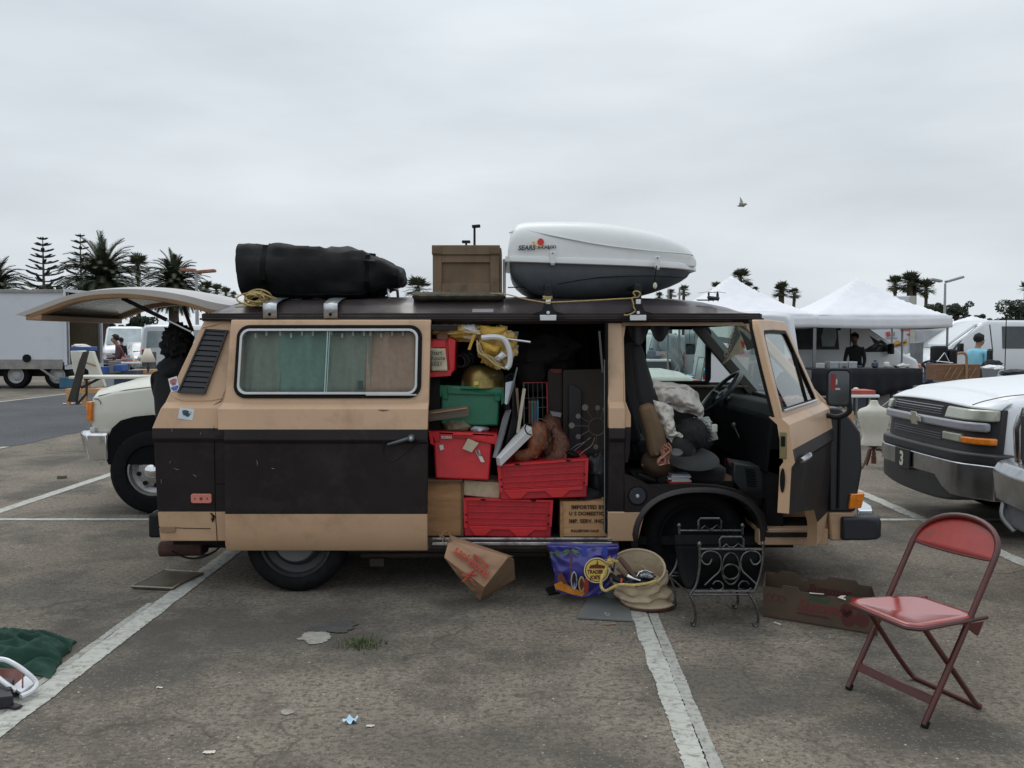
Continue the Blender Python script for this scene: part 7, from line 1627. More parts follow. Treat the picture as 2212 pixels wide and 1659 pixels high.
g=MB(); g.tube(smoothpath([V((3.50,6.84,1.045)),V((3.60,6.80,1.085)),V((3.85,6.80,1.125)),V((4.6,6.80,1.165))]),.004,5); g.build('bonnet_gap',MATS['gap_line'],sv)
# the chrome nose of the next truck, cut by the right edge
t2=thing('chrome_nosed_truck','truck with a chrome bumper and grille cut off by the right edge of the view','truck',(3.4,5.2,0))
def F2p(t,z,off=0):return V((3.30+.10*abs(t)**2.5-off,5.12+t*.98,z))
g=MB(); secs=[]
for i in range(17):
 t=-1+2*i/16; secs.append([F2p(t,.46,.10),F2p(t,.66,.13),F2p(t,.72,.09),F2p(t,.74,.0),F2p(t,.74,-.1),F2p(t,.44,-.1)])
g.loft(secs); g.build('front_bumper',MATS['truck_chrome'],t2,bevel=.01)
g=MB(); secs=[]
for i in range(17):
 t=-1+2*i/16; secs.append([F2p(t,.30,.05),F2p(t,.47,.07),F2p(t,.47,-.1),F2p(t,.30,-.1)])
g.loft(secs); g.build('lower_valance',trim,t2,bevel=.02)
g=MB(); g.box((3.50,5.12,.90),(.30,1.70,.34)); g.build('grille',mat('grille_dark',(.05,.055,.07),.3,.4),t2,bevel=.03)
g=MB(); g.tube([V((3.38,5.94,.74)),V((3.37,5.95,.95)),V((3.40,5.93,1.09))],.045,12); g.tube([V((3.40,5.93,1.09)),V((3.36,5.1,1.11)),V((3.40,4.3,1.09))],.04,12); g.build('grille_surround',chrome,t2)
secs=[]
g=MB()
for x,z in ((3.45,1.08),(3.6,1.14),(4.2,1.19),(5.2,1.22)):secs.append([V((x,5.12-.92,.5)),V((x,5.12-.94,z-.1)),V((x,5.12-.7,z)),V((x,5.12+.7,z)),V((x,5.12+.94,z-.1)),V((x,5.12+.92,.5))])
g.loft(secs); g.build('bonnet',white,t2,bevel=.03)
g=MB(); g.tube(smoothpath([V((3.32,5.90,.28)),V((3.28,5.97,.36)),V((3.30,6.0,.45))]),.018,8); g.build('tow_hook',steel,t2)
for x,sg in ((4.4,-1),(4.4,1)):wheel(t2,(x,5.12+sg*.80,.40),.40,.27,.22,steel,sg)
# box truck at the left
tb=thing('box_truck','white box truck with its rear door open at the left edge','truck',(-16,29,0))
xr_=ray_x(141,28.4); xop=ray_x(216,28.4); zt_=at(0,627,28.4).z; zb_=at(0,793,28.4).z+.02
bw=mat('box_truck_white',(.56,.58,.62),.45,var=.05,scale=.6,dirt=(.4,.4,.4),dfac=.35,dscale=1.2)
zm_=(zb_+zt_)/2; wb_=mat('inside_board',(.17,.135,.085),.8,var=.15,scale=3); g=MB(); g.box((xr_-3.2,28.42,zm_+.07),(6.4,.05,zt_-zb_-.14)); g.box((xr_-3.2,30.84,zm_),(6.4,.05,zt_-zb_)); g.box((xr_-3.2,29.63,zt_),(6.4,2.47,.05)); g.box((xr_-6.4,29.63,zm_),(.05,2.4,zt_-zb_)); g.build('cargo_box',bw,tb,smooth=False)
g=MB(); g.m(0).box((xr_-3.2,30.80,zm_),(6.3,.03,zt_-zb_-.1)); g.box((xr_-4.0,29.6,zm_),(.03,2.3,zt_-zb_-.1)); g.m(1).box((xr_-3.2,29.63,zb_+.03),(6.4,2.4,.06)); g.box((xr_-3.2,28.46,zm_),(6.2,.02,zt_-zb_-.1)); g.box((xr_-3.2,29.6,zt_-.04),(6.3,2.3,.02)); g.build('box_lining',[wb_,mat('truck_inner_dark',(.05,.05,.05),.8)],tb,smooth=False)
alg=mat('truck_rail',(.26,.25,.23),.5,.4,var=.25,scale=4); g=MB(); g.box((xr_-3.25,28.40,zb_+.07),(6.3,.06,.30)); g.box((xr_-3.2,28.36,zt_-.03),(6.4,.05,.09)); g.build('side_rail',alg,tb)
g=MB(); g.box((xr_+.02,28.36,(zb_+zt_)/2+.05),(.07,.05,zt_-zb_)); g.m(1).prism([(xr_-.9,28.37,zb_-.02),(xr_-.35,28.37,zb_-.42),(xr_+.3,28.37,zb_-.42),(xr_+.3,28.37,zb_-.34),(xr_-.33,28.37,zb_-.34),(xr_-.8,28.37,zb_-.02)],(0,.06,0)); g.build('corner_post',[bw,alg],tb)
g=MB(); g.cyl((ray_x(58,28.4),28.40,at(58,774,28.4).z),(ray_x(58,28.4),28.34,at(58,774,28.4).z),.125,n=24); g.build('filler_port',rubber,tb)
wb_=mat('inside_board',(.14,.115,.075),.8,var=.15,scale=3)
# open rear: side wall of the second compartment seen into
g=MB(); g.m(0).box((xr_+.02,30.86,zm_),(.07,.07,zt_-zb_+.1)); g.box((xr_+.02,29.63,zt_),(.07,2.5,.10)); g.box((xr_+.02,29.63,zb_-.02),(.09,2.5,.14)); g.m(1).box((xr_+.04,30.60,zm_),(.03,.14,zt_-zb_)); g.m(0).box((xr_-.1,28.80,zm_),(.06,.05,zt_-zb_)); g.build('rear_frame',[mat('frame_white',(.5,.51,.52),.5),MATS['truck_inner_dark']],tb)
for x in (ray_x(28,28.4),ray_x(118,28.4)):wheel(tb,(x,28.62,.42),.42,.26,.25,mat('truck_rim',(.36,.36,.36),.5,var=.2),-1,hub=False)
g=MB(); g.box((xr_-3.2,29.6,.58),(5.0,1.7,.40)); g.box((ray_x(118,28.4),29.6,.45),(.5,1.7,.5)); g.build('chassis',rubber,tb)
text('54',.0001,(xr_-.3,28.3,1),(1,0,0),(0,0,1),rubber,tb,'unused') if False else None
# painted cargo truck on the right behind the canopy
t3=thing('painted_box_truck','white box truck with orange and red artwork behind the white stall canopy','truck',(ray_x(1945,30),31,0))
x0,x1=ray_x(1860,30),ray_x(1976,30); z0,z1=.9,3.0
g=MB(); g.box(((x0+x1)/2,31.2,(z0+z1)/2),(x1-x0,2.4,z1-z0)); g.build('cargo_box',bw,t3,bevel=.03)
g=MB(); g.box((x1-.1,29.97,(z0+z1)/2),(.16,.06,z1-z0)); g.build('corner_post',mat('post_beige',(.42,.41,.36),.6),t3)
g=MB()
def art(pts,mi):g.m(mi).prism([at(x,y,29.985) for x,y in pts],(0,-.01,0))
art(((1926,742),(1940,735),(1950,740),(1958,730),(1960,742),(1952,748),(1938,747),(1928,748)),0); art(((1913,718),(1922,716),(1924,726),(1916,728)),1); art(((1945,712),(1968,710),(1966,714),(1947,715)),1); art(((1958,722),(1967,719),(1965,726)),1); art(((1926,717),(1933,717),(1933,726),(1926,726)),2); art(((1913,729),(1938,729),(1938,731.5),(1913,731.5)),2); art(((1932,745),(1955,738),(1958,741),(1936,750)),3)
g.build('artwork',[mat('art_orange',(.55,.30,.06),.6),mat('art_red',(.45,.06,.05),.6),mat('art_grey',(.3,.28,.27),.6),mat('art_brown',(.2,.09,.04),.6)],t3)
for x in (x0+.5,x1-.6):wheel(t3,(x,30.2,.42),.42,.26,.25,steel,-1,hub=False)
g=MB(); g.box(((x0+x1)/2,31.2,.75),(x1-x0-.2,1.6,.3)); g.build('chassis',rubber,t3)
# ================================================================ stall canopies
polem=mat('canopy_pole',(.22,.23,.24),.4,.6)
def canopy(label,cx_,cy_,w_,ze,zp,val=.26,m=wcloth,nx=1):
 o=thing('stall_canopy',label,'canopy',(cx_,cy_,0),'white pop-up canopies over the market stalls'); h_=w_/2; g=MB(); N_=14
 def top(u,v):
  a,b=-1+2*u,-1+2*v; r_=max(abs(a),abs(b)); z=ze+(zp-ze)*(1-r_)**1.0-.10*math.sin(math.pi*(1-r_))*(.8)+.02*noise.noise(V((a*3+cx_,b*3,0)))
  return V((cx_+a*h_,cy_+b*h_,z+(-.03*math.sin(math.pi*u) if abs(b)>.98 else-.03*math.sin(math.pi*v) if abs(a)>.98 else 0)))
 g.grid(top,N_*2,N_*2); g.build('canopy_roof',m,o,solid=.004,ang=22)
 g=MB(); P=[(-1,-1),(1,-1),(1,1),(-1,1)]
 for i in range(4):
  a,b=P[i],P[(i+1)%4]
  g.grid(lambda u,v:V((cx_+(a[0]+(b[0]-a[0])*u)*h_*1.005,cy_+(a[1]+(b[1]-a[1])*u)*h_*1.005,ze-.03*math.sin(math.pi*u)-val*v))+V((a[1]+b[1],a[0]+b[0],0))*(.012*math.sin(u*31)*v),24,3)
 g.build('valance',m,o,solid=.003)
 for a,b in P:
  g=MB(); x,y=cx_+a*(h_-.06),cy_+b*(h_-.06); g.box((x,y,ze/2),(.035,.035,ze)); g.box((x,y,ze*.45),(.05,.05,.08)); g.box((x,y,ze-.12),(.06,.06,.10)); g.build('leg',polem,o)
 return o
canopy('nearest white canopy, tall peak, over the black-clothed tables',8.2,21.5,3.05,2.08,3.02)
g=MB(); canopy('white canopy partly hidden behind the camper van roof',5.12,21.15,3.05,2.08,3.04)
canopy('small far white canopy at the right between the two white vans',ray_x(2143,34),35.5,3.4,2.0,2.50)
canopy('second far white canopy, left of the one above the man in blue',ray_x(2052,36),37.5,3.6,1.95,2.45)
canopy('white canopy straight behind the cab windscreen',ray_x(1700,30),32,3.2,2.1,2.6)
# extra leg of the near canopy in mid-span
g=MB(); p=ray_x(1949,20.2); g.cyl((p,20.2,0),(p,20.2,2.0),.022); g.cyl((p,20.2,.98),(p,20.2,1.03),.035); g.build('canopy_pole',polem,label='thin grey pole standing midway along the front of the near white canopy',cat='pole')
g=MB(); g.grid(lambda u,v:V((ray_x(1975,31)+u*3.6,31.0+.04*math.sin(u*24),.2+1.75*v))+V((0,.06*noise.noise(V((u*9,v*5,2))),0)),30,14); g.build('stall_tarp',mat('grey_tarp',(.42,.43,.45),.6,var=.1,scale=3),solid=.004,label='wrinkled grey white side tarp of a stall behind the rubbish bin',cat='tarp')
g=MB(); P=Q(((1975,740),(1996,738),(1993,812),(1978,812)),24.0); g.prism(P,(0,.3,0)); g.build('tall_bin',mat('bin_grey',(.15,.16,.17),.6,var=.3),bevel=.02,label='tall grey bin bag column between the painted truck and the grey tarp',cat='bin')
# ================================================================ people
skinm=mat('skin',(.30,.16,.10),.55,var=.08); skind=mat('skin_dark',(.10,.055,.04),.55,var=.08); hairm=mat('hair_black',(.010,.009,.009),.8,var=.4,bump=.5,bscale=60)
def person(label,loc,rot,h=1.74,top=None,bottom=None,skin=skinm,arms=None,lean=0,head=(0,0),sleeve=.35,wide=1.0,hair='short'):
 k=h/1.75; E=[]; P=[]; Rr=[]
 def v_(p,r_):P.append(V(p)*k); Rr.append((r_ if isinstance(r_,tuple) else (r_,r_))); return len(P)-1
 def e_(a,b):E.append((a,b))
 ln=lambda z:lean*max(0,z-.95)
 pel=v_((0,0,.95),(.155*wide,.115*wide)); ab=v_((0,ln(1.12),1.12),(.14*wide,.11*wide)); che=v_((0,ln(1.32),1.31),(.165*wide,.12*wide)); nk0=v_((0,ln(1.45),1.44),.075); nk=v_((0,ln(1.5)+.01,1.51),.052)
 hx,hy=head; hb=v_((0,ln(1.57)+.025+hy*.4,1.57-abs(hy)*.1),(.068,.075)); hm_=v_((0,ln(1.65)+.02+hy,1.66-abs(hy)*.3),(.078,.098)); ht=v_((0,ln(1.72)+.01+hy,1.725-abs(hy)*.4),.052)
 ns=v_((0,ln(1.63)+.118+hy,1.63-abs(hy)*.6),.012)
 for a,b in ((pel,ab),(ab,che),(che,nk0),(nk0,nk),(nk,hb),(hb,hm_),(hm_,ht),(hm_,ns)):e_(a,b)
 for s_ in (-1,1):er=v_((s_*.088,ln(1.64)+.01+hy,1.645-abs(hy)*.3),.012); e_(hm_,er)
 arms=arms or [((.20,.0,1.12),(.22,.10,.88)),((.20,.0,1.12),(.22,.10,.88))]
 for s_,(el,wr) in zip((-1,1),arms):
  sh=v_((s_*.175*wide,ln(1.40),1.40),.062); e_(che,sh); el_=v_((s_*el[0],el[1]+ln(el[2]),el[2]),.046); e_(sh,el_); w2=v_((s_*wr[0],wr[1]+ln(wr[2]),wr[2]),.030); e_(el_,w2)
  d_=(V(wr)-V(el)).normalized(); hd=v_((s_*(wr[0]+d_.x*.06),wr[1]+ln(wr[2])+d_.y*.06,wr[2]+d_.z*.06),(.036,.018)); e_(w2,hd)
  for q in range(5):
   o_=(q-2)*.016; l_=(.05,.075,.08,.075,.055)[q]; f_=v_((s_*(wr[0]+d_.x*(.06+l_)),wr[1]+ln(wr[2])+d_.y*(.06+l_)+o_,wr[2]+d_.z*(.06+l_)+(.02 if q==0 else 0)),.0085); e_(hd,f_)
  hp=v_((s_*.09,0,.88),(.095,.10)); e_(pel,hp); kn=v_((s_*.10,.02,.49),.062); e_(hp,kn); an=v_((s_*.105,-.01,.09),.042); e_(kn,an); to=v_((s_*.115,.15,.035),(.042,.03)); e_(an,to)
 me=bpy.data.meshes.new('b'); me.from_pydata([tuple(p) for p in P],E,[]); ob=bpy.data.objects.new('b',me); S.collection.objects.link(ob)
 md=ob.modifiers.new('skin','SKIN'); md.use_smooth_shade=True
 for i,r_ in enumerate(Rr):me.skin_vertices[0].data[i].radius=(r_[0]*k,r_[1]*k)
 for i in range(len(P)):me.skin_vertices[0].data[i].use_root=(i==0)
 ob.modifiers.new('s','SUBSURF').levels=2
 dg=bpy.context.evaluated_depsgraph_get(); m2=bpy.data.meshes.new_from_object(ob.evaluated_get(dg)); bpy.data.objects.remove(ob)
 m2.materials.clear()
 for x in (skin,top,bottom,rubber):m2.materials.append(x)
 zn,hipz=1.475*k,.93*k
 for f in m2.polygons:
  c=f.center; x_,z_=abs(c.x)/k,c.z/k
  arm=x_>.19*wide+.01 or (x_>.165 and z_<1.3 and z_>1.0 and False)
  if z_<.085:i=3
  elif z_<.93 and not (x_>.175):i=2
  elif z_>(1.475 if hair=='short' else 1.55):i=0
  elif x_>.175*wide and z_<1.40-sleeve*.5:i=0 if sleeve<1 else 1
  else:i=1
  if sleeve>=1 and x_>.175 and z_<.93:i=0 if z_<.86 else 1
  f.material_index=i; f.use_smooth=True
 o=bpy.data.objects.new('person',m2); S.collection.objects.link(o); o.location=loc; ORG[o.name]=V((0,0,0)); tag(o,label,'person')
 hc_=V((0,ln(1.66)+hy,1.675-abs(hy)*.3))*k; g=MB()
 rs=(.098,.112,.105) if hair=='short' else (.112,.128,.142)
 g.blob(hc_+V((0,-.018,.022 if hair=='short' else-.015))*k,V(rs)*k,3,.10 if hair=='short' else .34,8 if hair !='short' else 3,nu=30,nv=20)
 bm_=g.bm; dele=[v for v in bm_.verts if (v.co-hc_).y>.045*k and (v.co-hc_).z<.055*k or (v.co-hc_).z<(-.06 if hair=='short' else-.15)*k]; bmesh.ops.delete(bm_,geom=dele,context='VERTS')
 hr=g.build('hair',hairm,o,solid=.006);
 if hair !='short':g=MB(); g.blob(V((0,-.015,1.475))*k,(.15,.13,.085),5,.15); g.build('hood',top,o)
 for s_ in (-1,1):
  g=MB(); g.blob((hc_.x+s_*.032*k,hc_.y+.090*k,hc_.z-.02*k),(.011,.008,.008),0,0,nu=8,nv=6); g.build('eye',mat('eye',(.03,.02,.02),.3),o)
 o.rotation_euler=(0,0,R(rot)); return o
navy=mat('jeans',(.04,.05,.08),.8,var=.2)
blk=mat('black_jacket',(.012,.012,.014),.85,var=.3)
# vendor standing right behind the raised tailgate, seen from behind
person('person with bushy black hair in a black top under the raised tailgate, seen from behind',(-2.34,6.35,0),-15,h=1.60,top=blk,bottom=blk,skin=skind,sleeve=1,wide=1.25,hair='bushy',arms=[((.25,.12,1.15),(.20,.32,1.10)),((.25,.12,1.15),(.20,.32,1.10))])
person('person in a light blue t-shirt and short dark hair looking down, at the right',(ray_x(2112,17.5),17.5,0),-75,h=1.64,top=mat('light_blue_shirt',(.22,.52,.66),.8,var=.06,scale=6),bottom=navy,skin=skinm,sleeve=.35,wide=1.45,head=(0,.05),arms=[((.24,.02,1.13),(.22,.16,.92)),((.24,.02,1.13),(.22,.16,.92))])
person('person in a black jacket over a grey top leaning down by the open white van',(ray_x(1864,20.8),21.2,0),150,h=1.68,top=blk,bottom=blk,skin=skind,sleeve=1,lean=.32,head=(0,.04),arms=[((.23,.10,1.12),(.20,.26,.90)),((.23,.10,1.12),(.20,.26,.90))])
person('person in a dark red plaid shirt bending over a table of goods at the left',(ray_x(254,24.5),24.8,0),120,h=1.66,top=mat('plaid_shirt',(.085,.035,.045),.85,var=.6,scale=40),bottom=navy,skin=skinm,sleeve=1,wide=1.2,lean=.25,head=(0,.03),arms=[((.24,.10,1.12),(.16,.30,1.10)),((.24,.10,1.12),(.20,.28,.98))])
person('small distant dark haired person beside the silver car',(ray_x(262,36),36,0),10,h=1.6,top=blk,bottom=navy,skin=skinm,sleeve=1)
# ================================================================ stalls and goods
def table(label,x0,x1,y0,y1,z,m=wcloth,leg=steel,cat='table',name='folding_table',legs=True,zl=None):
 o=thing(name,label,cat,((x0+x1)/2,(y0+y1)/2,0)); g=MB(); g.box(((x0+x1)/2,(y0+y1)/2,z-.02),(x1-x0,y1-y0,.04)); g.build('table_top',m,o,bevel=.008)
 if legs:
  for x in (x0+.12,x1-.12):
   for y in (y0+.06,y1-.06):g=MB(); g.cyl((x,y,0),(x,y,z-.03),.014,n=8); g.build('leg',leg,o)
  g=MB(); g.cyl((x0+.12,y0+.05,.25),(x0+.7,y0+.05,z-.05),.010,n=6); g.cyl((x1-.12,y0+.05,.25),(x1-.7,y0+.05,z-.05),.010,n=6); g.build('brace',leg,o)
 return o
GC=[(.55,.5,.42),(.06,.07,.10),(.45,.12,.08),(.10,.22,.40),(.60,.58,.55),(.30,.20,.12),(.08,.25,.20),(.62,.30,.08),(.35,.32,.38),(.18,.16,.15)]
gm_=[mat('goods%d'%i,c_,.6,var=.25,scale=20) for i,c_ in enumerate(GC)]
cnm=['cream','black','dark red','blue','white','brown','teal','orange','lilac grey','dark grey']
def goods(n,x0,x1,y0,y1,z,where,seed,sz=.12,pal=None):
 rr=random.Random(seed)
 for i in range(n):
  ci=rr.choice(pal) if pal else rr.randrange(10); x=x0+(x1-x0)*(i+rr.random()*.8)/n; y=rr.uniform(y0,y1); s_=rr.uniform(.5,1.2)*sz; kind=rr.randrange(4); g=MB()
  if kind==0:g.box((x,y,z+s_*.35),(s_*1.3,s_,s_*.7),Matrix.Rotation(rr.uniform(0,3),3,'Z')); nm='small_box'; ct='box'
  elif kind==1:g.lathe([(s_*.25,0),(s_*.5,s_*.3),(s_*.45,s_*.8),(s_*.2,s_),(s_*.25,s_*1.15)],(x,y,z),14); nm='jar'; ct='jar'
  elif kind==2:g.blob((x,y,z+s_*.3),(s_*.9,s_*.7,s_*.4),i,.35,fold=.05,nu=16,nv=10); nm='cloth_bundle'; ct='cloth'
  else:g.lathe([(s_*.3,0),(s_*.35,s_*.05),(s_*.75,s_*.35),(s_*.7,s_*.37),(s_*.25,s_*.08)],(x,y,z),16); nm='dish'; ct='dish'
  ordn=['first','second','third','fourth','fifth','sixth','seventh','eighth','ninth','tenth','eleventh','twelfth'][i%12]
  g.build(nm,gm_[ci],bevel=.004 if kind==0 else 0,label='%s %s, %s from the left %s'%(cnm[ci],nm.replace('_',' '),ordn,where),cat=ct,group='goods laid out '+where)
# right: long tables under a black cloth
xa_,xb_=ray_x(1752,18.5),ray_x(1992,18.5); zt2=at(0,796,18.5).z
o=thing('clothed_table','long stall table covered with a black cloth in front of the open white van','table',((xa_+xb_)/2,19,0)); g=MB(); g.box(((xa_+xb_)/2,18.9,zt2-.015),(xb_-xa_,.9,.03)); g.build('table_top',blackcloth,o)
g=MB(); g.grid(lambda u,v:V((xa_+(xb_-xa_)*u,18.44+.03*math.sin(u*47)*v,zt2-(.50+.06*math.sin(u*13))*v)),60,4); g.grid(lambda u,v:V((xb_,18.45+.9*u,zt2-.5*v)),4,4); g.build('black_tablecloth',blackcloth,o,solid=.006)
for x in (xa_+.2,(xa_+xb_)/2,xb_-.2):g=MB(); g.cyl((x,18.9,0),(x,18.9,zt2-.05),.02); g.build('leg',steel,o)
goods(9,ray_x(1775,18.6),ray_x(1985,18.6),18.6,19.1,zt2,'on the black-clothed table',5,.12,[1,9,4,1])
for k,(xx,lab) in enumerate(((1793,'left'),(1813,'middle'),(1833,'right'))):
 g=MB(); P=Q(((xx,782),(xx+19,781),(xx+18,805),(xx+1,806)),18.7); g.prism(P,(0,.35,0)); g.m(1).prism([p+V((0,-.004,0)) for p in (bil(P,0,0),bil(P,1,0),bil(P,1,.12),bil(P,0,.12))],(0,.36,0)); g.m(2).prism([p+V((0,-.006,0)) for p in (bil(P,.1,.55),bil(P,.9,.55),bil(P,.9,.95),bil(P,.1,.95))],(0,.003,0))
 g.build('storage_bin',[mat('clear_bin',(.34,.36,.38),.25,var=.1,coat=.3),mat('bin_lid',(.55,.56,.58),.4),mat('bin_blue',(.03,.09,.16),.5)],bevel=.01,label='%s of the three translucent plastic bins on the black-clothed table'%lab,cat='bin',group='translucent storage bins on the stall table')
for k in range(5):g=MB(); g.box((ray_x(1850+26*k,18.2),18.7,.22),(.20+.05*(k%2),.3,.42+.06*(k%3))); g.build('stored_box',(gm_[9],mat('dark_blue_bin',(.05,.06,.09),.6),gm_[1])[k%3],bevel=.01,label='%s of the dark boxes stored under the black-clothed table'%('leftmost','second','middle','fourth','rightmost')[k],cat='box',group='boxes stored under the black-clothed table')
# small white table with a red case and the dress form
xx0,xx1=ray_x(1828,12.8),ray_x(1903,12.8); table('small white folding table with a red case on it, behind the dress form',xx0,xx1,12.8,13.4,.76,white)
g=MB(); g.box(((xx0+xx1)/2,13.05,.79),(xx1-xx0-.08,.4,.06)); g.m(1).blob(((xx0+xx1)/2-.02,13.0,.83),(.04,.04,.025),1,.1); g.build('red_case',[mat('case_red',(.38,.06,.04),.5,var=.2),paperw],bevel=.008,label='flat red case on the small white table',cat='case')
g=MB(); g.box((xx0+.05,12.95,.30),(.16,.3,.45)); g.build('wooden_box',pine,bevel=.004,label='pale wooden box leaning at the left leg of the small white table',cat='box')
df=thing('dress_form','small cream dress form torso on a turned wooden tripod stand','dress form',tuple(gd(1888,1013))); by=gd(1888,1010).y;
fm=mat('linen_form',(.56,.54,.46),.85,var=.06,scale=10)
g=MB(); secs=[]
for y_,hw_ in ((865,8),(872,9.5),(878,15),(884,31),(890,35),(900,34),(915,30),(930,26),(940,24),(948,26),(955,27.5),(962,28)):
 p=at(1888,y_,by); w_=hw_/F*by; dpt=w_*(.62 if y_>880 else .8);
 ex=1.0
 secs.append([p+V((w_*math.cos(t),-dpt*math.sin(t),0)) for t in [q*2*math.pi/26 for q in range(26)]])
g.loft(secs[::-1]); g.build('torso',fm,df,bevel=.006,ang=60)
g=MB(); zb2=at(1888,962,by).z; g.lathe([(.06,zb2-.02),(.05,zb2),(.02,zb2)],(at(1888,962,by).x,by,0),16,caps=True)
for r_,h_ in ():
 pass
xx_=at(1888,962,by).x; g.lathe([(.030,zb2-.02),(.012,zb2-.05),(.026,zb2-.10),(.016,zb2-.15),(.028,zb2-.17),(.014,zb2-.19),(.03,zb2-.22),(.03,.14),(.001,.13)],(xx_,by,0),16); g.build('turned_post',mat('dark_wood',(.10,.035,.018),.5,var=.3),df)
for a_ in (-150,-30,90):d_=V((math.cos(R(a_)),math.sin(R(a_)),0)); g=MB(); g.tube(smoothpath([V((xx_,by,.22))+d_*.02,V((xx_,by,.21))+d_*.09,V((xx_,by,.12))+d_*.13,V((xx_,by,.02))+d_*.20,V((xx_,by,.015))+d_*.22]),.014,8); g.build('leg',MATS['dark_wood'],df)
g=MB(); g.lathe([(.001,.0),(.19,.0),(.195,.012),(.001,.014)],gd(1912,968),30); g.build('metal_plate',chrome,label='round shiny plate on the asphalt behind the dress form',cat='plate')
g=MB(); P=Q(((1940,862),(1955,860),(1952,902),(1938,905)),13.0); g.prism(P,(0,.05,0)); g.build('black_bag',blackcloth,label='black bag hanging behind the left headlight of the white suv',cat='bag')
# goods behind the white SUV
xw0,xw1=ray_x(2025,15),ray_x(2120,15); zw1=at(0,787,15).z; zw0=at(0,822,15).z
o=thing('wooden_cradle','brown slatted wooden planter box with a bent pole handle behind the white suv bonnet','planter',((xw0+xw1)/2,15,0)); g=MB(); g.box(((xw0+xw1)/2,15.2,(zw0+zw1)/2),(xw1-xw0,.4,zw1-zw0)); g.build('box_side',mat('brown_planks',(.17,.085,.045),.7,var=.3,scale=4,stretch=(1,1,8)),o,bevel=.006)
g=MB()
for k in range(5):x=xw0+.1+(xw1-xw0-.2)*k/5; g.prism([(x,14.995,zw0+.02),(x+.02,14.995,zw0+.02),(x+.14,14.995,zw1-.05),(x+.12,14.995,zw1-.05)],(0,-.01,0))
g.build('slat_mark',wood,o)
g=MB(); g.tube(smoothpath([V((ray_x(2088,15),14.98,zw0)),V((ray_x(2088,15),14.98,zw1+.05)),V((ray_x(2086,15),14.98,zw1+.16)),V((ray_x(2078,15),14.98,zw1+.19)),V((ray_x(2068,15),14.98,zw1+.18))]),.022,8); g.build('bent_handle',wood,o)
g=MB(); g.box(((xw0+xw1)/2+.2,15.3,.38),(xw1-xw0+.6,.7,.74)); g.build('stall_table',gm_[9],label='dark stall table under the slatted wooden planter',cat='table')
g=MB(); c_=at(2028,772,16.2); g.box(c_,(.26,.2,.42)); g.box(c_+V((.22,0,-.03)),(.16,.2,.36)); g.build('black_stroller',blackp,bevel=.04,label='black folded pushchair behind the slatted wooden planter',cat='pushchair')
g=MB();
for a,b in (((2010,800),(2040,762)),((2040,762),(2055,792)),((2022,780),(2058,784))):g.cyl(at(*a,16.0),at(*b,16.0),.010,n=6)
g.build('walking_frame',chrome,label='white metal walking frame behind the slatted wooden planter',cat='frame')
g=MB(); P=Q(((2000,783),(2024,783),(2020,826),(2003,826)),15.6); g.prism(P,(0,.1,0)); g.m(1).cyl(at(1998,786,15.5),at(2018,824,15.5),.012); g.build('camp_chair',[mat('chair_blue',(.03,.07,.16),.7),alu],label='folded blue camping chair left of the slatted wooden planter',cat='chair')
g=MB(); g.tube(smoothpath([at(*p,15.6) for p in ((1993,786),(2005,780),(2020,782),(2028,790),(2018,796),(2000,795))],5,True),.016,6,closed=True); g.build('hand_cart',blackp,label='black handled cart left of the slatted planter',cat='cart')
g=MB(); P=Q(((2120,795),(2160,796),(2152,818),(2122,818)),15); g.prism(P,(0,.5,0)); g.build('grey_tub',mat('tub_grey',(.16,.17,.18),.5),bevel=.01,label='grey plastic tub of white cloth right of the slatted planter',cat='tub')
g=MB(); g.blob(at(2142,795,15.2),(.17,.2,.05),3,.3); g.build('white_linen',wcloth,label='white cloth heaped in the grey tub',cat='cloth')
g=MB(); g.box(at(2138,775,15.4),(.06,.10,.28)); g.blob(at(2142,788,15.3),(.16,.12,.08),3,.3); g.build('black_bag',blackcloth,bevel=.02,label='black bag and jacket beside the man in the light blue shirt',cat='bag')
g=MB(); g.cyl(at(2170,822,14.5),at(2174,680,14.5),.007,n=6); g.build('whip_aerial',rubber,label='thin black aerial standing against the right-hand white van',cat='aerial')
g=MB(); g.blob(at(2195,806,8.6),(.14,.10,.04),4,.2); g.build('dark_mirror',blackp,label='low dark object on the bonnet of the white suv at the right edge',cat='mirror')
# behind the cab window: table of goods, mirror, poles
table('white table of clothes seen through the cab window',ray_x(1420,12.3),ray_x(1545,12.3),12.3,13.1,.95)
goods(12,ray_x(1424,12.4),ray_x(1530,12.4),12.4,12.9,.95,'on the white table seen through the cab window',11,.13,[4,1,3,7,4,0])
table('white table of hats behind the clothes table, seen through the cab window',ray_x(1380,15.0),ray_x(1450,15.0),15.0,15.8,1.22)
goods(8,ray_x(1385,15.1),ray_x(1446,15.1),15.1,15.6,1.22,'on the table of hats',14,.15,[5,2,1,8,0])
g=MB(); g.box(((ray_x(1380,15)+ray_x(1450,15))/2,15.3,.8),(.5,.6,.76)); g.build('black_table_drape',blackcloth,label='black drape under the table of hats',cat='cloth')
for x,lab in ((1443,'left'),(1467,'right')):g=MB(); g.cyl((ray_x(x,11.8),11.8,0),(ray_x(x,11.8),11.8,2.2),.012,n=8); g.build('canopy_pole',polem,label='%s thin steel pole seen through the cab window'%lab,cat='pole',group='thin poles seen through the cab window')
g=MB(); P=Q(((1508,770),(1524,772),(1516,822),(1498,820)),11.6); g.ring([bil(P,*q) for q in ((0,0),(1,0),(1,1),(0,1))],[bil(P,*q) for q in ((.1,.05),(.9,.05),(.9,.95),(.1,.95))],(0,-.02,0)); g.m(1).poly([p+V((0,.002,0)) for p in P]); g.build('standing_mirror',[steel,mat('silvered',(.55,.6,.56),.1,.9)],label='tall standing mirror seen through the cab window',cat='mirror')
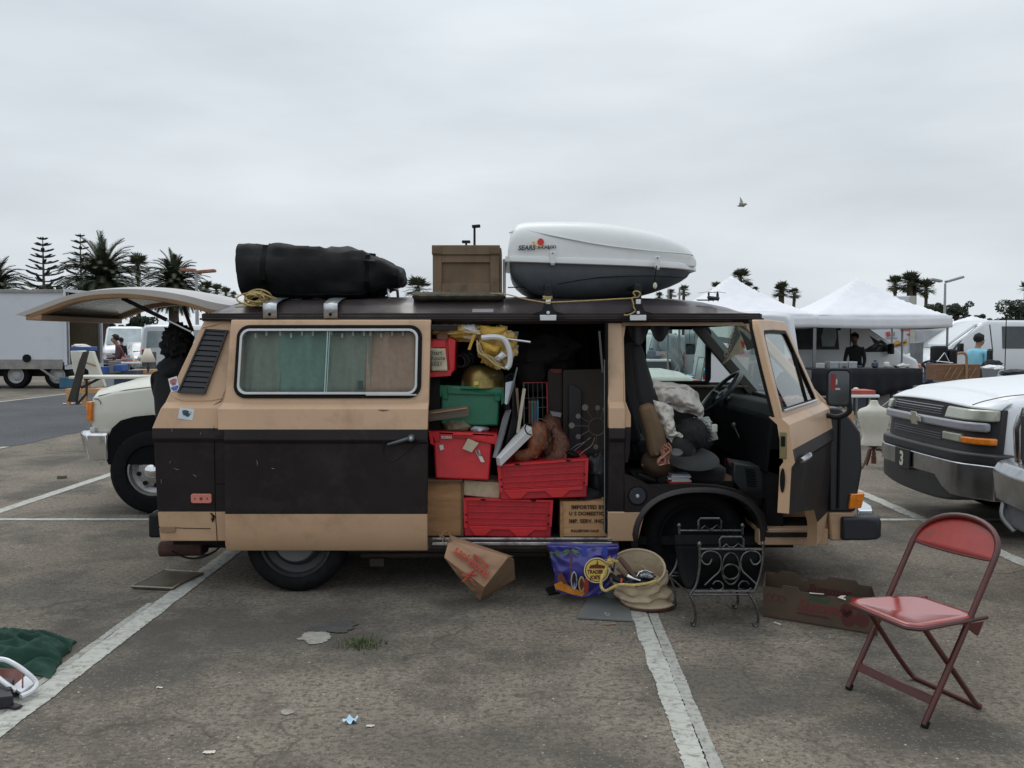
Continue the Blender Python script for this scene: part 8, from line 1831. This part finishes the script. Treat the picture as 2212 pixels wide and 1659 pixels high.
g=MB(); g.blob(at(1520,803,11.9),(.06,.1,.05),2,.2); g.build('blue_bag',gm_[3],label='blue bag seen low through the windscreen',cat='bag')
# left: shelf board, lamp, leaning surfboards, plank, tables
lt=thing('long_shelf','long thin white trestle board behind the cream pickup bonnet','table',(ray_x(240,11.6),11.7,0)); xs0_,xs1_=ray_x(150,11.6),ray_x(332,11.6); zz=at(0,812,11.6).z
g=MB(); g.box(((xs0_+xs1_)/2,11.8,zz-.02),(xs1_-xs0_,.5,.035)); g.build('table_top',mat('shelf_cream',(.60,.58,.5),.5),lt,bevel=.006)
for a,b in (((187,814),(187,850)),((187,850),(168,872)),((220,815),(175,838)),((173,814),(165,874)),((310,814),(310,880))):g=MB(); g.cyl(at(*a,11.65),at(*b,11.65),.016); g.build('leg',mat('iron_dark',(.03,.03,.03),.5),lt)
lp=thing('table_lamp','dark table lamp with a cream empire shade standing on the long white board','lamp',tuple(at(320,808,11.75))); lc=at(320,806,11.75); px=11.75/F
g=MB(); g.lathe([(5*px,29*px),(16.5*px,0*px)],lc+V((0,0,24*px)),24,caps=False); g.build('lamp_shade',mat('shade',(.62,.55,.46),.8,var=.04),lp,solid=.004)
g=MB(); g.lathe([(6*px,0),(6*px,1.5*px),(2.5*px,3*px),(2*px,6*px),(4.5*px,12*px),(4*px,18*px),(1.6*px,21*px),(1.2*px,50*px),(.8*px,56*px)],lc,18); g.build('lamp_base',mat('lamp_dark',(.025,.03,.035),.3),lp)
def lean(label,pts,Y,m,name,cat,th=.05):g=MB(); g.prism(Q(pts,Y),(0,th,0)); return g.build(name,m,bevel=.01,label=label,cat=cat)
lean('black stained plank leaning against the white trestle board',((178,760),(190,758),(163,868),(144,868),(150,850),(170,780)),11.4,mat('black_plank',(.03,.026,.02),.6,var=.4,scale=4,dirt=(.10,.08,.03),dfac=.5),'leaning_plank','plank')
foamw=mat('cream_foam',(.56,.55,.48),.7,var=.08)
lean('large tapered cream board leaning behind the black plank, right one',((166,758),(200,759),(226,836),(196,838),(190,800),(176,790)),12.2,foamw,'leaning_board','board',.08); lean('narrow cream board leaning behind the black plank, left one',((151,758),(182,757),(172,790),(176,826),(166,826),(156,796)),12.4,foamw,'leaning_board','board',.08)
lean('rusty strip across the tapered cream board',((184,781),(206,788),(207,793),(184,785)),12.15,wood,'rusty_strip','strip',.01)
g=MB(); P=gd(163,874); g.grid(lambda u,v:P+V((-.28+.42*u,-.08+.16*v,.02+.05*noise.noise(V((u*5,v*4,0)))**2+.02*u)),14,8); g.build('white_plastic_sheet',wcloth,solid=.004,label='white plastic sheet on the asphalt under the black plank',cat='plastic')
g=MB(); a_=at(145,846,12.6);
for (x0_,x1_,y0_,y1_) in ((141,216,840,850),(143,150,850,876),(176,186,850,878)):P=Q(((x0_,y0_),(x1_,y0_),(x1_,y1_),(x0_,y1_)),12.8); g.prism(P,(0,.35 if y0_==840 else .06,0))
g.build('wooden_bench',pine,bevel=.004,label='low wooden bench behind the black plank',cat='bench')
g=MB(); P=Q(((178,822),(198,822),(198,840),(178,840)),12.9); g.prism(P,(0,.2,0)); g.build('brown_carton',mat('carton',(.28,.18,.12),.8,var=.2),label='brown carton on the low wooden bench',cat='box')
def crate_(label,x0_,y0_,x1_,y1_,Y,m,nm='market_box',cat='box',d=.35):g=MB(); g.prism(Q(((x0_,y0_),(x1_,y0_),(x1_,y1_),(x0_,y1_)),Y),(0,d,0)); g.build(nm,m,bevel=.01,label=label,cat=cat)
bluep=mat('blue_plastic',(.03,.09,.28),.5,var=.1)
crate_('blue tub heaped with papers at the rear of the box truck',152,749,192,758,16.5,bluep,'blue_tub','tub'); g=MB(); g.blob(at(175,749,16.7),(.16,.12,.05),4,.35); g.build('paper_heap',paperw,label='white papers heaped in the blue tub',cat='paper')
crate_('small tan carton beside the papers on the blue tub',158,743,168,749,16.9,pine,'small_carton')
crate_('teal blue crate under the rear of the box truck',128,815,158,838,27.2,mat('crate_teal',(.03,.11,.18),.6,var=.2),'blue_crate')
table('white folding table full of goods in front of the person in the plaid shirt',ray_x(238,21.0),ray_x(300,21.0),21.0,21.8,at(0,782,21).z)
goods(11,ray_x(240,21.1),ray_x(296,21.1),21.1,21.6,at(0,782,21).z,'on the white table by the plaid shirt',31,.12)
table('second white table of crockery behind the plaid shirted person',ray_x(224,25.6),ray_x(300,25.6),25.6,26.4,at(0,774,25.6).z)
goods(10,ray_x(226,25.7),ray_x(298,25.7),25.7,26.2,at(0,774,25.6).z,'on the far white table of crockery',37,.13,[4,0,5,2,9])
for k,(x0_,y0_,x1_,y1_,m_,nm) in enumerate(((216,792,222,808,bluep,'blue tub'),(244,788,264,802,bluep,'wide blue tub'),(234,780,248,806,gm_[9],'dark folding chair back'),(216,800,296,815,gm_[1],'long black cloth covered crate'),(284,798,332,812,pine,'flat cardboard carton'),(246,815,284,834,mat('navy_bin',(.03,.05,.10),.5),'dark blue bin'),(222,817,246,836,mat('clear_tub',(.32,.34,.35),.4),'clear plastic tub'),(282,812,326,828,pine,'carton of dark goods'),(306,760,326,792,mat('dkplate',(.04,.045,.05),.4),'dark panel'))):
 crate_(nm+' under the tables at the left',x0_,y0_,x1_,y1_,17.5+.3*k if k !=8 else 19.0,m_,'market_box','box',.3)
# ================================================================ lamp posts, trees, bird
pm_=mat('galvanised',(.34,.35,.36),.5,.4)
def lamppost(label,x,ytop,Y,heads,m=pm_,broken=False):
 b=at(x,ytop,Y); o=thing('lamp_post',label,'lamp post',(b.x,Y,0),'car park lamp posts'); g=MB(); g.cyl((b.x,Y,0),(b.x,Y,b.z),.12,.07,10); g.cyl((b.x,Y,0),(b.x,Y,.7),.25,.25,10); g.build('pole',m,o)
 for dx,w2,tl,mm in heads:g=MB(); g.box((b.x+dx,Y,b.z+.05+abs(dx)*tl),(w2,.45,.16),Matrix.Rotation(-math.copysign(tl*.8,dx) if dx else 0,3,'Y')); g.build('lamp_head',mm,o,bevel=.03)
lamppost('grey lamp post with two angled heads above the round trees at the right',2042,612,62,((-.62,.7,.25,steel),(.62,1.2,.35,steel)))
lamppost('lamp post with two rusty orange box heads in front of the smaller date palm',424,586,50,((-.45,.8,.05,mat('rusty_head',(.28,.13,.08),.7,var=.4)),(.55,1.0,-.1,MATS['rusty_head'])))
lamppost('tall curved dark lamp post rising behind the wooden trunk',1025,491,55,((.10,.50,.1,blackp),),blackp); lamppost('lower dark lamp post head beside the tall one behind the trunk',1007,524,60,((0,.55,0,blackp),),blackp)
palmg=mat('palm_leaf',(.050,.062,.032),.75,var=.55,scale=1.5); palmg2=mat('fan_leaf',(.060,.070,.035),.75,var=.5,scale=1.5); bark=mat('palm_bark',(.10,.075,.055),.9,var=.35,scale=5,bump=.5,bscale=14); dead=mat('dead_frond',(.13,.10,.055),.9,var=.3)
def frond_mesh(g,base,d_,L,droop,n=15,ll=.55,rr=random):
 p=V(base); dr_=V(d_).normalized(); pts=[p.copy()]; st_=L/n
 for i in range(n):dr_=(dr_+V((0,0,-droop/n*(1+1.2*i/n)))).normalized(); p=p+dr_*st_; pts.append(p.copy())
 g.tube(pts[::3]+[pts[-1]],[.03]*len(pts[::3])+[.01],3)
 for i in range(1,n):
  t=(pts[i+1]-pts[i-1]).normalized(); s_=t.cross(V((0,0,1)));
  if s_.length<.1:s_=V((1,0,0))
  s_.normalize(); u_=s_.cross(t); w_=math.sin(math.pi*min(1,.12+.86*i/n))**.6
  for sg in (-1,1):
   for q in (0,.5):
    b0_=pts[i].lerp(pts[min(i+1,n)],q); e_=b0_+(s_*sg*.62+t*.95+u_*.25+V((0,0,-.22)))*ll*w_*rr.uniform(.8,1.15)
    g.poly([b0_-t*.06,b0_+t*.08,e_])
def date_palm(label,x,yc,Y,rpx,nf=100,seed=1,trunk=.42):
 rr=random.Random(seed); c=at(x,yc,Y); rad=rpx/F*Y; o=thing('date_palm',label,'palm tree',(c.x,Y,0),'feathery date palms beyond the car park'); c0_=c-V((0,0,rad*.25))
 g=MB(); zc_=c0_.z; g.tube([V((c.x+.1*math.sin(i),Y,zc_*i/8)) for i in range(9)],[trunk*(1.15-.15*i/8) for i in range(9)],12); g.blob((c.x,Y,zc_),(trunk*1.7,trunk*1.7,trunk*1.6),seed,.2); g.build('trunk',bark,o)
 g=MB()
 for i in range(nf):
  a=i*2.39996; el=1.50-2.15*(i/nf)**.85+rr.uniform(-.12,.12); frond_mesh(g,c0_,(math.cos(a)*math.cos(el),math.sin(a)*math.cos(el),math.sin(el)),rad*1.2*rr.uniform(.86,1.08),.75+.5*(el>.9),ll=rad*.23,rr=rr)
 g.build('crown',palmg,o,smooth=False,merge=False)
date_palm('largest date palm, broad dark crown above the box truck',222,586,78,86,230,1); date_palm('smaller date palm right of the largest one, beside the rusty lamp post',376,600,82,64,200,2)
date_palm('date palm cut off by the left edge',-12,612,80,72,180,3)
def fan_mesh(g,base,d_,L,rr,fan=.75,nl=11):
 d_=V(d_).normalized(); tip=V(base)+d_*L*.5+V((0,0,-.10*L)); s_=d_.cross(V((0,0,1)));
 if s_.length<.1:s_=V((1,0,0))
 s_.normalize(); u_=s_.cross(d_); g.tube([V(base),tip],[.03,.02],3)
 for k in range(nl):
  a=(k/(nl-1)-.5)*2.5; e_=tip+(d_*math.cos(a)+s_*math.sin(a)+u_*.25*abs(math.sin(a)))*L*fan*rr.uniform(.75,1.05)+V((0,0,-.14*L)); w_=(s_*math.cos(a)-d_*math.sin(a))*.055*L; mid=tip.lerp(e_,.55); g.poly([tip,mid-w_,e_,mid+w_])
def fan_palm(label,x,yc,Y,rpx,seed,tr=.20,nf=38,lean_=0,skirt=True):
 rr=random.Random(seed); c=at(x,yc,Y); rad=rpx/F*Y; o=thing('fan_palm',label,'palm tree',(c.x,Y,0),'tall fan palms on the skyline')
 g=MB(); g.tube([V((c.x-lean_*(1-i/8)**1.5,Y,(c.z-rad*.1)*i/8)) for i in range(9)],[tr*(1.3-.4*i/8) for i in range(9)],8); g.build('trunk',bark,o)
 g=MB()
 for i in range(nf):a=i*2.39996+rr.uniform(-.2,.2); el=1.35-2.0*(i/nf)+rr.uniform(-.2,.2); fan_mesh(g,c,(math.cos(a)*math.cos(el),math.sin(a)*math.cos(el),math.sin(el)),rad*1.25*rr.uniform(.75,1.1),rr)
 g.build('crown',palmg2,o,smooth=False,merge=False)
 if skirt:
  g=MB()
  for i in range(34):a=i*2.4; b_=c+V((0,0,-rad*.15)); e_=b_+V((math.cos(a)*rad*.26,math.sin(a)*rad*.26,-rad*rr.uniform(.6,1.2))); w_=V((-math.sin(a),math.cos(a),0))*rad*.06; g.poly([b_,e_-w_,e_+w_])
  g.build('dead_skirt',dead,o,smooth=False,merge=False)
FPL=[('fan palm behind the right side of the largest date palm',298,572,90,24),('leftmost fan palm of the low row right of the rusty lamp post',446,622,95,16),('second fan palm of the low row right of the rusty lamp post',468,628,95,15),('fan palm just left of the black duffel bag',488,634,98,14),('fan palm touching the left end of the black duffel bag',504,638,100,10),
       ('bushy fan palm between the duffel bag and the wooden trunk',903,622,80,26),('small fan palm behind the grey end of the roof box',1477,628,100,13),('fan palm just behind the nose of the roof box',1449,634,100,11),('fan palm low behind the roof box underside',1424,640,100,10),('small fan palm above the toy helicopter',1549,622,96,15),
       ('dense fan palm above the peak of the partly hidden canopy',1600,600,92,20),('smaller fan palm right of the hidden canopy peak',1617,620,95,12),('tiny fan palm crown on the right slope of the hidden canopy',1632,626,96,8),('paired fan palm on the left above the middle canopy gap',1686,628,92,16),('paired fan palm on the right above the middle canopy gap',1691,620,92,15),('leaning thin fan palm right of the pair',1716,634,92,14),
       ('left fan palm of the clump right of the near canopy peak',1934,612,90,18),('thick middle fan palm of the clump right of the near canopy peak',1966,608,90,25),('second thick fan palm of the clump right of the near canopy peak',1974,616,91,20),('right fan palm of the clump near the two-headed lamp post',2001,622,90,18),('fan palm cut off by the right edge',2216,622,90,14),('tiny spiky palm top left of the near canopy',1729,681,95,9)]
for k,(lab,x,y,Y,r_) in enumerate(FPL):fan_palm(lab,x,y,Y,r_,40+k,tr=.30 if 'thick' in lab else .17,nf=34 if r_>15 else 24,lean_=.5 if 'leaning' in lab else 0,skirt=r_>11)
def star_pine(label,x,ytop,ybase,Y,wpx,seed):
 rr=random.Random(seed); t_=at(x,ytop,Y); b_=at(x,ybase,Y); o=thing('star_pine',label,'conifer',(t_.x,Y,0),'star pines with tiered branches'); g=MB(); g.cyl((t_.x,Y,0),(t_.x,Y,t_.z),.24,.03,8); g.build('trunk',bark,o)
 g=MB(); Ht=t_.z-b_.z; nt_=10; wmax=wpx/F*Y
 for k in range(nt_+3):
  f_=(k+.5)/nt_; z=t_.z-Ht*f_; L=wmax*min(1.15,f_)**.85*rr.uniform(.85,1.1);
  for j in range(5):
   a=j*math.pi/2.5+k*.7; d_=V((math.cos(a),math.sin(a),0)); P=[V((t_.x,Y,z))+d_*L*s_+V((0,0,L*(-.10*s_+.30*s_*s_))) for s_ in (0,.25,.5,.75,1)]; g.tube(P,[.05,.045,.04,.03,.01],4)
   for s_ in [q/8 for q in range(3,9)]:
    i_=s_*4; m0=min(int(i_),3); p=P[m0].lerp(P[m0+1],i_-m0); side_=V((-d_.y,d_.x,0))
    for sg in (-1,1):e_=p+d_*.30+side_*sg*.16*(1.1-s_*.5)+V((0,0,.12)); g.tube([p,p.lerp(e_,.5)+V((0,0,.0)),e_],[.03,.07,.02],4)
 g.build('crown',mat('pine_leaf',(.035,.050,.040),.8,var=.4),o,smooth=False,merge=False)
star_pine('star pine with clearly tiered branches at the left',92,511,640,74,46,1); star_pine('star pine top showing behind the largest date palm',173,504,640,88,40,2)
leafm=mat('tree_leaf',(.030,.042,.024),.85,var=.6,scale=.9)
def round_tree(label,x,y,Y,rx,ry,seed,name='round_tree',trunk=True):
 rr=random.Random(seed); c=at(x,y,Y); rx=rx/F*Y; rz=ry/F*Y; o=thing(name,label,'tree',(c.x,Y,0),'rounded dark trees beyond the stalls'); g=MB(); g.tube([V((c.x+.2*math.sin(i*2+seed),Y,c.z*i/5)) for i in range(6)],[.35-.04*i for i in range(6)],8)
 for k in range(6):a=k*1.1; g.tube([V((c.x,Y,c.z*.55)),V((c.x+math.cos(a)*rx*.35,Y+math.sin(a)*rx*.3,c.z*.8)),V((c.x+math.cos(a)*rx*.7,Y+math.sin(a)*rx*.6,c.z+rz*.2))],[.16,.10,.04],6)
 g.build('trunk',bark,o); g=MB()
 lob=[V((rr.uniform(-1,1)*rx*.75,rr.uniform(-1,1)*rx*.6,rr.uniform(-.6,.75)*rz)) for _ in range(16)]
 for l_ in lob:
  lr_=rr.uniform(.28,.45)*min(rx,rz*1.4)
  for i in range(170):
   d_=V((rr.gauss(0,1),rr.gauss(0,1),rr.gauss(0,1))).normalized()*lr_*rr.uniform(.75,1.05); p=c+l_+V((d_.x,d_.y,d_.z*.75)); s_=rr.uniform(.10,.22)*max(.6,lr_); a_=V((rr.uniform(-1,1),rr.uniform(-1,1),rr.uniform(-1,1))).normalized()*s_; b__=a_.orthogonal().normalized()*s_*.7; g.poly([p-a_,p+b__,p+a_,p-b__])
 g.build('crown',leafm,o,smooth=False,merge=False)
for k,(lab,x,y,Y,rx,ry) in enumerate((('round dark tree at the foot of the palm clump',2016,668,84,26,16),('wide round dark tree behind the two-headed lamp post',2066,672,86,34,20),('low round tree right of the lamp post',2100,694,84,26,14),('big round tree cut by the right edge',2200,682,82,48,32),('low round tree left of the one at the right edge',2150,700,90,24,12),('dark bushy tree under the left star pine',115,632,92,48,16),('tree with open branches seen below the raised tailgate',300,706,88,34,22),('low dark tree seen between truck and raised tailgate',248,712,96,26,14))):round_tree(lab,x,y,Y,rx,ry,60+k)
g=MB(); rr=random.Random(8)
for i in range(5200):x=rr.uniform(-90,90); z=rr.uniform(0,1.0)**.7*(2.3+.8*noise.noise(V((x*.12,0,0)))); p=V((x,125+rr.uniform(-2,2),z)); s_=rr.uniform(.2,.5); a_=V((rr.uniform(-1,1),0,rr.uniform(-1,1))).normalized()*s_; b__=V((-a_.z,.3,a_.x))*.7; g.poly([p-a_,p+b__,p+a_,p-b__])
g.build('far_hedge',leafm,smooth=False,merge=False,label='low dark band of far shrubs along the horizon',cat='hedge',kind='stuff')
# seagull
gp=at(1604,442,34); k_=34/F; gl=thing('seagull','brown and white gull flying with raised wings in the grey sky','bird',tuple(gp))
gy=mat('gull_grey',(.20,.185,.17),.8,var=.3,scale=12); gw=mat('gull_white',(.42,.41,.38),.8,var=.2,scale=10)
g=MB(); P=[gp+V((x*k_,0,z*k_)) for x,z in ((-9,-3),(-6,-2),(-2,-.5),(2,-1),(5,.5),(7,1),(8.5,.6),(10.5,0))]; g.tube(P,[.02,.05,.075,.075,.05,.045,.02,.006],10); g.build('body',gy,gl)
g=MB()
for sg,pts in ((1,((-2,0),(-3,8),(-1,14),(0,21),(2,16),(3.4,9),(2.5,0))),(-1,((-1,0),(-4,2),(-8,4),(-9,3.4),(-6,0)))):g.m(0 if sg>0 else 1).prism([gp+V((x*k_,sg*(.02+.02*abs(z)),z*k_)) for x,z in pts],(0,.012,0))
g.build('wing',[gy,gw],gl); g=MB(); g.prism([gp+V((x*k_,0,z*k_)) for x,z in ((-7,-2),(-10,-1.5),(-11.5,-3.8),(-8,-3.6))],(0,.03,0)); g.build('tail',gy,gl)
